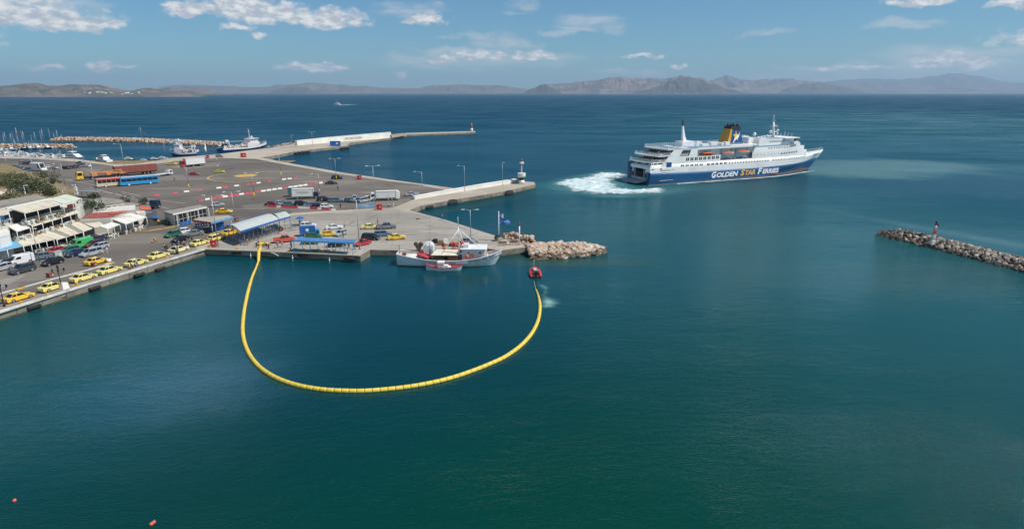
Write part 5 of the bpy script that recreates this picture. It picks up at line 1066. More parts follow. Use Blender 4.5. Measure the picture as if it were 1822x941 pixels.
# white and blue pavilion at the left edge
block('white_pavilion', 'white hut below the middle awning at the left edge', [(-30, 428), (0, 421), (17, 416.5), (16, 406), (-30, 414)], G, ZM + 2.2, frame_w, openings=3, om=plaster)
t, cb_ = awning('blue_roof', 'flat sky-blue roof at the left edge', [(-40, 433), (18, 424.6)], [(-18, 450), (41, 436.6)], 4.6, 4.3, 2, blue_roof, cat='roof')
mb = MB(); a, b = P(12.4, 452, G + .3), P(41, 448, G + .3); d = b - a; mb.prism([(0, 0), (d.x, d.y), (d.x + .1, d.y + 1.2), (.1, 1.2)], 0, 2.3); o = obj('white_tarpaulin', mb, canvas_p); o.location = a; tag(o, 'white tarpaulin hung below the sky-blue roof', 'tarpaulin')
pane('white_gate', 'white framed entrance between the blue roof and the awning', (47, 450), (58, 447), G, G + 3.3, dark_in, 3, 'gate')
parapet('sign_board', 'small white and red sign board at the terrace corner', [(122, 371), (134, 368)], ZT + .7, .9, mat('sign_red', (.45, .10, .08), .6, 0, .2)); parapet('sign_board', 'white end wall of the middle terrace', [(139, 380), (147, 377)], ZM, 2.7)
# red-tiled house: separate tile courses
q = [P(143, 389, 5.6), P(196, 386.5, 5.6), P(232, 375.5, 6.6), P(165, 379, 6.6)]
t = thing('red_roof_house', 'low house with a red tiled roof between the awnings', 'house', Vector((q[0].x, q[0].y, G))); O = t.location; mb = MB(); mb.prism([(v.x - O.x, v.y - O.y) for v in q], 0, 4.0); obj('wall', mb, plaster, t)
for j in range(5):
    for i in range(14):
        f = lambda u, v: q[0].lerp(q[1], u).lerp(q[3].lerp(q[2], u), v) - O
        mb = MB(); u0, u1, v0, v1 = i / 14 + .003, (i + 1) / 14 - .003, j / 5, (j + 1) / 5 + .02; mb.slab([f(u0, v0) + Vector((0, 0, .10)), f(u1, v0) + Vector((0, 0, .10)), f(u1, v1) + Vector((0, 0, .02)), f(u0, v1) + Vector((0, 0, .02))], .07); obj('roof_tile', mb, tilem, t)
sgn = mat('sign_letter_red', (.60, .16, .10), .6, 0, .1); a, b = P(193, 383, 6.0), P(232, 376.5, 6.6)
me = text_mesh('IOAKEIM', (b - a).length * .72, .75, sgn, th=.1, bold=.0); o = link('lettering', me, t, a - O + Vector((.4, 0, .25))); o.rotation_euler = (R(70), 0, math.atan2((b - a).y, (b - a).x)); o['label'] = 'red rooftop letters'
block('flat_roofed_building', 'flat grey-roofed building behind the red roof', [(164, 366), (220, 359.5), (217, 355.5), (183, 351.5), (143, 360)], G, 5.6, plaster, roofm=flatg, openings=5)
block('low_house', 'row of pale low walls with a blue window behind the red roof', [(165, 382), (185, 379), (205, 376), (240, 373), (240, 365), (206, 367), (165, 374)], G, 4.9, plaster, openings=3); block('grey_hut', 'low beige flat roof between the pale walls and the orange roof', [(215, 366), (247, 365), (246, 362), (228, 360), (212, 362)], G, 4.8, plaster, roofm=flatg)
block('orange_roof_hut', 'hut with a flat orange roof', [(250, 373), (269, 373), (267, 366.5), (248, 366.5)], G, 4.9, plaster, roofm=mat('roof_orange', (.50, .14, .08), .7, 0, .1)); block('grey_hut', 'small grey-topped kiosk right of the white awning', [(244, 380), (258.5, 377), (256, 374), (241, 376)], G, 4.6, plaster)
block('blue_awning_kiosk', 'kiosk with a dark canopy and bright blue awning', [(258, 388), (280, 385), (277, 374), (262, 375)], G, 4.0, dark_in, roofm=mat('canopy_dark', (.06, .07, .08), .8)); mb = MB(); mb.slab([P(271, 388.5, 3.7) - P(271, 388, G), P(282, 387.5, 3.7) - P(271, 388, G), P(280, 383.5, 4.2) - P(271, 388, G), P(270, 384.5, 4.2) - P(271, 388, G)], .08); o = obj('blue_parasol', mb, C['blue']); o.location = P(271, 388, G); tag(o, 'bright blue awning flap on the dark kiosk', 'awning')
truck('parked_lorry', 268, 373, AQ + .2, 'dark blue recovery lorry behind the orange-roofed hut', 'navy', 7.0, C['navy'], 1, 'flat', 1.9, 2.4, 1., (-.3,)); pl = shrub(166, 352, G, 2.2, 1.3, 0, 'dark undergrowth behind the flat-roofed building', 41, 500)
mb = MB(); mb.bb(-4.2, 4.2, -1.2, 1.2, 2.1, 2.25)
for x in (-4, -2, 0, 2, 4):
    for y in (-1.1, 1.1): mb.bar((x, y, 0), (x, y, 2.1), .08)
o = obj('car_port', mb, steel); o.location = P(160, 351.5); o.rotation_euler = (0, 0, -.2); tag(o, 'grey open car port beside the headland foot', 'car port')
mb = MB(); mb.bb(-.5, .5, -.4, .4, 0, 2.6); mb.bb(-.9, .2, -.3, .3, 2.6, 3.4); o = obj('advertising_figure', mb, frame_w); o.location = P(136, 346, G); tag(o, 'white and red roadside sign at the foot of the headland', 'sign')
# office with glass front
q = [P(307.5, 381, 4.9), P(368, 368, 4.9), P(355, 364.5, 4.9), P(289, 376, 4.9)]; t = thing('port_office', 'long office with a thin flat roof, glass front and blue screens', 'building', Vector((q[0].x, q[0].y, G))); O = t.location
mb = MB(); c = sum(q, Vector()) / 4; mb.prism([(v.x - O.x, v.y - O.y) for v in [c + (p - c) * .93 for p in q]], 0, 3.1); obj('wall', mb, plaster, t)
mb = MB(); mb.slab([v - O for v in q], .3); obj('roof', mb, flatg, t); mb = MB(); mb.bar(q[0] - O + Vector((0, -.05, -.1)), q[1] - O + Vector((0, -.05, -.1)), .12, .42); obj('fascia', mb, frame_w, t)
a, b = c + (q[0] - c) * .93 - O, c + (q[1] - c) * .93 - O; d = b - a; nn = Vector((d.y, -d.x, 0)).normalized()
for i in range(8):
    p, e = a + d * ((i + .06) / 8), a + d * ((i + .94) / 8); mb = MB(); mb.prism([(v.x, v.y) for v in (p + nn * .01, e + nn * .01, e + nn * .06, p + nn * .06)], .3, 2.9); w_ = obj('window', mb, glass, t); fm = MB(); fm.bar(Vector((p.x, p.y, 1.6)) + nn * .08, Vector((e.x, e.y, 1.6)) + nn * .08, .07); obj('frame', fm, frame_w, w_)
for i in range(4): p = a + d * (i / 3) + nn * .9; mb = MB(); mb.bb(p.x - .12, p.x + .12, p.y - .12, p.y + .12, 0, 3.1); obj('column', mb, frame_w, t)
for i in range(3): p, e = a + d * ((i + .1) / 8) + nn * 1.4, a + d * ((i + .95) / 8) + nn * 1.4; mb = MB(); mb.bar(Vector((p.x, p.y, .6)), Vector((e.x, e.y, .6)), .06, 1.0); obj('blue_screen', mb, C['blue'], t)
# kiosk with flat tan roof and sky-blue edge
q = [P(375.6, 396, 4.6), P(414.5, 386, 4.6), P(406, 383, 4.6), P(355, 386.5, 4.6), P(341.5, 391.5, 4.6)]; t = thing('ticket_kiosk', 'ticket kiosk under a flat tan roof with a sky-blue edge', 'kiosk', Vector((q[0].x, q[0].y, G))); O = t.location
mb = MB(); mb.slab([v - O for v in q], .22); obj('roof', mb, mat('roof_tan', (.36, .31, .26), .9, 0, .12, .5), t); edgeb = mat('edge_sky_blue', (.12, .33, .55), .5, 0, .05)
for i, (p, e) in enumerate(((q[0], q[1]), (q[4], q[0]))): mb = MB(); mb.bar(p - O + Vector((0, -.04, -.15)), e - O + Vector((0, -.04, -.15)), .1, .5); obj('fascia', mb, edgeb if i == 0 else mat('edge_red', (.35, .05, .06), .5), t)
c = sum(q, Vector()) / 5
mb = MB(); mb.box((c.x - O.x + 1.0, c.y - O.y - .4, 1.25), (3.4, 2.4, 2.5), .4); kb = obj('booth', mb, C['blue'], t)
for k in range(3): mb = MB(); mb.box((c.x - O.x + .1 + k * 1.0, c.y - O.y - 1.4 + k * .42, 1.5), (.8, .1, .9), .4); obj('window', mb, lampm, kb)
for v in q: v2 = c + (v - c) * .9 - O; mb = MB(); mb.cyl((v2.x, v2.y, 0), (v2.x, v2.y, 2.9), .07); obj('post', mb, frame_w, t)
for i in range(5): o = bin_('scooter_bay', 350 + i * 4.5, 404.5 - i * .8, .6, 1.6, .9, C['navy'], ['parked motor scooter at the left end under the kiosk roof', 'second parked scooter under the kiosk roof', 'middle scooter under the kiosk roof', 'fourth scooter under the kiosk roof', 'scooter nearest the blue booth'][i], .6, 'scooter'); o.name = 'motor_scooter'
# grey barrel-roofed passenger shelter
def barrel(name, label, fl, fr_, bk, z, rise, n, mroof, medge):
    F0, F1, B0 = P(*fl, z), P(*fr_, z), P(*bk, z); B1 = B0 + (F1 - F0); t = thing(name, label, 'shelter', Vector((F0.x, F0.y, G))); O = t.location; k = 8
    for i in range(n):
        u0, u1 = (i + .004) / n, (i + .996) / n; mb = MB(); top = []
        for u in (u0, u1): top.append([F0.lerp(F1, u).lerp(B0.lerp(B1, u), j / k) - O + Vector((0, 0, rise * math.sin(math.pi * j / k))) for j in range(k + 1)])
        vs = top[0] + top[1] + [v - Vector((0, 0, .06)) for v in top[0] + top[1]]; m_ = k + 1; fs = []
        for j in range(k): fs += [(j, j + 1, m_ + j + 1, m_ + j)[::-1], (2 * m_ + j, 2 * m_ + j + 1, 3 * m_ + j + 1, 3 * m_ + j)]
        mb._add(vs, fs, True); obj('roof_sheet', mb, mroof, t)
    mb = MB(); mb.bar(F0 - O + Vector((0, 0, -.12)), F1 - O + Vector((0, 0, -.12)), .14, .42); obj('fascia', mb, medge, t); mb = MB(); mb.bar(B0 - O + Vector((0, 0, -.12)), B1 - O + Vector((0, 0, -.12)), .14, .42); obj('fascia', mb, medge, t)
    for i in range(n + 1):
        u = i / n; mb = MB(); pts = [F0.lerp(F1, u).lerp(B0.lerp(B1, u), j / k) - O + Vector((0, 0, rise * math.sin(math.pi * j / k) - .12)) for j in range(k + 1)]; mb.tube(pts, .06, 5); mb.tube([pts[0], pts[-1]], .05, 5)
        for j in (2, 4, 6): mb.tube([pts[j], pts[0].lerp(pts[-1], j / k)], .035, 4)
        obj('roof_truss', mb, C['navy'], t)
    for i in range(n + 1):
        for w_ in (.12, .88):
            p = F0.lerp(F1, i / n).lerp(B0.lerp(B1, i / n), w_) - O; mb = MB(); mb.cyl((p.x, p.y, 0), (p.x, p.y, p.z - .1), .07, n=8); obj('column', mb, steel if i % 2 else C['blue'], t)
    return t, F0, F1, B0, B1
roofgrey = mat('roof_fibre', (.46, .49, .46), .6, 0, .05, .3); 
tS, sF0, sF1, sB0, sB1 = barrel('passenger_shelter', 'long shelter with a curved grey roof and blue edge', (428, 411.8), (497, 390.5), (402, 401.5), 5.1, .75, 9, roofgrey, C['blue'])
barrel('passenger_shelter', 'short shelter roof continuing the curved grey roof to the right', (497.5, 390.3), (517, 385.2), (484, 381.5), 5.0, .6, 2, roofgrey, C['blue'])
# crowd-control barriers in the queueing lanes
def crowd_barrier(p, ang, label, L=2.2):
    if 'cbm' not in _mc:
        mb = MB(); h = 1.05
        for z in (.15, h): mb.bar((-L / 2, 0, z), (L / 2, 0, z), .05)
        for i in range(10): x = -L / 2 + L * i / 9; mb.bar((x, 0, .15), (x, 0, h), .035 if 0 < i < 9 else .05)
        _mc['cbm'] = mb.mesh('rails', steel); mb = MB()
        for x in (-L / 2 + .2, L / 2 - .2): mb.bar((x, -.3, .03), (x, .3, .03), .05); mb.bar((x, 0, 0), (x, 0, .2), .05)
        _mc['cbf'] = mb.mesh('feet', steel)
    t = thing('crowd_barrier', label, 'barrier', p, ang, 'steel queue barriers'); link('rails', _mc['cbm'], t); link('feet', _mc['cbf'], t)
ad = math.atan2((sB0 - sF0).y, (sB0 - sF0).x)
for i in range(9):
    for j in range(3): p = sF0.lerp(sF1, (i + .5) / 9).lerp(sB0.lerp(sB1, (i + .5) / 9), .18 + .3 * j); p.z = G; crowd_barrier(p, ad + .1, f"{ORD[i]} steel barrier from the left in the {['front', 'middle', 'back'][j]} lane under the curved roof")
for i, (x, y) in enumerate(((513, 407), (520, 405.5), (527, 404.5), (519, 411), (526, 409.5))): crowd_barrier(P(x, y), .3, ORD[i] + ' steel barrier standing in the open between shelter and parasol')
for i in range(6): p, e = P(440 + i * 11, 427 - i * 4.2), None; t = thing('bench', ORD[i] + ' grey bench from the left under the curved shelter roof', 'bench', p, AQ * .35, 'shelter benches'); mb = MB(); mb.box((0, 0, .45), (1.8, .45, .06)); obj('seat', mb, steel, t); mb = MB(); mb.box((-.7, 0, .22), (.06, .4, .44)); obj('leg', mb, steel, t); mb = MB(); mb.box((.7, 0, .22), (.06, .4, .44)); obj('leg', mb, steel, t)
# low blue-roofed shelter at the basin edge
q = [P(519, 427.8, 4.3), P(536, 420, 4.5), P(544, 422.6, 4.35), P(633, 426.2, 4.5), P(628.5, 432, 4.3), P(583, 430, 4.25)]; t = thing('blue_shelter', 'low open shelter with a flat blue roof at the basin edge', 'shelter', Vector((q[0].x, q[0].y, G))); O = t.location
mb = MB(); mb.slab([v - O for v in (q[0], q[5], q[4], q[3], q[2], q[1])], .16); obj('roof', mb, mat('roof_blue', (.07, .20, .42), .55, 0, .08, .4), t); mb = MB(); mb.bar(q[0] - O + Vector((0, -.05, -.1)), q[4] - O + Vector((0, -.05, -.1)), .1, .3); obj('fascia', mb, edgeb, t)
for i in range(8):
    for w_ in (.06, .92):
        u = (i + .15) / 7.3; p = q[0].lerp(q[4], u).lerp(q[1].lerp(q[3], u), w_) - O; mb = MB(); mb.cyl((p.x, p.y, 0), (p.x, p.y, 2.75), .055); obj('post', mb, edgeb, t)
for i, u in enumerate((.3, .5)): p = q[0].lerp(q[4], u).lerp(q[1].lerp(q[3], u), .5); bt = thing('bench', ['bench in the left half of the blue shelter', 'bench in the middle of the blue shelter'][i], 'bench', Vector((p.x, p.y, G))); mb = MB(); mb.box((0, 0, .45), (1.8, .5, .07)); obj('seat', mb, woodm, bt); mb = MB(); mb.box((-.7, 0, .22), (.07, .4, .42)); obj('leg', mb, steel, bt); mb = MB(); mb.box((.7, 0, .22), (.07, .4, .42)); obj('leg', mb, steel, bt)
# parasol
t = thing('parasol', 'blue parasol standing alone left of the blue box truck', 'parasol', P(535, 401)); mb = MB(); mb.cyl((0, 0, 0), (0, 0, 2.2), .04); obj('pole', mb, whitep, t); mb = MB(); mb.loft([[(1.35 * math.cos(R(45 * k)), 1.35 * math.sin(R(45 * k)), 1.95) for k in range(8)], [(.1 * math.cos(R(45 * k)), .1 * math.sin(R(45 * k)), 2.45) for k in range(8)]]); obj('canopy', mb, C['blue'], t)
mb = MB(); mb.cyl((0, 0, 1.0), (.05, -.03, 1.0), .5, n=14); o = obj('round_sign', mb, frame_w); o.location = P(539, 401); mb = MB(); mb.bar((0, 0, 0), (0, 0, .6), .06); obj('post', mb, steel, o); tag(o, 'white round board on a stand beside the parasol', 'sign')
bin_('planter_box', 499, 411, 1.2, 1.0, .9, mat('terracotta', (.24, .08, .05)), 'brown planter box at the right end of the curved shelter', .3, 'planter'); shrub(499, 410, G + .9, .6, .8, 0, 'plant in the brown box by the shelter', 51, 160); bin_('planter_box', 421, 394, 1.2, 1.0, .9, mat('terracotta', (.24, .08, .05)), 'planter at the foot of the double lamp by the kiosk', .3, 'planter')
mb = MB(); a, b = P(484, 449.5, G + .15), P(494, 455, .6); mb.bar((0, 0, 0), b - a, .8, .12); o = obj('gangway', mb, whitep); o.location = a; tag(o, 'white plank propped against the basin wall right of the boom', 'gangway')
# ================================================================ the ferry
o_ = P(1156, 330.5, 0); fh = Vector((math.cos(R(23.7)), math.sin(R(23.7)), 0)); fp = Vector((-fh.y, fh.x, 0)); B = 7.8
FE = thing('car_ferry', 'white and blue car ferry leaving the port with foam at its stern', 'ferry', Vector((o_.x, o_.y, 0)) + fp * B, math.atan2(fh.y, fh.x))
FE.rotation_euler.y = -.0105; FE.scale = (.908, 1, 1)      # the ship trims a little by the stern
fblue = mat('ferry_blue', (.003, .070, .180), .4, 0, .06, .2); fwhite = mat('ferry_white', (.80, .79, .77), .45, 0, .05, .15, dirt=(.66, .63, .57)); fboot = mat('ferry_boot', (.03, .045, .07), .5, 0, .1, .3); frust = mat('ferry_antifouling', (.13, .06, .05), .7, 0, .2, .3)
fdeck = mat('ferry_deck', (.30, .36, .36), .7, 0, .12, .4); fdkred = mat('ferry_foredeck', (.28, .16, .11), .8, 0, .2, .6); fgrey = mat('ferry_grey', (.34, .35, .36), .7, 0, .1, .6)  # fgrey: plain grey of ramp, garage, winches and aft walls
def lerpt(tab, x):
    for (a, ya), (b, yb) in zip(tab, tab[1:]):
        if x <= b: u = max(0, (x - a) / (b - a)); return ya + (yb - ya) * u
    return tab[-1][1]
bt = [(0, 5.2), (25, 4.3), (60, 3.95), (76, 4.05), (85, 4.2), (100, 4.6), (111, 5.1), (116, 5.6)]; dk = [(0, 8.0), (97, 8.0), (104, 7.9), (110, 8.1), (116, 8.8)]
hw0 = [(0, 7.0), (6, 7.7), (68, 7.8), (82, 6.2), (93, 3.4), (103, 1.0), (109, .05), (116, .02)]; hwb = [(0, 7.8), (79, 7.8), (89, 6.8), (98, 4.6), (106, 2.2), (112, .3), (116, .05)]; hwd = [(0, 7.8), (83, 7.8), (90, 7.2), (97, 5.6), (105, 3.3), (111, 1.5), (116, .12)]
st = [0, 3, 8, 16, 30, 45, 60, 68, 74, 79, 83, 86, 89, 92, 95, 98, 101, 104, 107, 109.5, 112, 114, 115.3, 116]
rake = lambda s, z: s - (max(0, s - 96) / 20) ** 1 * (9.0) * (1 - min(1, max(0, z) / 8.5)) ** 1.0
def fr_band(za, zb, wa, wb, m, name, parent=FE, n=2, caps=False):
    mb = MB(); rings = []
    for s in st:
        row = []
        for k in range(n + 1):
            u = k / n; z = za(s) + (zb(s) - za(s)) * u; w_ = wa(s) + (wb(s) - wa(s)) * u; row.append((rake(s, z), -w_, z))
        rings.append(row + [(x, -y, z) for x, y, z in reversed(row)])
    mb.loft(rings, False, False, True); 
    # transom
    a = rings[0]; mb._add(a, [tuple(range(len(a)))]) if caps else None
    return obj(name, mb, m, parent)
hull = fr_band(lambda s: .1, lambda s: lerpt(bt, s), lambda s: lerpt(hw0, s), lambda s: lerpt(hwb, s), fblue, 'hull', n=3)
fr_band(lambda s: -2.0, lambda s: .1, lambda s: lerpt(hw0, s) * .9, lambda s: lerpt(hw0, s), fboot, 'boot_stripe', hull)
mbx = MB(); rings = []
fr_band(lambda s: -.5, lambda s: .15 + .35 * max(0, min(1, (s - 70) / 34)), lambda s: lerpt(hw0, s) + .02, lambda s: lerpt(hw0, s) + .04 + .10 * max(0, min(1, (s - 70) / 34)), frust, 'antifouling_band', hull)
uph = fr_band(lambda s: lerpt(bt, s), lambda s: lerpt(dk, s), lambda s: lerpt(hwb, s) + .0, lambda s: lerpt(hwd, s), fwhite, 'upper_hull')
F_ = lambda name, m, *boxes, parent=FE: obj(name, [MB().bb(*b) if i == 0 else None for i, b in enumerate(boxes[:1])][0] if len(boxes) == 1 else multi(boxes), m, parent)
def multi(bs):
    mb = MB()
    for b in bs: mb.bb(*b)
    return mb
# decks (closed lids)
def deck(name, s0, s1, z, m, k=.97, parent=FE):
    mb = MB(); ss = [s0] + [s for s in st if s0 < s < s1] + [s1]; pts = [(rake(s, z), -lerpt(hwd, s) * k) for s in ss]; pts += [(x, -y) for x, y in reversed(pts)]; mb.prism(pts, z - .2, z); return obj(name, mb, m, parent)
deck('car_deck', 0, 60, 1.7, fgrey, .85); deck('main_deck', 5.5, 96.5, 7.85, fdeck); deck('foredeck', 96.4, 114.5, 7.35, fdkred, .93)
# stern: transom with the open stern door, wings and ramp
F_('transom', fblue, (-.25, .1, -7.0, -5.2, .3, 5.2), (-.25, .1, 5.6, 7.8, .5, 8.2)); F_('transom_upper', fwhite, (-.28, .1, -7.8, -5.1, 5.2, 7.4), (-.26, .12, -5.15, 5.6, 6.3, 7.4), (-.3, .12, 3.6, 4.2, 4.6, 7.4), (-.3, .12, -5.4, -4.8, 4.5, 7.4))
F_('counter', fboot, (-.2, .3, -7.0, 7.4, -1.0, 1.3)); F_('garage_wall', fgrey, (14, 14.3, -7.5, 7.5, 1.7, 6.4), (.2, 14, -6.1, -5.3, 1.7, 5.3), (.2, 14, 5.4, 6.2, 1.7, 5.3), (.1, 14, -5.2, 5.5, 6.2, 6.4))
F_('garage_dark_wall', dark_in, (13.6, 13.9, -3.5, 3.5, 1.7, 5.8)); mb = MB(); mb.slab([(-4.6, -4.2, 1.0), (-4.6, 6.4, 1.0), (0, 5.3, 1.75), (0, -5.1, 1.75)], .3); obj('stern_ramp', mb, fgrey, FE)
F_('ramp_gate', mat('ramp_pale', (.42, .40, .36), .8, 0, .2, 2), (.1, .35, -5, 5.3, 1.7, 2.7)); F_('door_frame', fgrey, (.0, .5, -3.7, -3.2, 1.7, 6.3), (.0, .5, 2.8, 3.2, 1.7, 6.3))
# stern deck openings (z 7.4-8.9) and curved aft decks
def aft_deck(name, z, s0, inner, bow=.9):
    mb = MB(); pts = [(s0 + .6, -7.8), (s0 - bow * .2, -4), (s0 - bow, 0), (s0 - bow * .6, 5), (s0 + .2, 7.8), (inner, 7.8), (inner, -7.8)]; mb.prism(pts, z - .35, z); o = obj(name, mb, fwhite, FE)
    mb = MB(); mb.prism([(x + (.25 if x < inner else 0), y * .97) for x, y in pts], z, z + .03); obj('deck_covering', mb, fdeck, o)
    mb = MB(); e = pts[:5]
    for a, b in zip(e, e[1:]):
        for h in (.35, .7, 1.05): mb.bar((a[0] + .1, a[1] * .985, z + h), (b[0] + .1, b[1] * .985, z + h), .06)
        for k in range(5): u = k / 5; x = a[0] + (b[0] - a[0]) * u + .1; y = (a[1] + (b[1] - a[1]) * u) * .985; mb.bar((x, y, z), (x, y, z + 1.05), .06)
    x0 = pts[0][0]; n = int((inner - x0) / 1.2)
    for k in range(n + 1): mb.bar((x0 + k * 1.2, -7.7, z), (x0 + k * 1.2, -7.7, z + 1.05), .06)
    for h in (.35, .7, 1.05): mb.bar((x0, -7.7, z + h), (inner, -7.7, z + h), .06)
    obj('railing', mb, fwhite, o); return o
aft_deck('aft_deck', 9.05, .4, 9); aft_deck('aft_deck', 11.55, 2.9, 12); aft_deck('aft_deck', 14.0, 8.2, 14)
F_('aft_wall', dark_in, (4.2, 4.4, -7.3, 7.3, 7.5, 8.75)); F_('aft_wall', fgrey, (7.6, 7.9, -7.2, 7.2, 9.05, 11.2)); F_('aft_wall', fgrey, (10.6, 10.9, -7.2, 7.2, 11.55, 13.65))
for zz, x, w0 in ((9.7, 7.56, 1.0), (12.2, 10.56, 1.0)):
    for k in range(8): mb = MB(); mb.box((0, 0, 0), (.08, 1.2, 1.0)); obj_cached('fw0', mb, glass, 'window', FE, (x, -6.2 + k * 1.75, zz + .3))
for k in range(6): mb = MB(); mb.box((0, 0, 0), (.08, 1.7, .7)); obj_cached('fw1', mb, glass, 'window', FE, (.05 if False else 1.2, -6.6 + k * 2.6, 8.2))
F_('stern_bulwark', fwhite, (.2, .45, -7.8, 7.8, 7.35, 7.75), (1.3, 1.6, -7.8, 7.8, 7.4, 8.7)); F_('stern_pillar', fwhite, (.3, .7, -7.8, -7.3, 7.4, 8.8), (.3, .7, -2.7, -2.2, 7.4, 8.8), (.3, .7, 2.6, 3.0, 7.4, 8.8), (.3, .7, 7.3, 7.8, 7.4, 8.8), (3.4, 3.7, -7.8, -7.5, 7.4, 8.8))
for dz, sx in ((9.08, 1.6), (11.58, 4.4)):
    rr = random.Random(int(dz))
    for k in range(22):
        mb = MB(); mb.box((0, 0, .25), (.5, .9, .45)); mb.box((-.22, 0, .6), (.08, .9, .5)); obj_cached('fs', mb, mat('deck_seat', (.42, .36, .33), .7, 0, .1), 'deck_seat', FE, (sx + rr.uniform(0, 5.0), rr.uniform(-7, 7), dz), rr.choice([0, 1.57]))
# sides: plates with slanted aft edge and openings
def side(name, poly, m=fwhite, y=7.8, th=.25, both=True, parent=FE, off=0):
    o = None
    for sg in ((-1, 1) if both else (-1,)):
        mb = MB(); y0 = sg * (y + off); y1 = sg * (y - th); a = [(x, y0, z) for x, z in poly]; b = [(x, y1, z) for x, z in poly]; mb.loft([b, a] if sg > 0 else [b, a]); o = obj(name, mb, m, parent)
    return o
side('side_plating', [(5.2, 7.2), (14.2, 7.2), (14.2, 14.0), (12.6, 14.0)]); side('side_plating', [(14.2, 7.8), (25.4, 7.8), (25.4, 10.9), (14.2, 10.9)]); side('side_plating', [(14.2, 10.9), (15.2, 10.9), (17, 13.3), (17, 14), (14.2, 14)]); side('side_plating', [(20.6, 10.9), (25.4, 10.9), (25.4, 14), (17, 14), (17, 13.4), (21.8, 13.4)])
side('side_plating', [(25.4, 7.8), (39, 7.8), (39, 10.45), (25.4, 10.45)]); side('side_plating', [(25.4, 13.15), (58.4, 13.15), (58.4, 13.75), (25.4, 13.75)]); side('side_plating', [(58.4, 7.8), (76, 7.8), (76, 10.7), (58.4, 10.7)])
for sg in (-1, 1):
    mb = MB(); ss = [76, 80, 82.5, 88, 91, 93.8]; zt = [10.7, 10.9, 11.8, 12.05, 12.1, 12.1]
    mb.loft([[(s, sg * lerpt(hwd, s), 7.8), (s, sg * (lerpt(hwd, s) - .25), 7.8), (s, sg * (lerpt(hwd, s) - .25), z), (s, sg * lerpt(hwd, s), z)] for s, z in zip(ss, zt)]); obj('side_plating', mb, fwhite, FE)
    mb = MB(); mb.loft([[(s, sg * lerpt(hwd, s), 7.8), (s, sg * (lerpt(hwd, s) - .25), 7.8), (s, sg * (lerpt(hwd, s) - .25), 10.1), (s, sg * lerpt(hwd, s), 10.1)] for s in (93.8, 95.3, 96.7)]); obj('side_plating', mb, fwhite, FE)
w92 = lerpt(hwd, 96.6) - .05; w93 = lerpt(hwd, 93.8) - .05; F_('front_bulkhead', fwhite, (96.3, 96.65, -w92, w92, 7.3, 10.1), (93.5, 93.75, -w93, w93, 10.05, 12.1)); F_('front_step', fwhite, (93.7, 96.4, -w92, w92, 9.85, 10.05)); F_('shelter_deck', fdeck, (80, 93.6, -w93, w93, 11.8, 12.0))
# inner casing and boat deck
F_('inner_casing', fwhite, (14, 80, -5.6, 5.6, 8, 13.6)); F_('boat_deck', fdeck, (39, 58.4, -7.7, 7.7, 7.98, 8.2)); F_('raft_deck', fdeck, (20, 39, -7.6, 7.6, 10.25, 10.45))
F_('upper_deck', fwhite, (13.9, 62, -7.8, 7.8, 13.75, 14.0)); F_('deck_covering', mat('deck_blue', (.07, .20, .33), .7, 0, .15, .5), (12.5, 18, -6.6, 6.8, 14.02, 14.08), (21.5, 46, -7.3, 7.3, 14.02, 14.08)); F_('roof_deck', fdeck, (58.4, 80, -7.5, 7.5, 10.5, 10.68))
mb = MB()
for sg in (-1, 1):
    for h in (.35, .7, 1.05): mb.bar((9, sg * 7.65, 14 + h), (60, sg * 7.65, 14 + h), .055)
    for k in range(43): mb.bar((9 + k * 1.2, sg * 7.65, 14), (9 + k * 1.2, sg * 7.65, 15.05), .055)
    for h in (.4, .75, 1.05): mb.bar((58.4, sg * 7.6, 10.68 + h), (76, sg * 7.6, 10.68 + h), .05)
    for k in range(15): mb.bar((58.4 + k * 1.25, sg * 7.6, 10.68), (58.4 + k * 1.25, sg * 7.6, 11.73), .05)
obj('deck_railing', mb, fwhite, FE); mb = MB()
for sg in (-1, 1):
    for k in range(14):
        s0, s1 = 97 + k * 1.3, 97 + (k + 1) * 1.3; y0, y1 = sg * lerpt(hwd, s0), sg * lerpt(hwd, s1); z0, z1 = lerpt(dk, s0), lerpt(dk, s1)
        mb.bar((s0, y0, z0), (s0, y0, z0 + 1), .06); mb.bar((s0, y0, z0 + 1), (s1, y1, z1 + 1), .06); mb.bar((s0, y0, z0 + .5), (s1, y1, z1 + .5), .05)
obj('bow_railing', mb, fwhite, FE)
for s, y, sz in ((101, 0, (2.2, 2.6, .9)), (105, .8, (1.0, 1.0, .8)), (104.6, -1.2, (1, 1, .8)), (98.6, 2, (1.2, 1.2, 1.0))): mb = MB(); mb.bb(-sz[0] / 2, sz[0] / 2, -sz[1] / 2, sz[1] / 2, 0, sz[2]); o = obj('winch', mb, fgrey, FE); o.location = (s, y, 7.35)
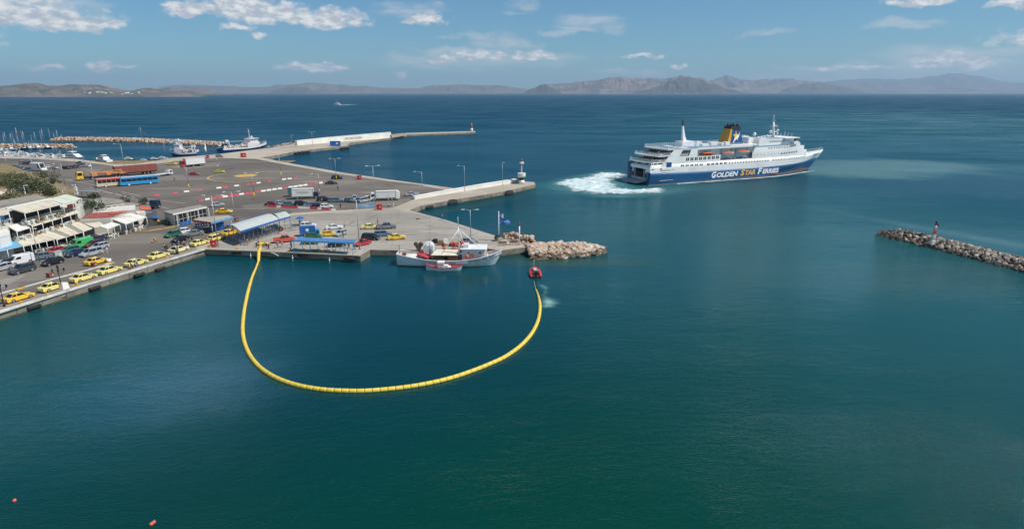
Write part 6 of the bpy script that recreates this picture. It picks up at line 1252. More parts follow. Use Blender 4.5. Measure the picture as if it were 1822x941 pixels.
# windows on the starboard and port sides
def fwin(s0, s1, z0, z1, n, w, h, pair=0, key='a'):
    for i in range(n):
        s = s0 + (s1 - s0) * (i / (n - 1) if n > 1 else 0); z = z0 + (z1 - z0) * (i / (n - 1) if n > 1 else 0)
        for k in ((-pair / 2, pair / 2) if pair else (0,)):
            for sg in (-1, 1):
                y = lerpt(hwd, s) if z > 7.9 else lerpt(hwb, s) + (lerpt(hwd, s) - lerpt(hwb, s)) * (z - lerpt(bt, s)) / (lerpt(dk, s) - lerpt(bt, s))
                mb = MB(); mb.box((0, 0, 0), (w, .10, h)); o = obj_cached(('fw', w, h), mb, glass, 'window', FE, (s + k, sg * (y + .0), z)); 
                if s > 76: dy = lerpt(hwd, s + .5) - lerpt(hwd, s - .5); o.rotation_euler = (0, 0, math.atan(dy) * (1 if sg > 0 else -1))
fwin(20.0, 37.2, 9.55, 9.55, 8, .62, 1.2, .95); fwin(17.3, 28, 7.15, 7.0, 5, .6, .75, 1.0); fwin(32.2, 42.2, 6.9, 6.9, 5, .62, .75, .85); fwin(44.8, 68.8, 6.75, 6.6, 15, .6, .6); fwin(72.2, 95.6, 6.65, 6.9, 14, .6, .6); fwin(77.2, 87.6, 9.3, 9.7, 7, .6, .75); fwin(59.5, 75, 9.4, 9.35, 8, .3, .4)
side('loading_door', [(8.4, 6.9), (11.2, 6.9), (11.2, 8.8), (8.4, 8.8)], fblue, 7.8, .1, False, off=.06)
for s, z in ((1.2, 6.35), (5.6, 6.3)): mb = MB(); mb.ball((s, -7.82, z), .55, 8, 5, (1.4, .15, .4)); obj('fairlead', mb, black, FE)
side('stern_slit', [(15.4, 11.0), (17.2, 13.2), (21.4, 13.2), (20.4, 11.0)], fgrey, 7.2, .1, True); 
for k in range(3): mb = MB(); mb.box((0, 0, 0), (.55, .1, .9)); obj_cached('fwi', mb, glass, 'window', FE, (17.4 + k * 1.2, -7.25, 12.4))
# lifeboats and davits
lbw = mat('lifeboat_orange', (.55, .13, .06), .6, 0, .15, 1)
def lifeboat(s, y, z, L, mh, mt):
    o = bpy.data.objects.new('lifeboat', None); COL.objects.link(o); o.parent = FE; o.location = (s, y, z); mb = MB(); rs = []
    for i in range(9): u = -1 + i / 4; w_ = 1.25 * (1 - abs(u) ** 2.6) + .05; zb = -.9 + .5 * abs(u) ** 3; rs.append([(u * L / 2, -w_, .15 + .2 * u * u), (u * L / 2, -w_ * .8, zb * .6), (u * L / 2, 0, zb), (u * L / 2, w_ * .8, zb * .6), (u * L / 2, w_, .15 + .2 * u * u)])
    mb.loft(rs, False, False, True); obj('boat_hull', mb, mh, o); mb = MB(); rs = []
    for i in range(9): u = -1 + i / 4; w_ = 1.2 * (1 - abs(u) ** 2.6) + .03; rs.append([(u * L / 2 * .98, -w_, .18 + .2 * u * u), (u * L / 2 * .98, 0, .18 + .55 * (1 - u * u) + .2 * u * u), (u * L / 2 * .98, w_, .18 + .2 * u * u)])
    mb.loft(rs, False, False, True); obj('boat_cover', mb, mt, o); return o
for sg in (-1, 1):
    lifeboat(44.2, sg * 7.2, 10.9, 6.8, fwhite, lbw); lifeboat(53.4, sg * 7.2, 11.0, 7.4, fwhite, lbw); lifeboat(32, sg * 6.9, 11.3, 7.0, lbw, lbw)
    for s in (41, 47.4, 49.8, 57): mb = MB(); mb.tube([(s, sg * 5.8, 8.2), (s, sg * 5.9, 12.4), (s, sg * 7.3, 13.0)], .16, 6); obj('davit', mb, fwhite, FE)
    for k in range(7): mb = MB(); mb.cyl((-.8, 0, 0), (.8, 0, 0), .35, n=8); obj_cached('raft', mb, fwhite if k % 2 else mat('raft_grey', (.12, .13, .14), .6), 'life_raft', FE, (41 + k * 2.4, sg * 6.9, 8.6))
# forward house, bridge, tower
F_('deckhouse', fwhite, (60.5, 88.6, -6.6, 6.6, 10.6, 13.0)); F_('deckhouse_roof', mat('deck_bluegrey', (.30, .42, .50), .7, 0, .1, .5), (60, 84, -6.8, 6.8, 13.0, 13.15)); F_('bridge_house', fwhite, (68.5, 86.6, -6.0, 6.0, 13.15, 15.6)); F_('bridge_roof', mat('deck_bluegrey', (.30, .42, .50)), (69, 79.4, -5.9, 5.9, 15.62, 15.7))
F_('wheelhouse_roof', fwhite, (79.5, 88.8, -7.4, 7.4, 15.6, 15.95)); F_('bridge_front', glass, (86.6, 87.7, -6.2, 6.2, 14.2, 15.3)); F_('bridge_apron', fwhite, (86.5, 89.0, -6.5, 6.5, 12.9, 14.15)); F_('bridge_wing', fwhite, (84.8, 88.2, -7.8, -5.9, 13.0, 14.2), (84.8, 88.2, 5.9, 7.8, 13.0, 14.2)); F_('front_terrace', fwhite, (88.9, 92, -5.5, 5.5, 12.1, 13.2))
for k in range(6): mb = MB(); mb.box((0, 0, 0), (.12, .10, 1.2)); obj_cached('mull', mb, fwhite, 'mullion', FE, (87.7, -5 + k * 2, 14.75))
for zz, y, s0, s1 in ((14.6, 6.0, 71, 80), (11.9, 6.6, 70, 82)):
    for k in range(8):
        for sg in (-1, 1): mb = MB(); mb.box((0, 0, 0), (.45, .08, .6)); obj_cached('fwh', mb, glass, 'window', FE, (s0 + (s1 - s0) * k / 7, sg * (y + .03), zz))
for sg in (-1, 1): mb = MB(); mb.slab([(84, sg * 6.7, 10.8), (88.5, sg * 6.7, 13.2), (88.5, sg * 5.9, 13.2), (84, sg * 5.9, 10.8)], .2); obj('stairway', mb, fwhite, FE)
F_('vent_tower', fwhite, (63.5, 68.4, -6.4, -3.2, 10.6, 16.2), (64.5, 67.6, 3.2, 6.2, 10.6, 16.2)); mb = MB()
for y in (-5.6, -4.0, 4.2, 5.4): mb.cyl((65, y, 16.2), (65, y, 16.9), .5, .6, 8); mb.cyl((67.2, y, 16.2), (67.2, y, 16.7), .45, .5, 8)
obj('vent_cowl', mb, fwhite, FE)
# foremast, radar, domes
mb = MB(); mb.cyl((79.6, 0, 15.7), (78.8, 0, 22.5), .75, .4, 8); mb.cyl((78.8, 0, 22.5), (78.6, 0, 25.6), .22, .1, 6); mb.bar((79.2, -2.2, 20.5), (79.2, 2.2, 20.5), .22); mb.bar((78.2, 0, 18), (82.4, 0, 18.3), .3); mb.bar((78.8, -1.2, 23.2), (78.8, 1.2, 23.2), .14); mb.cyl((81, 0, 15.7), (79.2, 0, 19.5), .25, .18, 6); mb.ball((82.2, 0, 18.9), .7, 8, 5, (.5, 1.2, .7)); obj('foremast', mb, fwhite, FE)
mb = MB(); mb.bar((80, -1.5, 21), (80, 1.5, 21), .25); obj('radar', mb, fwhite, FE)
for s, y, z, r in ((80, 2.2, 17.6, .75), (79.6, -2.2, 17.2, .5), (70.5, 3, 16.8, .8), (72, -3.2, 16.4, .6)): mb = MB(); mb.cyl((s, y, 15.7), (s, y, z), .15); mb.ball((s, y, z + r * .6), r, 10, 6); obj('satellite_dome', mb, fwhite, FE)
mb = MB()
for k in range(9): x = 80 + k * 1.3; mb.bar((x, (-1) ** k * 2.5, 15.95), (x, (-1) ** k * 2.5, 16.9 + (k % 3) * .5), .1)
obj('aerial', mb, fwhite, FE)
# aft mast
mb = MB(); mb.loft([[(20.2, -1.1, 14), (22.8, -1.1, 14), (22.8, 1.1, 14), (20.2, 1.1, 14)], [(19.7, -.55, 18), (21, -.55, 18), (21, .55, 18), (19.7, .55, 18)], [(19.3, -.3, 22.4), (19.9, -.3, 22.4), (19.9, .3, 22.4), (19.3, .3, 22.4)]]); am = obj('aft_mast', mb, fwhite, FE); mb = MB(); mb.cyl((19.6, 0, 22.4), (19.4, 0, 25.6), .28, .12, 6); mb.bar((19.5, -1.1, 23.6), (19.5, 1.1, 23.6), .18); mb.ball((19.4, 0, 24.6), .35, 6, 4); obj('mast_top', mb, black, am); am.location.x = 3.4
F_('mast_house', fwhite, (21.4, 28.2, -2.4, 2.4, 14, 16.2)); 
for (s0, s1, y0, y1, h) in ((29, 30.5, -3, 0, 1.2), (31, 35, -4.5, -2.5, 1.0), (33, 36, 1, 4, 1.5), (37, 41, -3.5, -.5, 1.3), (42, 45, -5, 2, 1.0), (60, 62.8, -3.5, 3.5, 2.6), (43.8, 46, -5.5, -3.2, 1.4)): F_('deck_locker', fwhite, (s0, s1, y0, y1, 14, 14 + h))
# funnel: yellow after face, blue sides with star and white wave
mb = MB(); f0 = [(47.0, -3.4), (56.6, -3.4), (56.6, 2.6), (47.0, 2.6)]; f1 = [(49.2, -2.5), (55.2, -2.5), (55.2, 1.6), (49.2, 1.6)]; zt_ = 20.6
lp_ = lambda a, b, u: (a[0] + (b[0] - a[0]) * u, a[1] + (b[1] - a[1]) * u)
mb.loft([[(x, y, 14) for x, y in f0], [(x, y, zt_) for x, y in f1]]); fn = obj('funnel', mb, fblue, FE)
fyel = mat('funnel_yellow', (.60, .30, .03), .5, 0, .08, .5)
def fnp(u, v, sg=-1, off=.04):
    """point on the funnel side: u along 0..1, v up 0..1"""
    a = lp_(f0[0], f1[0], v); b = lp_(f0[1], f1[1], v); yy = -a[1] if sg < 0 else lp_(f0[2], f1[2], v)[1]; return (a[0] + (b[0] - a[0]) * u, sg * (yy + off), 14 + (zt_ - 14) * v)
mb = MB(); mb._add([(46.95, -3.42, 14), (49.15, -2.52, zt_), (49.15, 1.62, zt_), (46.95, 2.62, 14)], [(0, 1, 2, 3)[::-1]])
for sg in (-1, 1): mb.face([fnp(-.01, 0, sg), fnp(.16, 0, sg), fnp(.16, 1, sg), fnp(-.01, 1, sg)])
obj('yellow_face', mb, fyel, fn)
for sg in (-1, 1):
    pts = []
    for k in range(10): a = math.pi / 2 + k * math.pi / 5; r = .27 if k % 2 == 0 else .11; pts.append(fnp(.53 + r * math.cos(a) * .98, .52 + r * math.sin(a) * 1.35, sg, .07))
    c = fnp(.53, .52, sg, .07); mb = MB(); mb._add([c] + pts, [(0, 1 + k, 1 + (k + 1) % 10) for k in range(10)]); obj('star_emblem', mb, mat('star_gold', (.72, .42, .10), .5), fn)
    mb = MB(); n = 10; lo = []; hi = []
    for k in range(n + 1): u = k / n; x = .34 + .55 * u; z = .08 + .72 * (u ** 1.1) + .08 * math.sin(u * 6.3); wd = .13 * math.sin(math.pi * min(1, u * .9 + .08)) + .01; lo.append(fnp(x, z - wd * .5, sg, .10)); hi.append(fnp(x, z + wd, sg, .10))
    for k in range(n): mb.face([lo[k], lo[k + 1], hi[k + 1], hi[k]])
    obj('wave_emblem', mb, fwhite, fn)
mb = MB(); mb.loft([[(49.1, -2.6, zt_ - .7), (55.3, -2.6, zt_ - .7), (55.3, 1.7, zt_ - .7), (49.1, 1.7, zt_ - .7)], [(49.3, -2.5, zt_ + .9), (55.1, -2.5, zt_ + .9), (55.1, 1.6, zt_ + .9), (49.3, 1.6, zt_ + .9)]])
for x, y in ((50.7, -1), (50.7, .8), (53, -.4), (54.3, -1.4), (54.1, .8)): mb.cyl((x, y, zt_ + .9), (x - .3, y, zt_ + 1.9), .5, .45, 8)
obj('funnel_top', mb, mat('soot', (.02, .02, .02), .8), fn)
# lettering
def fl(s, x0, x1, z0, h, m, bold=.02, shear=.2, off=.08):
    me = text_mesh(s, x1 - x0, h, m, bold=bold, shear=shear, th=.03); z = z0; y = -7.8 - off; o = link('lettering', me, FE, (x0, y, z0)); o.rotation_euler = (math.pi / 2, 0, 0); return o
lw = mat('letter_white', (.82, .82, .80), .5, 0, 0); lg = mat('letter_gold', (.78, .42, .10), .5, 0, 0); lbk = mat('letter_dark', (.06, .07, .10), .5, 0, 0)
def big(word, x0, x1, z0, m, cap=2.7, small=2.1, capw=.0):
    k = 2.7; fl(word[0], x0, x0 + k, z0, cap, m, .045); fl(word[1:], x0 + k + .25, x1, z0 + .05, small, m, .04)
# the side leans with the hull: hull side is vertical here, so plain offsets do
big('GOLDEN', 34.6, 50.6, .95, lw); big('STAR', 52.0, 61.4, .95, lg); big('FERRIES', 62.9, 76.6, .95, lw)
fl('Superferry II', 5.4, 12.4, 5.3, .75, lbk, -.01, .25); fl('ΠΕΙΡΑΙΑΣ', 6.3, 11.4, 4.25, .75, lw, .01); fl('www.goldenstarferries.com', 5.0, 12.6, 1.35, .5, lw, .0)
# small people on the decks, as parts of what the picture shows is a crowd: a few standing figures
for i, (s, y, z, c) in enumerate(((2.2, -6, 9.08, 'white'), (3.2, -3, 9.08, 'red'), (4.6, -6.4, 11.58, 'navy'), (6.0, -5.2, 11.58, 'white'), (1.8, 1.5, 9.08, 'black'))):
    person(0, 0, 'stand', i, c, 'navy', ['passenger in white at the rail of the lower aft deck', 'passenger in red on the lower aft deck', 'passenger in navy on the second aft deck', 'passenger in white on the second aft deck', 'passenger in black on the lower aft deck amidships'][i], 1, FE.matrix_basis @ Vector((s, y, z)))

# ---- foam: churned water astern, a lumpy sheet with broken edges
def foam_mat(name, col, lo, hi, scale):
    m = bpy.data.materials.new(name); m.use_nodes = True; N = NT(m.node_tree); b = N.n['Principled BSDF']; b.inputs['Base Color'].default_value = (*col, 1); b.inputs['Roughness'].default_value = .85; oc = N.new('ShaderNodeTexCoord').outputs['Object']
    at = N.new('ShaderNodeAttribute'); at.attribute_name = 'cover'; n1 = N.noise(N.mapping(oc, (.35, 1, 1)), scale, 7, .72, .8)
    N.l.new(N.mr(N.m('ADD', at.outputs['Fac'], N.m('MULTIPLY', N.m('SUBTRACT', n1, .5), 1.7)), lo, hi), b.inputs['Alpha']); n2 = N.noise(N.mapping(oc, (.3, 1, 1)), scale * 1.3, 6, .72)
    N.l.new(N.mix(N.mr(n2, .36, .62), tuple(c * f for c, f in zip(col, (.50, .74, .77))), col), b.inputs['Base Color']); return m
def foam(name, label, pts, cover, m, z=.12, hgt=.3, step=.8, bay=None):
    """pts: outline pixels on the water; cover(u)->strength is taken from the distance to the outline"""
    poly = [P(*p, 0) for p in pts]; x0, x1 = min(p.x for p in poly) - 2, max(p.x for p in poly) + 2; y0, y1 = min(p.y for p in poly) - 2, max(p.y for p in poly) + 2; nx, ny = int((x1 - x0) / step) + 1, int((y1 - y0) / step) + 1; vs = []; cv = []
    for j in range(ny + 1):
        for i in range(nx + 1):
            x, y = x0 + i * step, y0 + j * step; e = edge_dist(x, y, poly); c = max(-.5, min(1, cover(x, y, e))); k = max(0, min(1, e / 3)); n = mnoise.fractal(Vector((x * .45, y * .45, 1)), .8, 2, 5); vs.append((x, y, z + hgt * k * (.5 + n))); cv.append(c)
    fs = [(j * (nx + 1) + i, j * (nx + 1) + i + 1, (j + 1) * (nx + 1) + i + 1, (j + 1) * (nx + 1) + i) for j in range(ny) for i in range(nx)]; fs = [f for f in fs if max(cv[k] for k in f) > -.4]
    mb = MB(); mb._add(vs, fs, True); me = mb.mesh(name, m); at = me.attributes.new('cover', 'FLOAT', 'POINT'); at.data.foreach_set('value', cv); o = link(name, me); o['kind'] = 'stuff'; o['label'] = label; return o
fm_ = foam_mat('foam', (.72, .75, .75), .10, 1.15, .5)
fmt_ = foam_mat('aerated_water', (.10, .30, .32), -.1, 2.2, .15)
OUT = [(982, 327), (996, 321), (1020, 318), (1040, 312.5), (1060, 309), (1085, 307.5), (1112, 309), (1124, 313), (1124, 321), (1106, 322), (1092, 325), (1100, 329), (1106, 336), (1140, 337), (1175, 334), (1192, 338), (1180, 343), (1150, 346), (1110, 347.5), (1070, 347.5), (1040, 344.5), (1015, 341), (1004, 336)]
foam('aerated_wake', 'turquoise aerated water around the ferry wake', [(955, 329), (985, 318), (1020, 311), (1060, 304), (1100, 303), (1122, 309), (1124, 326), (1150, 338), (1230, 334), (1225, 344), (1170, 351), (1110, 355), (1050, 353), (1000, 346), (965, 338)], lambda x, y, e: e / 7 + .1, fmt_, .04, .05, 1.0)
foam('wake_foam', 'white foam churned up behind the ferry', OUT, lambda x, y, e: (e / 5.0 + .12) - 1.15 * math.exp(-(((x - P(1080, 317, 0).x) / 11) ** 2 + ((y - P(1080, 317, 0).y) / 7) ** 2)) + .35 * mnoise.fractal(Vector((x * .12, y * .3, 4)), .8, 2, 4), fm_, .12, .6)
def px_of(s_, y_):
    w = o_ + fp * B + fh * s_ * .908 + fp * y_; c = Vector((w.x, w.y, -H)); zc = c.y * cp - c.z * sp; yc = -c.z * cp - c.y * sp
    return (CX + F * c.x / zc, CY + F * yc / zc)
fm2 = foam_mat('thin_foam', (.72, .79, .79), .45, .9, .9)
foam('bow_foam', 'thin line of foam along the ferry waterline', [px_of(s, -lerpt(hw0, s) + .3) for s in (14, 40, 60, 74, 84, 94, 103, 110)] + [px_of(s, -lerpt(hw0, s) - w_) for s, w_ in ((112, 1.0), (103, 1.6), (94, 1.6), (84, 1.5), (74, 1.8), (60, 1.6), (40, 1.5), (14, 1.6))], lambda x, y, e: e / .8 + .15 + .4 * mnoise.noise(Vector((x * .16, y * .16, 7))), fm2, .05, .12, .45)
fm3 = foam_mat('milky_wash', (.20, .38, .37), -.2, 1.1, .5)
foam('dinghy_wash', 'milky propeller wash curling behind the red dinghy', [(953, 500), (961, 504), (970, 507), (976, 512), (975, 520), (970, 526), (980, 529), (992, 534), (994, 541), (984, 547), (970, 549), (961, 546), (959.5, 538), (963, 528), (967, 519), (962, 511), (955, 506)], lambda x, y, e: e / 1.8 + .0 + .3 * mnoise.noise(Vector((x * .5, y * .5, 2))), fm3, .03, .03, .25)
# ================================================================ boats
def boat_hull(mb, L, Wd, zk, zs, pw=2.4, bow=1.12, full=.5, n=15, deckdrop=.35, rk=.12, stern=.75):
    """double lofted hull: returns sheer table. zs(u): sheer height, u in -1..1 (stern..bow)"""
    rings = []; sheer = []
    for i in range(n):
        u = -1 + 2 * i / (n - 1); f = (1 - max(0, u) ** pw) ; g = stern + (1 - stern) * min(1, (u + 1) * 1.6) if u < 0 else 1; w_ = Wd / 2 * f * g + .03; wl = w_ * (.92 - .35 * max(0, u)); x = u * L / 2; zs_ = zs(u); xb = x - rk * L * .5 * max(0, u) ** 2 * 1.0
        rings.append([(x, -w_, zs_), (x * 1 - (x - xb) * .45, -w_ * .97 + (w_ - wl) * .3, zs_ * .45), (xb, -wl * .85, 0), (xb, -wl * .45, zk), (xb, 0, zk * 1.1), (xb, wl * .45, zk), (xb, wl * .85, 0), (x - (x - xb) * .45, w_ * .97 - (w_ - wl) * .3, zs_ * .45), (x, w_, zs_)]); sheer.append((x, w_, zs_))
    mb.loft(rings, False, False, True); mb._add(rings[0], [tuple(range(9))[::-1]]); return sheer
def boat_deck(mb, sh, drop, k=.93):
    top = [(x * .98, -w * k, z - drop) for x, w, z in sh] + [(x * .98, w * k, z - drop) for x, w, z in reversed(sh)]; n = len(sh)
    for i in range(n - 1): a, b = sh[i], sh[i + 1]; mb.face([(a[0] * .98, -a[1] * k, a[2] - drop), (b[0] * .98, -b[1] * k, b[2] - drop), (b[0] * .98, b[1] * k, b[2] - drop), (a[0] * .98, a[1] * k, a[2] - drop)])
def rail_strip(mb, sh, w=.12, h=.12):
    for sg in (-1, 1):
        for a, b in zip(sh, sh[1:]): mb.bar((a[0], sg * a[1], a[2] + .02), (b[0], sg * b[1], b[2] + .02), w, h)
    a = sh[0]; mb.bar((a[0], -a[1], a[2] + .02), (a[0], a[1], a[2] + .02), w, h)
hullw = mat('boat_white', (.66, .69, .70), .45, 0, .07, .6, dirt=(.50, .52, .50)); boot = mat('boat_boot', (.03, .04, .05), .6, 0, .1); deckw = mat('boat_deck', (.45, .40, .34), .8, 0, .2, 1.5); redd = mat('boat_red', (.42, .04, .04), .6, 0, .12, 1.5); housew = mat('boat_house', (.66, .64, .64), .55, 0, .05, 1)
tarp = mat('boat_tarp', (.66, .61, .50), .85, 0, .1, 1); rustm = mat('rusty', (.22, .08, .05), .8, 0, .25, 2); darkred = mat('dark_red', (.16, .03, .03), .7, 0, .2, 2)
# the white fishing boat at the quay
a, b = P(711, 467, 0), P(888, 470, 0); ang = math.atan2((b - a).y, (b - a).x) - .0; L = 23.2
cen = P(799, 471, 0); FB = thing('fishing_boat', 'long white wooden fishing boat moored at the quay with a grey wheelhouse', 'fishing boat', Vector((-13.5, 125.1, 0)), R(-1.5)); FB.scale = (.975, .975, .975)
zs = lambda u: 1.55 + 1.75 * max(0, u) ** 2.0 + 1.15 * max(0, -u) ** 2.2
mb = MB(); sh = boat_hull(mb, L, 6.0, -.9, zs, pw=3.8, rk=.14, stern=.62); hb = obj('hull', mb, hullw, FB)
mb = MB(); boat_hull(mb, L * .862, 5.7, -1.0, lambda u: .2, rk=.0, stern=.66); obj('boot_stripe', mb, boot, hb).location = (-L * .068, 0, 0)
mb = MB(); boat_deck(mb, sh, .75); obj('deck', mb, deckw, FB); mb = MB(); rail_strip(mb, sh, .2, .16); obj('gunwale', mb, housew, FB)
mb = MB(); sh2 = [(x, w + .03, z - .55) for x, w, z in sh]; rail_strip(mb, sh2[8:], .08, .08); obj('rubbing_strake', mb, hullw, FB)
mb = MB(); mb.bb(2.9, 7.9, -2.0, 2.0, .9, 4.0); wh = obj('wheelhouse', mb, housew, FB); mb = MB(); mb.bb(2.6, 8.3, -2.4, 2.2, 4.0, 4.14); obj('roof', mb, whitep, wh)
mb = MB(); mb.loft([[(7.85, -1.75, 1.6), (8.5, -1.3, 1.6), (8.5, 1.3, 1.6), (7.85, 1.6, 1.6)], [(7.85, -1.98, 3.9), (8.25, -1.8, 3.9), (8.25, 1.8, 3.9), (7.85, 1.95, 3.9)]]); obj('front', mb, whitep, wh)
for x in (4.4, 6.9): mb = MB(); mb.cyl((x, -2.08, 3.2), (x, -1.98, 3.2), .18 if x < 5 else .24, n=10); obj('porthole', mb, black, wh)
for y in (-1.2, -.4, .4, 1.2): mb = MB(); mb.bb(8.32, 8.42, y - .3, y + .3, 2.9, 3.5); obj('window', mb, glass, wh)
mb = MB(); mb.bb(3.6, 5.2, -2.6, -2.2, 4.14, 4.9) if False else mb.bb(3.2, 4.3, -1.6, .6, 4.14, 4.9); obj('radar_box', mb, housew, wh)
mb = MB()
for k in range(16): t0, t1 = 2 * math.pi * k / 16, 2 * math.pi * (k + 1) / 16; mb.bar((5.1 + .38 * math.cos(t0), -2.1, 2.55 + .38 * math.sin(t0)), (5.1 + .38 * math.cos(t1), -2.1, 2.55 + .38 * math.sin(t1)), .13)
obj('lifebuoy', mb, redp, FB); mb = MB(); mb.ball((4.1, -2.6, 2.5), .42, 8, 6); mb.ball((3.8, -2.7, 2.2), .3, 8, 6); obj('orange_buoy', mb, mat('buoy_orange', (.65, .14, .06), .5), FB)
# awning over the hold
mb = MB(); mb.slab([(-3.9, -2.5, 2.75), (2.1, -2.5, 2.75), (2.3, 1.6, 3.0), (-3.2, 1.6, 3.0)], .08); aw = obj('awning', mb, tarp, FB); mb = MB()
for x in (-3.8, -1.9, 0, 2.0):
    for y in (-2.4, 1.5): mb.bar((x, y, .9), (x, y, 2.85), .09)
obj('awning_post', mb, darkred, aw); mb = MB(); mb.bb(-4.2, 2.8, -2.45, 2.2, .85, 1.55); obj('hold_coaming', mb, darkred, FB); mb = MB(); mb.bb(-.2, 1.9, -2.3, 1, 1.55, 2.3); mb.bb(-3.4, -1.0, -2, 1, 1.55, 1.9); obj('fish_boxes', mb, woodm, FB)
mb = MB(); mb.ball((-8.3, 0, 1.6), 1.9, 12, 6, (1.35, 1.05, .38)); obj('net_cover', mb, mat('net_white', (.68, .66, .58), .9, 0, .08, 3), FB); mb = MB(); mb.bb(-10.6, -9.8, -.8, .4, 2.0, 2.6); obj('winch_engine', mb, rustm, FB)
mb = MB(); mb.slab([(-8.6 + 1.6, -1.6, 2.6), (-4.6, -1.9, 1.9), (-4.4, .8, 2.3), (-7, .8, 2.7)], .12); mb.bar((-7.2, -1.2, 2.7), (-4.3, -2.0, 1.7), .14); obj('red_derrick', mb, redd, FB)
mb = MB(); mb.loft([[(-5.9, .2, 1.4), (-3.6, .2, 1.4), (-3.6, 2.2, 1.4), (-5.9, 2.2, 1.4)], [(-5.9, .2, 4.2), (-3.8, .2, 4.2), (-3.8, 2.2, 4.2), (-5.9, 2.2, 4.2)], [(-5.5, .5, 4.7), (-4.2, .5, 4.7), (-4.2, 1.9, 4.7), (-5.5, 1.9, 4.7)]]); obj('white_tank', mb, mat('tank_white', (.62, .64, .66), .5, 0, .1, 2), FB)
mb = MB(); mb.cyl((-4.5, -.6, .9), (-4.3, -.4, 5.6), .2, .13); mb.cyl((-4.3, -.4, 5.6), (-4.8, -.4, 6.2), .12, .08); mb.bar((-4.4, -.6, 3.8), (-3.6, -.4, 2.4), .3); mb.bar((-4.0, -.9, 3.6), (-4.0, -.9, 1.0), .22); mb.cyl((-3.9, -.9, 1.6), (-3.3, -.9, 1.6), .6, n=10); mb.bar((-4.8, -.4, 5.0), (-5.6, -.4, 4.2), .1); obj('net_hauler', mb, steel, FB)
mb = MB(); mb.cyl((2.3, -1.0, .9), (2.1, -1.0, 8.8), .17, .10, 8); mb.cyl((2.1, -1.0, 8.8), (2.1, -1.0, 11.0), .07, .05, 6); obj('mast', mb, whitep, FB)
mb = MB()
for e in ((-1.6, -2.2, 2.8), (-1.2, 1.4, 3), (7.0, -1.6, 4.1), (6.4, 1.5, 4.1), (3.6, -1.6, 4.4)): mb.cyl((2.2, -1.0, 8.2), e, .07, .06, 5)
obj('stay', mb, whitep, FB); mb = MB()
for e in ((11.2, 0, 3.4), (-10.9, 0, 2.8)): mb.cyl((2.1, -1.0, 9.0), e, .02, n=4)
obj('rigging', mb, steel, FB); mb = MB(); mb.cyl((-11.3, 0, 2.4), (-11.3, 0, 4.4), .07); obj('stern_post', mb, darkred, FB)
mb = MB(); n = 0
for i in range(9, 14):
    for sg in (-1, 1):
        x, w_, z = sh[i]; mb.bar((x, sg * w_, z), (x, sg * w_, z + .9), .05)
        if i < 13: x2, w2, z2 = sh[i + 1]; mb.bar((x, sg * w_, z + .9), (x2, sg * w2, z2 + .9), .05); mb.bar((x, sg * w_, z + .45), (x2, sg * w2, z2 + .45), .04)
obj('bow_rail', mb, mat('rail_orange', (.45, .22, .15), .6), FB)
me = text_mesh('ΣΠΥΡΟΣ ΝΙΚ ΜΟΥ', 6.0, .6, mat('boat_letter', (.05, .10, .16), .6, 0, 0), bold=.02, th=.03)
o = link('lettering', me, FB); o.location = (4.4, -2.93, 1.42); 
for v in me.vertices:   # follow the rising, narrowing bow
    x = 4.4 + v.co.x; u = x / (L / 2); w_ = 3.0 * (1 - max(0, u) ** 3.8) + .03; zz = zs(u); v.co.z += 0; v.co.y += (zz - .62) - 1.42 - .0; v.co.z += (2.93 - w_) * -1 * 1.0 + .09
o.rotation_euler = (math.pi / 2, 0, 0)
# gear heaped between wheelhouse and net hauler, each heap lies on the quay side
rr = random.Random(5); mb = MB()
for k in range(26): mb.ball((rr.uniform(-2.5, 2.4), rr.uniform(1.6, 2.4), rr.uniform(1.7, 3.4)), rr.uniform(.15, .38), 6, 4)
gear = obj('buoys_and_nets', mb, mat('gear_orange', (.50, .12, .07), .7, 0, .3, 3), FB); gear['kind'] = 'stuff'; mb = MB()
for k in range(20): p = (rr.uniform(-3, 2.4), rr.uniform(1.5, 2.5), rr.uniform(1.5, 3.0)); mb.box(p, (rr.uniform(.3, .9), rr.uniform(.3, .6), rr.uniform(.2, .6)), rr.uniform(0, 3))
g2 = obj('loose_gear', mb, mat('gear_brown', (.26, .20, .15), .8, 0, .3, 3), FB); g2['kind'] = 'stuff'
# dark heart-shaped net drum on the stern quarter
mb = MB(); mb.ball((-7.7, 1.2, 4.3), .55, 10, 6, (1, .4, 1)); mb.ball((-6.6, 1.2, 4.3), .55, 10, 6, (1, .4, 1)); mb.loft([[(-8.0, 1.05, 4.1), (-6.3, 1.05, 4.1), (-6.3, 1.35, 4.1), (-8.0, 1.35, 4.1)], [(-7.3, 1.1, 2.4), (-7.0, 1.1, 2.4), (-7.0, 1.3, 2.4), (-7.3, 1.3, 2.4)]]); obj('net_spreader', mb, mat('brown_board', (.10, .075, .06), .8), FB)
# grey pickup with nets parked behind on the quay
mb = MB()
for k in range(40): mb.ball((rr.uniform(-2.2, 2.2), rr.uniform(-.8, .8), rr.uniform(.1, .9)), rr.uniform(.15, .4), 6, 4)
o = obj('net_heap', mb, mat('gear_red', (.42, .09, .06), .8, 0, .4, 2)); o.location = P(806, 438); tag(o, 'heap of red and orange nets on the quay behind the fishing boat', 'net heap', kind='stuff'); car('hatch', 'grey', 836, 433.5, .1, 'grey car on the quay half hidden by the fishing boat rigging')
for i, (x, y, m, w) in enumerate(((774, 433, black, 'black'), (784, 436, woodm, 'brown'), (792, 433, housew, 'white'), (818, 437, woodm, 'wooden'), (826, 438, redp, 'red'))): mb = MB(); mb.box((0, 0, .4), (1.4, .9, .8), .2 * i); mb.box((.1, 0, .95), (.9, .6, .3), .3); o = obj('gear_crate', mb, m); o.location = P(x, y); tag(o, f'{w} gear crate on the quay behind the fishing boat', 'crate')
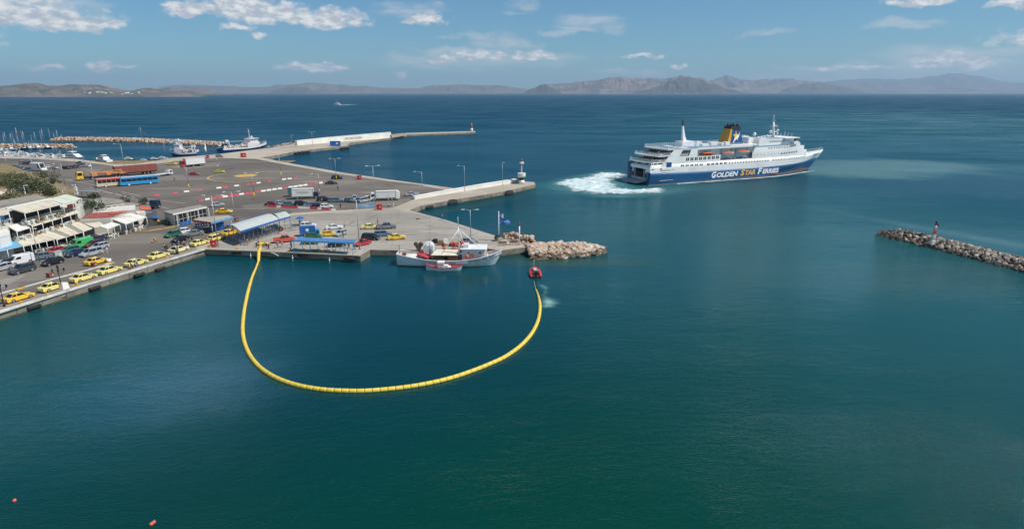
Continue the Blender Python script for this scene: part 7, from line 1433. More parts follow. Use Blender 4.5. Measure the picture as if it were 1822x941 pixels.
# small red and white boat
SB = thing('small_boat', 'small white boat with a red inside and a little white wheelhouse', 'boat', P(790.5, 482, 0) + Vector((0, .6, 0)), R(-2)); zs2 = lambda u: .75 + .42 * max(0, u) ** 2 + .5 * max(0, -u) ** 2
mb = MB(); s2 = boat_hull(mb, 7.7, 2.5, -.4, zs2, rk=.12, stern=.35); obj('hull', mb, mat('small_hull', (.58, .62, .62), .5, 0, .06), SB); mb = MB(); boat_deck(mb, s2, .28, .92); obj('deck', mb, redd, SB); mb = MB(); rail_strip(mb, s2, .16, .14); obj('gunwale', mb, redd, SB)
mb = MB(); mb.bb(-1.3, -.1, -.75, .75, .5, 1.55); h_ = obj('wheelhouse', mb, mat('boat_house2', (.62, .50, .52), .6), SB); mb = MB(); mb.bb(-1.4, .0, -.8, .8, 1.55, 1.9); mb.bb(-.1, .8, -.55, .55, .5, 1.15); mb.bb(.7, 1.3, -.6, .6, .5, .85); obj('cabin_top', mb, whitep, h_)
for y in (-.4, .4): mb = MB(); mb.bb(-.11, -.06, y - .2, y + .2, 1.15, 1.5); obj('window', mb, glass, h_)
mb = MB(); mb.cyl((-1.8, -.3, .5), (-1.8, -.3, 1.6), .06); mb.ball((-2.5, 0, .6), .45, 8, 5, (1.2, 1, .5)); obj('tiller_gear', mb, darkred, SB)
# red dinghy towing the boom
q = P(952, 488, 0); RB = thing('red_dinghy', 'red inflatable dinghy towing the end of the yellow boom', 'dinghy', q, R(92)); rubr = mat('dinghy_red', (.58, .045, .05), .5, 0, .08, 2); mb = MB(); pts = [(-2.6, -.95, .35), (-1.5, -.98, .35), (.5, -.98, .37), (1.6, -.8, .45), (2.4, -.3, .58), (2.55, 0, .6), (2.4, .3, .58), (1.6, .8, .45), (.5, .98, .37), (-1.5, .98, .35), (-2.6, .95, .35)]
mb.tube(pts, [.18] + [.29] * 9 + [.18], 10); obj('tube', mb, rubr, RB); mb = MB(); mb.prism([(-2.2, -.8), (1.5, -.7), (2.3, 0), (1.5, .7), (-2.2, .8)], .05, .22); obj('floor', mb, mat('dinghy_floor', (.30, .06, .05), .7), RB)
mb = MB(); mb.bb(-.3, .3, -.35, .35, .2, 1.1); mb.bb(-.1, .05, -.3, .3, 1.1, 1.4); obj('console', mb, whitep, RB); mb = MB(); mb.bb(-2.6, -2.2, -.25, .25, .2, 1.2); mb.bb(-2.75, -2.45, -.2, .2, 1.0, 1.45); obj('outboard_motor', mb, black, RB); mb = MB(); mb.bb(-1.5, -1.0, -.6, .6, .22, .6); obj('seat', mb, black, RB)
mb = MB(); mb.cyl((2.0, .1, .5), (2.0, .1, 2.6), .025); obj('whip_aerial', mb, whitep, RB); mb = MB(); mb.tube([(-2.3, -.7, .5), (-2.3, -.7, 1.6), (-2.3, .7, 1.6), (-2.3, .7, .5)], .04); obj('towing_frame', mb, steel, RB)
M_ = RB.matrix_basis; M_ = Matrix.Translation(RB.location) @ Matrix.Rotation(R(92), 4, 'Z')
for i, (x, y, sh_, lab) in enumerate(((-.7, -.35, 'blue', 'person in blue sitting at the right side of the red dinghy'), (.2, .4, 'red', 'person in red standing at the helm of the dinghy'), (-1.2, .35, 'orange', 'person in orange leaning over the dinghy stern'), (.9, .55, 'white', 'person in white near the dinghy bow'))):
    person(0, 0, 'bend' if i == 2 else 'sit', R(92) + (math.pi if i == 2 else 0), sh_, 'navy', lab, .95, M_ @ Vector((x, y, .2)))
# ================================================================ the yellow floating boom
CP = [(459.5, 466), (455.5, 477), (449.5, 491), (445, 505), (441, 520), (437.5, 536), (434.5, 552), (432.4, 570), (431.6, 586), (433, 601), (437, 616), (444, 631), (454, 645), (467, 657.5), (483, 668), (502, 677), (525, 684.5), (550, 690), (580, 693.8), (612, 695.5), (645, 695.8), (680, 693.5), (716, 689.8), (750, 684.6), (784, 677.5), (815, 669), (846, 658), (872, 647.5), (896, 636.5), (916, 623.5), (931, 611), (943, 597.5), (951, 585), (957, 571), (960, 557), (960.6, 544), (959.2, 533), (956.5, 523), (953.5, 515)]
W_ = [P(*p, .1) for p in CP]
def cat_pts(pts, n):
    out = []
    for i in range(len(pts) - 1):
        p0, p1, p2, p3 = pts[max(0, i - 1)], pts[i], pts[i + 1], pts[min(len(pts) - 1, i + 2)]
        for k in range(n): t = k / n; out.append(.5 * ((2 * p1) + (p2 - p0) * t + (2 * p0 - 5 * p1 + 4 * p2 - p3) * t * t + (3 * p1 - p0 - 3 * p2 + p3) * t ** 3))
    return out + [pts[-1]]
cu_ = cat_pts(W_, 12); dl = [0]
for a, b in zip(cu_, cu_[1:]): dl.append(dl[-1] + (b - a).length)
def at_len(s):
    import bisect
    i = max(0, min(len(dl) - 2, bisect.bisect_right(dl, s) - 1)); u = (s - dl[i]) / max(1e-6, dl[i + 1] - dl[i]); return cu_[i].lerp(cu_[i + 1], u)
boomm = mat('boom_yellow', (.72, .52, .07), .6, 0, .06, 1.5); boomo = mat('boom_amber', (.68, .47, .06), .6, 0, .12, 3); skirt = mat('boom_skirt', (.45, .36, .06), .7)
BM = thing('floating_boom', 'long yellow oil-containment boom curving across the harbour basin', 'boom', Vector((W_[0].x, W_[0].y, 0))); O = BM.location.copy(); tot = dl[-1]; s = 0; k = 0
while s < tot - .5:
    u = s / tot; seg = .95; e = min(tot, s + seg); rr_ = .20 + .10 * min(1, u * 6) if u < .52 else .30 * (1 if u < .93 else max(.35, 1 - (u - .93) * 9)); pts = []; n = 5 if seg < 1 else 8
    for i in range(n + 1): pts.append(at_len(s + .012 + (e - s - .024) * i / n) - O + Vector((0, 0, .05)))
    rs = [rr_ * ((.87 if u < .45 else .97) if i in (0, n) else 1.0) for i in range(n + 1)] if seg < 1 else [rr_ * (.97 if i in (0, n) else 1.0) for i in range(n + 1)]
    mb = MB(); mb.tube(pts, rs, 8); obj('float_chamber', mb, boomo if (u < .45 and k % 4 == 0) else boomm, BM); s = e; k += 1
mb = MB(); vs = []; n = 240
for i in range(n + 1): p = at_len(tot * i / n) - O; vs += [(p.x, p.y, 0), (p.x, p.y, -.6)]
mb._add(vs, [(2 * i, 2 * i + 1, 2 * i + 3, 2 * i + 2) for i in range(n)]); obj('skirt', mb, skirt, BM)
# hanging part up the quay wall and the bundle on the quay
qa, qb = P(461.5, 446, G + .1), P(460, 464, .15); mb = MB(); w_ = Vector((.42, 0, 0)); pts = [P(463.5, 437, G + .35), P(462.5, 443.5, G + .3), P(461.5, 447, G - .05) + Vector((0, -.35, 0)), P(460.8, 461, .35) + Vector((0, -.25, 0)), P(459.6, 466, .12)]
mb.tube([p - O for p in pts], [.3, .34, .38, .34, .25], 8); obj('hanging_section', mb, boomo, BM)
rr = random.Random(9); mb = MB(); base = P(467, 436.5, G) - O
for i in range(16): mb.ball((base.x + rr.uniform(-.8, 1.8), base.y + rr.uniform(-.5, .9), base.z + .25 + rr.uniform(0, .35)), rr.uniform(.25, .45), 7, 4, (1.4, 1, .6))
obj('folded_section', mb, boomo, BM)
mb = MB(); rp = [P(953.5, 515, .15), P(951.8, 508, .3), P(950, 499.5, .8)]; mb.tube([p - O for p in rp], .04, 5); obj('tow_rope', mb, mat('rope', (.5, .48, .4), .8), BM)
# buoys in the foreground
for i, (x, y, lab) in enumerate(((26, 890.5, 'single red buoy near the lower left corner'), (269.5, 932.5, 'left one of two touching red buoys at the bottom'), (273.8, 929.2, 'right one of two touching red buoys at the bottom'))):
    t = thing('buoy', lab, 'buoy', P(x, y, 0), i, 'red mooring buoys'); mb = MB(); mb.ball((0, 0, .06), .17, 12, 8); obj('float', mb, mat('buoy_red', (.62, .12, .08), .5, 0, .1, 4), t); mb = MB(); mb.cyl((0, 0, .2), (0, 0, .30), .03); obj('eye', mb, black, t)
# far boat with its wake
t = thing('speedboat', 'tiny white boat far out on the open sea', 'boat', P(600, 187, 0), R(165), None); mb = MB(); s_ = boat_hull(mb, 22, 7, -.5, lambda u: 2.5 + 1.5 * max(0, u)); mb.bb(-6, 3, -2.5, 2.5, 2.4, 6); obj('hull', mb, whitep, t); mb = MB(); mb.cyl((0, 0, 6), (0, 0, 10), .4); obj('mast', mb, whitep, t)
foam('boat_wake', 'thin wake trailing from the tiny far boat', [(601, 187), (625, 186.2), (625, 187), (601, 187.7)], lambda x, y, e: .6, fm2, .1, .1, 3)
# ================================================================ big trawlers on the far quay
tblue = mat('trawler_blue', (.03, .07, .20), .5, 0, .08)
def trawler(name, label, pa, pb, Wd, navy, rh, s=1.0, masth=9, gallows=True):
    a, b = P(*pa, 0), P(*pb, 0); L = (b - a).length; t = thing(name, label, 'fishing boat', (a + b) / 2, math.atan2((b - a).y, (b - a).x)); zf = lambda u: 2.0 * rh + 2.2 * rh * max(0, u) ** 1.8 + .5 * max(0, -u)
    mb = MB(); sh = boat_hull(mb, L, Wd, -1, zf, rk=.16, stern=.8); obj('hull', mb, navy, t); mb = MB(); boat_deck(mb, sh, .9); obj('deck', mb, deckw, t)
    mb = MB()
    for sg in (-1, 1):
        for p, q in zip(sh, sh[1:]): mb.face([(p[0], sg * (p[1] + .03), p[2] * .62), (q[0], sg * (q[1] + .03), q[2] * .62), (q[0], sg * (q[1] + .03), q[2] + .1), (p[0], sg * (p[1] + .03), p[2] + .1)])
    obj('white_band', mb, housew, t)
    x0 = L * .02; mb = MB(); mb.bb(x0, x0 + L * .26, -Wd * .36, Wd * .36, 1.2, 3.2 * rh + 1.6); mb.bb(x0 + L * .06, x0 + L * .24, -Wd * .33, Wd * .33, 3.2 * rh + 1.6, 3.2 * rh + 3.8); wh = obj('wheelhouse', mb, housew, t); mb = MB(); mb.bb(x0 + L * .05, x0 + L * .26, -Wd * .38, Wd * .38, 3.2 * rh + 3.8, 3.2 * rh + 4.0); obj('roof', mb, housew, wh)
    for k in range(5): mb = MB(); mb.box((x0 + L * .08 + k * L * .035, -Wd * .34, 3.2 * rh + 3.0), (.6, .1, .7)); obj('window', mb, glass, wh)
    for k in range(4): mb = MB(); mb.box((x0 + L * .243, -Wd * .24 + k * Wd * .16, 3.2 * rh + 3.0), (.1, .8, .7)); obj('window', mb, glass, wh)
    mb = MB(); zt = 3.2 * rh + 4; mb.cyl((x0 + L * .12, 0, zt), (x0 + L * .11, 0, zt + masth * .42), .3, .12); mb.bar((x0 + L * .115, -1.6, zt + masth * .3), (x0 + L * .115, 1.6, zt + masth * .3), .14); mb.ball((x0 + L * .18, .8, zt + .8), .7, 8, 6); mb.cyl((x0 + L * .1, 0, zt + 1), (x0 + L * .2, 0, zt), .12, .1, 5); obj('mast', mb, housew, t)
    mb = MB(); gx = -L * .36
    for sg in (-1, 1): mb.cyl((gx, sg * Wd * .32, 1.5), (gx + .5, sg * Wd * .26, 6.2 * rh), .22, .16, 6)
    mb.bar((gx + .5, -Wd * .28, 6.2 * rh), (gx + .5, Wd * .28, 6.2 * rh), .35); mb.cyl((gx + .5, 0, 6.2 * rh), (x0 + L * .05, 0, 3.2 * rh + 2.5), .13, .1, 5); mb.box((gx + .2, 0, 6.6 * rh), (2.0, 2.0, 1.3)) if gallows else None; obj('gallows', mb, housew, t)
    mb = MB(); rr = random.Random(len(label))
    for k in range(60): mb.box((rr.uniform(-L * .44, x0), rr.uniform(-Wd * .38, Wd * .38), rr.uniform(1.4, 3.8)), (rr.uniform(.5, 1.6), rr.uniform(.4, 1.2), rr.uniform(.4, 1.2)), rr.uniform(0, 3))
    g = obj('deck_gear', mb, mat('gear_pale', (.62, .55, .50), .8, 0, .35, 1), t); g['kind'] = 'stuff'
    mb = MB(); 
    for p, q in zip(sh[9:], sh[10:]):
        for sg in (-1, 1): mb.bar((p[0], sg * p[1], p[2]), (p[0], sg * p[1], p[2] + 1), .06); mb.bar((p[0], sg * p[1], p[2] + 1), (q[0], sg * q[1], q[2] + 1), .06)
    obj('bow_rail', mb, housew, t); return t
trawler('trawler', 'blue and white trawler moored at the left of the fishing quay', (354, 277), (303, 277.5), 6.5, tblue, .85, masth=8)
trawler('trawler', 'largest white trawler with a tall white mast on the fishing quay', (392, 271.5), (475, 263.5), 8.2, tblue, 1.0, masth=14)
# quayside masts between the trawlers
for i, (x, y, ty) in enumerate(((367, 272.5, 257), (366, 273, 262))): mb = MB(); mb.cyl((0, 0, 0), (0, 0, zof(P(x, y), ty) - G), .5 if i == 0 else .3, .3, 6); o = obj('quay_mast', mb, housew); o.location = P(x, y); tag(o, ['thick white mast standing between the two trawlers', 'thin white mast beside the thick one between the trawlers'][i], 'mast')
# ================================================================ yachts in the marina
navyh = mat('yacht_navy', (.03, .045, .09), .35); greenh = mat('yacht_green', (.03, .10, .08), .4); woodh = mat('yacht_wood', (.20, .09, .05), .5); creamh = mat('yacht_cream', (.60, .52, .42), .5)
def yacht(px, py, L, ang, hm, label, mast=11, motor=False, z=0., group='boats moored in the marina', stand=False, name=None):
    t = thing(name or ('motor_boat' if motor else 'sailing_yacht'), label, 'motor boat' if motor else 'sailing boat', P(px, py, z), ang, group); zf = lambda u: L * .10 + L * .05 * max(0, u) ** 2
    if stand: t.location.z += 1.0
    mb = MB(); sh = boat_hull(mb, L, L * .31, -.5 - (.5 if stand else 0), zf, rk=.16, stern=.8, n=11); boat_deck(mb, sh, .1); obj('hull', mb, hm, t)
    if motor:
        mb = MB(); mb.loft([[(-L * .30, -L * .12, L * .1), (L * .28, -L * .09, L * .12), (L * .28, L * .09, L * .12), (-L * .30, L * .12, L * .1)], [(-L * .26, -L * .11, L * .21), (L * .10, -L * .09, L * .21), (L * .10, L * .09, L * .21), (-L * .26, L * .11, L * .21)]]); obj('cabin', mb, whitep, t)
        mb = MB(); mb.loft([[(-L * .24, -L * .122, L * .15), (L * .2, -L * .104, L * .15), (L * .2, L * .104, L * .15), (-L * .24, L * .122, L * .15)], [(-L * .22, -L * .118, L * .18), (L * .15, -L * .10, L * .18), (L * .15, L * .10, L * .18), (-L * .22, L * .118, L * .18)]]); obj('window_band', mb, glass, t)
        mb = MB(); mb.bb(-L * .2, L * .02, -L * .09, L * .09, L * .27, L * .285); mb.bar((-L * .18, -L * .08, L * .2), (-L * .1, -L * .08, L * .28), .1); mb.bar((-L * .18, L * .08, L * .2), (-L * .1, L * .08, L * .28), .1); obj('flybridge', mb, whitep, t)
    else:
        mb = MB(); mb.loft([[(-L * .12, -L * .09, L * .1), (L * .22, -L * .06, L * .11), (L * .22, L * .06, L * .11), (-L * .12, L * .09, L * .1)], [(-L * .1, -L * .07, L * .15), (L * .16, -L * .05, L * .14), (L * .16, L * .05, L * .14), (-L * .1, L * .07, L * .15)]]); obj('cabin', mb, whitep, t)
        mb = MB(); mast *= .78; mb.cyl((L * .08, 0, L * .1), (L * .08, 0, mast), .13, .09, 5); mb.bar((L * .08, -.8, mast * .6), (L * .08, .8, mast * .6), .05); mb.cyl((L * .08, 0, L * .22), (-L * .34, 0, L * .21), .13, .12, 5); obj('mast', mb, steel, t)
        mb = MB(); mb.cyl((L * .08, 0, mast), (L * .49, 0, L * .15), .03, n=4); mb.cyl((L * .08, 0, mast), (-L * .48, 0, L * .13), .03, n=4); obj('stay', mb, steel, t)
    return t
YS = [(3, 269, 9, whitep, 0, 'dark-windowed white motor boat', 1), (11, 268.5, 9, creamh, 14, 'cream sloop', 0), (20, 267.5, 9, whitep, 0, 'white motor boat', 1), (28, 267.5, 8, creamh, 15, 'cream yacht', 0), (35, 266.5, 8, greenh, 12, 'green yacht', 0), (44, 266.5, 10, navyh, 16, 'navy sailing yacht', 0), (53, 265.8, 9, whitep, 0, 'white cruiser', 1), (60, 265.5, 8, greenh, 12, 'dark green sloop', 0),
      (68, 265.3, 10, whitep, 0, 'wide white cruiser', 1), (77, 265.2, 9, greenh, 15, 'black-green ketch', 0), (85, 264.8, 9, navyh, 0, 'dark motor boat', 1), (93, 264.3, 9, whitep, 17, 'tall-masted white yacht', 0), (100, 264, 8, creamh, 13, 'tan sloop', 0), (106, 263.6, 8, whitep, 0, 'small white cruiser', 1), (113, 263.4, 8, navyh, 12, 'dark little yacht', 0), (121, 262.8, 9, woodh, 0, 'wooden cruiser', 1), (128, 262.3, 8, whitep, 0, 'white boat nearest the breakwater tip', 1)]
for i, (x, y, L, m, ms, nm, mo) in enumerate(YS): yacht(x, y, L, R(-60 + (i * 37) % 25), m, f'{nm} under the inner breakwater, place {"one two three four five six seven eight nine ten eleven twelve thirteen fourteen fifteen sixteen seventeen".split()[i]} from the left', ms, bool(mo))
YN = [(1, 276, 8), (9, 276.5, 7), (17, 275.8, 8), (29, 278.5, 7), (36, 277, 8), (43, 278.5, 9), (55, 279, 7), (62, 278.6, 6), (70, 279.3, 7), (78, 279.8, 7), (86, 280, 6), (94, 281, 7), (101, 281.5, 8), (109, 281.8, 8), (117, 282.3, 7)]
for i, (x, y, L) in enumerate(YN): yacht(x, y - 1.5, L, R([20, -30, 70, 10, -60][i % 5]), whitep if i % 4 else creamh, 'small white boat in the crowded near row, ' + ['at the left edge', 'second from the left edge', 'third from the left edge', 'above the first lamp post', 'left of the cabin cruiser', 'with the upright cabin', 'above the second lamp post', 'smallest of the row', 'in the middle of the row', 'right of the middle', 'among the dinghies', 'left of the long flat one', 'lying flat and long', 'left of the big motor yacht', 'touching the big motor yacht'][i], 9 + i % 4, i % 3 != 0, 0 if i % 2 else 0)
for i in range(18):
    x = 2 + i * 7.1; yacht(x, 278.2 + i * .33, 5.5, R([15, -40, 80, 100][i % 4]), [whitep, creamh, whitep, navyh][i % 4], ORD[i] + ' open boat from the left, tied right against the marina quay', 6, i % 5 != 0, 0)
yacht(134, 285.5, 17, R(-22), whitep, 'big white motor yacht with dark windows at the near quay', 0, True, 0, None, name='motor_yacht'); yacht(184, 287.8, 13, R(150), whitep, 'white cabin cruiser moored bow-out at the wooden jetty', 0, True, 0, None, name='motor_yacht'); yacht(251, 252.5, 12, R(5), whitep, 'white sailing yacht alone off the distant breakwater', 14, False, 0, None)
yacht(230, 286, 7, R(10), woodh, 'old boat with a red-brown awning at the marina quay', 0, True, 0, None); yacht(318, 256.5, 12, R(0), whitep, 'white boat moored far out along the distant breakwater', 0, True, 0, None); yacht(352, 257, 10, R(0), whitep, 'second white boat along the distant breakwater', 0, True, 0, None); yacht(275, 285.5, 6, R(20), navyh, 'dark small boat at the quay left of the leaning lamp', 0, True, 0, None); yacht(290, 283.5, 6, R(10), whitep, 'small red-trimmed boat by the blue trawler', 0, True, 0, None); yacht(256, 286.2, 4, R(5), whitep, 'tiny white dinghy floating off the marina quay', 0, True, 0, None)
mb = MB(); a, b = P(165, 287.5, .4), P(200, 291.8, .4); mb.bar((0, 0, 0), b - a, 1.6, .3); o = obj('jetty', mb, woodm); o.location = a; tag(o, 'dark wooden jetty beside the white cabin cruiser', 'jetty')
# masts that rise behind the left edge are those of more yachts in the outer row
for i, (x, h) in enumerate(((4, 15), (14, 13), (24, 12), (36, 17), (47, 14), (67, 13), (81, 16), (107, 15))): yacht(x, 262.3, 9, R(-75), [whitep, navyh, creamh][i % 3], 'sailing yacht half hidden behind the first row, mast ' + ['at the left edge', 'second from the edge', 'third from the edge', 'tallest on the left', 'fifth from the edge', 'above the wide cruiser', 'at the end of the near rocks', 'near the breakwater tip'][i], h, False, 0, 'boats moored in the marina')
# ================================================================ lamp posts, flags, people
two = ((1.5, 20), (1.5, 200)); one = ((1.8, 200),)
lamp_post(640, 444, 632, 356, 'tall grey lamp post at the right end of the blue shelter', ((.6, 0), (.6, 180)), armm=mat('lamp_teal', (.30, .45, .45), .5), w=.11)
lamp_post(388.5, 439, 376.5, 349, 'tall lamp post with two raised white arms beside the red bin', ((2.0, 35), (2.0, 160)), w=.11); lamp_post(419, 396, 410.5, 341, 'double-armed lamp post behind the ticket kiosk', two)
lamp_post(453, 355, 448, 308, 'double lamp with a yellow foot on the near kerb line', two, 2.4); lamp_post(337, 340, 329, 297, 'lamp post with a yellow foot left on the far kerb line', one, 2.6); lamp_post(500.7, 318, 496, 280, 'lamp post with a yellow foot at the right end of the far kerb line', one, 3.0); lamp_post(388, 301, 387, 281, 'lamp post with a yellow foot by the lime green car', one, 2.2)
lamp_post(569, 345, 566.5, 309.5, 'lamp post rising behind the white box lorry', one, 1.8); lamp_post(598.6, 320, 595.6, 282, 'double lamp post by the black off-roader on the plaza', two, 1.5); lamp_post(667.5, 364, 665, 295, 'tall double lamp post in front of the refuse lorry', two); lamp_post(752, 350.5, 751.7, 305.5, 'lamp post at the landward end of the white mole wall', ((2, 180),)); lamp_post(827, 340, 826.6, 295, 'lamp post in the middle of the mole', ((1.8, 175),))
lamp_post(894, 329, 893.5, 290, 'thin post near the beacon end of the mole', ((.1, 0),)); lamp_post(837.4, 421, 836, 373, 'lamp post on the quay edge behind the fishing boat', ((1.4, 0), (1.4, 180))); lamp_post(225, 316, 214, 256, 'tall leaning-looking lamp post in front of the brown container', one); lamp_post(136.7, 306, 128.5, 264, 'lamp post beside the big motor yacht', one)
lamp_post(295, 281, 292, 250, 'lamp post on the fishing quay by the blue trawler', ((1, 0),)); lamp_post(61.5, 314, 54, 281, 'lamp post on the left of the camper van', one); lamp_post(95, 318, 90, 296, 'shorter lamp post left of the yellow-cabbed lorry', one); lamp_post(116, 331, 105.5, 291, 'lamp post on the road behind the round bush', one); lamp_post(172, 347, 161, 288, 'tall lamp post in front of the flatbed crane lorry', one)
lamp_post(14.5, 306, 6, 277, 'lamp post at the left edge of the marina park', one); lamp_post(0.5, 305, -4, 288, 'lamp post cut by the left picture edge', one); lamp_post(519.5, 258.5, 518, 241, 'small lamp post left of the far white wall', ((1, 0),)); lamp_post(556.5, 258, 556, 235, 'double lamp post in front of the far white wall', two)
lamp_post(71, 468, 56, 407, 'tall plain grey pole in front of the lower awnings', ((.05, 0),)); lamp_post(56, 393, 49, 330, 'stout pale post rising behind the upper canopy', ((.3, 0),), w=.2); lamp_post(117, 368, 112, 335, 'short pale post above the green-white canopy', ((.3, 0),), w=.14)
def ornate(bx, by, ty, label, block_=False):
    b = P(bx, by); h = zof(b, ty) - G; t = thing('ornate_lamp', label, 'street lamp', b, .3, 'ornate black lamps on the taxi quay'); mb = MB(); mb.cyl((0, 0, 0), (0, 0, .8), .22, .12, 8); mb.cyl((0, 0, .8), (0, 0, h), .09, .06, 8); mb.ball((0, 0, 1.0), .17, 8, 5); obj('pole', mb, black, t)
    for k in range(4):
        a = R(90 * k + 20); d = Vector((math.cos(a), math.sin(a), 0)); mb = MB(); mb.tube([Vector((0, 0, h * .78)), d * .5 + Vector((0, 0, h * .72)), d * .85 + Vector((0, 0, h * .85))], .035, 5); ar = obj('arm', mb, black, t); q = d * .85 + Vector((0, 0, h * .85)); mb = MB(); mb.cyl(q, q + Vector((0, 0, .38)), .12, .19, 8); mb.cyl(q + Vector((0, 0, .38)), q + Vector((0, 0, .55)), .22, .02, 8); obj('lantern', mb, black, ar)
    q = Vector((0, 0, h)); mb = MB(); mb.cyl(q, q + Vector((0, 0, .4)), .12, .19, 8); mb.cyl(q + Vector((0, 0, .4)), q + Vector((0, 0, .6)), .22, .02, 8); obj('lantern', mb, black, t)
    return t
ornate(110.5, 514.5, 477, 'ornate black lamp beside the second taxi'); ornate(8, 545, 507, 'ornate black lamp at the left edge beside the nearest taxi'); ornate(317, 452, 433, 'smaller ornate black lamp in front of the pale taxi')
mb = MB(); mb.loft([[(-.6, -.5, 0), (.6, -.5, 0), (.6, .5, 0), (-.6, .5, 0)], [(-.5, -.4, 1.1), (.5, -.4, 1.1), (.5, .4, 1.1), (-.5, .4, 1.1)]]); o = obj('white_block', mb, wallw); o.location = P(115, 513.5); o.rotation_euler = (0, 0, AQ); tag(o, 'white concrete block at the foot of the ornate lamp', 'block')
t = thing('lamp_bollard', 'thin post on a white drum at the tip of the kerb island', 'street lamp', P(194.5, 467)); mb = MB(); mb.cyl((0, 0, 0), (0, 0, .8), .45, n=12); obj('drum', mb, wallw, t); mb = MB(); mb.cyl((0, 0, .8), (0, 0, 2.9), .05); obj('pole', mb, steel, t); mb = MB(); mb.ball((0, 0, 3.0), .18); obj('globe', mb, lampm, t)
# flagpoles
fb_ = P(887.6, 428.5); hfl = zof(fb_, 376) - G; t = thing('flagpole', 'flagpole flying a Greek flag and a torn blue flag at the quay end', 'flagpole', fb_); mb = MB(); mb.cyl((0, 0, 0), (0, 0, hfl), .13, .08, 8); obj('pole', mb, whitep, t); mb = MB(); mb.box((0, 0, .2), (1.0, 1.0, .4)); obj('footing', mb, concrete, t)
fblu = mat('flag_blue', (.03, .12, .40), .8, 0, .1); fwh = mat('flag_white', (.7, .7, .72), .8, 0, 0)
def cloth(name, rows, m, parent, pt):
    mb = MB(); vs = []; nx = 10
    for j, (u0, u1) in enumerate(rows): pass
    for v in (0, 1):
        for i in range(nx + 1): vs.append(pt(i / nx, rows[0][0] if v == 0 else rows[0][1]))
    mb._add(vs, [(i, i + 1, nx + 2 + i, nx + 1 + i) for i in range(nx)], True); return obj(name, mb, m, parent)
def gr_pt(u, v): return (u * 1.0 + .1, math.sin(u * 7) * .18, hfl - .05 - 1.1 * v - u * .7 - .1 * math.sin(u * 5))
for k in range(9): cloth('flag_stripe', [(k / 9, (k + 1) / 9)], fblu if k % 2 == 0 else fwh, t, gr_pt)
mb = MB(); mb.face([gr_pt(0, 0)[:1] + (-.03,) + gr_pt(0, 0)[2:], (.45, -.1, hfl - .35), (.45, -.1, hfl - .9), (.1, -.03, hfl - .6)]); obj('flag_canton', mb, fblu, t)
def bl_pt(u, v): return (u * 2.7 + .1, math.sin(u * 8) * .25, hfl - 1.3 - (1.7 * v * (1 - .55 * u)) - u * 1.3 - .25 * math.sin(u * 6))
for k in range(4): cloth('blue_flag', [(k / 4, (k + 1) / 4)], mat('flag_mid', (.05, .18, .50), .8) if k != 1 else mat('flag_light', (.15, .32, .60), .8), t, bl_pt)
for i in range(3): c = bl_pt(.3 + .2 * i, .45); mb = MB(); mb.ball((c[0], c[1] - .06, c[2]), .14, 6, 4, (1.2, .3, .8)); obj('flag_emblem', mb, fwh, t)
pb = P(924, 436); t = thing('bare_pole', 'bare white pole with a dark top at the quay end', 'pole', pb); hp = zof(pb, 394) - G; mb = MB(); mb.cyl((0, 0, 0), (0, 0, hp - 1.1), .16, .14, 8); obj('pole', mb, whitep, t); mb = MB(); mb.cyl((0, 0, hp - 1.1), (0, 0, hp - .3), .16, .16, 8); mb.cyl((0, 0, hp - .3), (0, 0, hp), .11, .11, 8); obj('signal_head', mb, rustm, t)
shrub(884, 429, G, .9, 1.8, 0, 'dark bush at the foot of the flagpole', 61, 350)
for i, (a, b) in enumerate((((885, 437.5), (938, 434.5)), ((893, 424), (938, 434)))):
    railing('quay_end_railing', ['rusty railing along the front of the quay end block', 'rusty railing along the back of the quay end'][i], [a, b], G, .9, 10, mat('rail_rust', (.20, .11, .08), .7), x=False)
for i, (x, y) in enumerate(((894, 437), (914, 435.5))): t = thing('bench', ['left bench on the quay end block', 'right bench on the quay end block'][i], 'bench', P(x, y), .05); mb = MB(); mb.box((0, 0, .45), (1.9, .45, .06)); obj('seat', mb, woodm, t); mb = MB(); mb.box((0, .22, .75), (1.9, .05, .4)); obj('backrest', mb, woodm, t); mb = MB(); mb.box((-.8, 0, .22), (.06, .4, .44)); obj('leg', mb, steel, t); mb = MB(); mb.box((.8, 0, .22), (.06, .4, .44)); obj('leg', mb, steel, t)
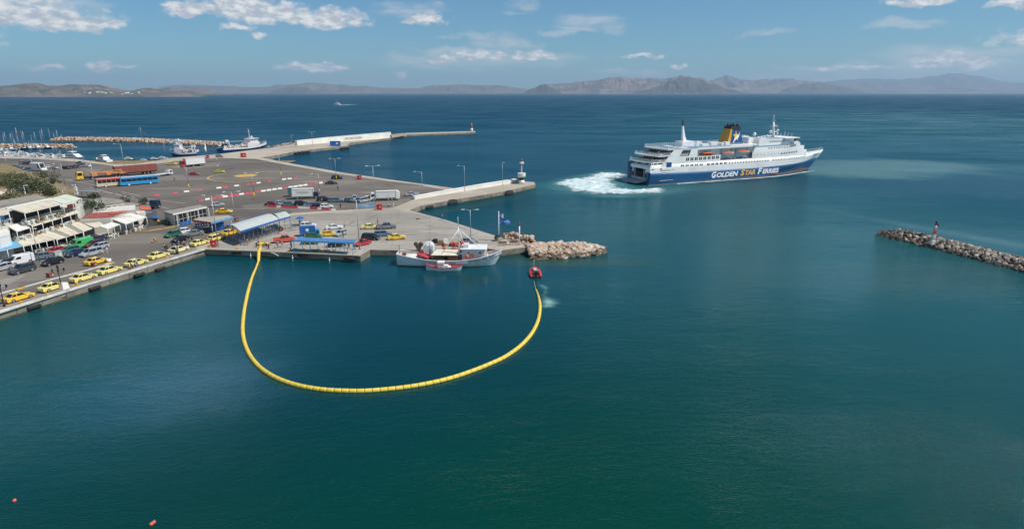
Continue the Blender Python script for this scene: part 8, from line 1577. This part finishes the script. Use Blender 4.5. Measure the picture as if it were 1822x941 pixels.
PE = [(294, 446, 'stand', .5, 'cream', 'navy', 'person in cream standing behind the sixth taxi'), (297.5, 446.5, 'stand', 2, 'black', 'black', 'person in black beside the sixth taxi'), (316, 453, 'stand', -1, 'black', 'navy', 'person in dark clothes at the small ornate lamp'), (334.8, 443.5, 'walk', -1.5, 'blue', 'white', 'person in light blue walking by the front taxi'), (328, 440.5, 'stand', -1, 'navy', 'black', 'person in navy left of the one in light blue'), (342.5, 431, 'stand', 1, 'navy', 'navy', 'person behind the front taxi'),
      (234.5, 479.5, 'walk', .6, 'grey', 'navy', 'left pedestrian beside the fifth taxi'), (244.5, 475, 'walk', .6, 'white', 'blue', 'right pedestrian beside the fifth taxi'), (534, 402, 'stand', -1, 'yellow', 'navy', 'officer in a yellow vest under the parasol'), (613.5, 405.5, 'walk', -1.4, 'yellow', 'grey', 'officer in a yellow vest in the middle of the apron'), (672.3, 399.5, 'stand', 0, 'red', 'black', 'person in maroon and black beyond the yellow taxi'),
      (610.8, 423.5, 'stand', 1, 'teal', 'grey', 'person in teal beside the silver hatchback'), (494, 441, 'stand', .2, 'red', 'red', 'worker in red by the red pickup'), (502.5, 440, 'stand', .5, 'lilac', 'lilac', 'worker in mauve by the red pickup'), (474.5, 440, 'bend', 2.6, 'orange', 'navy', 'worker bending over the folded yellow boom'), (456.5, 440, 'bend', .2, 'teal', 'black', 'worker in green kneeling left of the boom'), (460.5, 437.5, 'stand', -.2, 'red', 'navy', 'worker in red holding the boom end'), (478, 443, 'bend', 1, 'navy', 'black', 'worker crouching at the quay edge right of the boom'),
      (518.5, 441.5, 'stand', 1, 'blue', 'navy', 'person at the left post of the blue shelter'), (621, 441.5, 'stand', 1, 'black', 'navy', 'person in black under the right end of the blue shelter'), (631, 444.5, 'stand', 2, 'navy', 'black', 'person at the foot of the tall lamp post'), (441, 436.5, 'stand', 0, 'red', 'grey', 'person in red at the front of the curved shelter'), (787, 391.5, 'walk', -.5, 'blue', 'navy', 'person in blue walking along the far quay edge'), (897, 425, 'stand', -1, 'yellow', 'black', 'person in a yellow top by the flagpole rocks'),
      (601.5, 339, 'walk', 1, 'black', 'black', 'lone person in black on the open plaza'), (691.3, 370.5, 'walk', 0, 'lilac', 'navy', 'left of two people walking by the red container'), (700, 369.5, 'walk', 3.1, 'white', 'white', 'person all in white walking by the red container'), (617.5, 373.5, 'stand', 0, 'blue', 'red', 'person in blue and red at the end of the barriers'), (606, 371, 'stand', 1, 'black', 'black', 'person in black beside the barriers'), (310.5, 322.5, 'stand', 0, 'black', 'black', 'lone person in black in the lorry park'), (611.5, 360.5, 'stand', 0, 'white', 'grey', 'person in white beside the dark green small car'), (573, 361.5, 'stand', 0, 'lilac', 'navy', 'person between the lorry cab and the black off-roader')]
for x, y, k, a, s, tr, l in PE: person(x, y, k, a, s, tr, l, 1.0)
for i, (x, y, s) in enumerate(((215, 389 + 6, 'white'), (262, 400, 'red'), (270, 399, 'navy'), (283, 401, 'yellow'), (300, 399, 'yellow'))): person(x, y, 'stand', i, s, 'black', ['person in white in the shade of the right-hand awning', 'person in red by the dark kiosk', 'person in navy by the dark kiosk', 'person in yellow by the blue awning', 'person in yellow at the corner of the port office'][i])
# road studs / cones in the road
for i, (x, y) in enumerate(((271, 432), (277, 430), (274.5, 427))): t = thing('traffic_cone', ['left of three orange cones in the road', 'right of three orange cones in the road', 'farthest of three orange cones in the road'][i], 'traffic cone', P(x, y), 0, 'orange cones in the road'); mb = MB(); mb.cyl((0, 0, .04), (0, 0, .75), .2, .04, 10); obj('cone', mb, mat('cone_orange', (.65, .25, .06), .6), t); mb = MB(); mb.box((0, 0, .03), (.5, .5, .05)); obj('base', mb, black, t)
mb = MB(); mb.cyl((0, 0, 0), (0, 0, .35), .25, n=8); mb.box((.5, .2, .15), (.6, .3, .25), .4); o = obj('rusty_mooring', mb, rustm); o.location = P(742, 390.5); tag(o, 'rusty mooring iron alone on the pale apron', 'mooring iron')
# lines of moored things on the basin wall: hanging ropes
for i, (x, y) in enumerate(((446.5, 455), (521, 459), (586.5, 462.5))): mb = MB(); mb.tube([(0, 0, 0), (.05, -.08, -.7), (-.1, -.1, -1.6)], .05, 5); mb.ball((0, -.05, -.6), .16, 6, 4); o = obj('hanging_rope', mb, whitep); q = P(x, y - 6, G); o.location = (q.x, q.y - .3, G - .1); tag(o, ['frayed rope hanging on the wall left of the boom', 'frayed rope hanging below the left end of the blue shelter', 'frayed rope hanging below the middle of the blue shelter'][i], 'rope')
# ================================================================ sea haze
mb = MB(); mb.bb(-36000, 36000, -900, 31000, -7, 860)
hz = obj('haze', mb, []); hz['kind'] = 'stuff'
m = bpy.data.materials.new('haze'); m.use_nodes = True; N = NT(m.node_tree); N.n.clear()
pv = N.new('ShaderNodeVolumePrincipled'); pv.inputs['Color'].default_value = (.54, .76, 1.0, 1); pv.inputs['Density'].default_value = 4.8e-5; pv.inputs['Anisotropy'].default_value = .1
o_ = N.new('ShaderNodeOutputMaterial'); N.l.new(pv.outputs[0], o_.inputs['Volume'])
hz.data.materials.append(m)
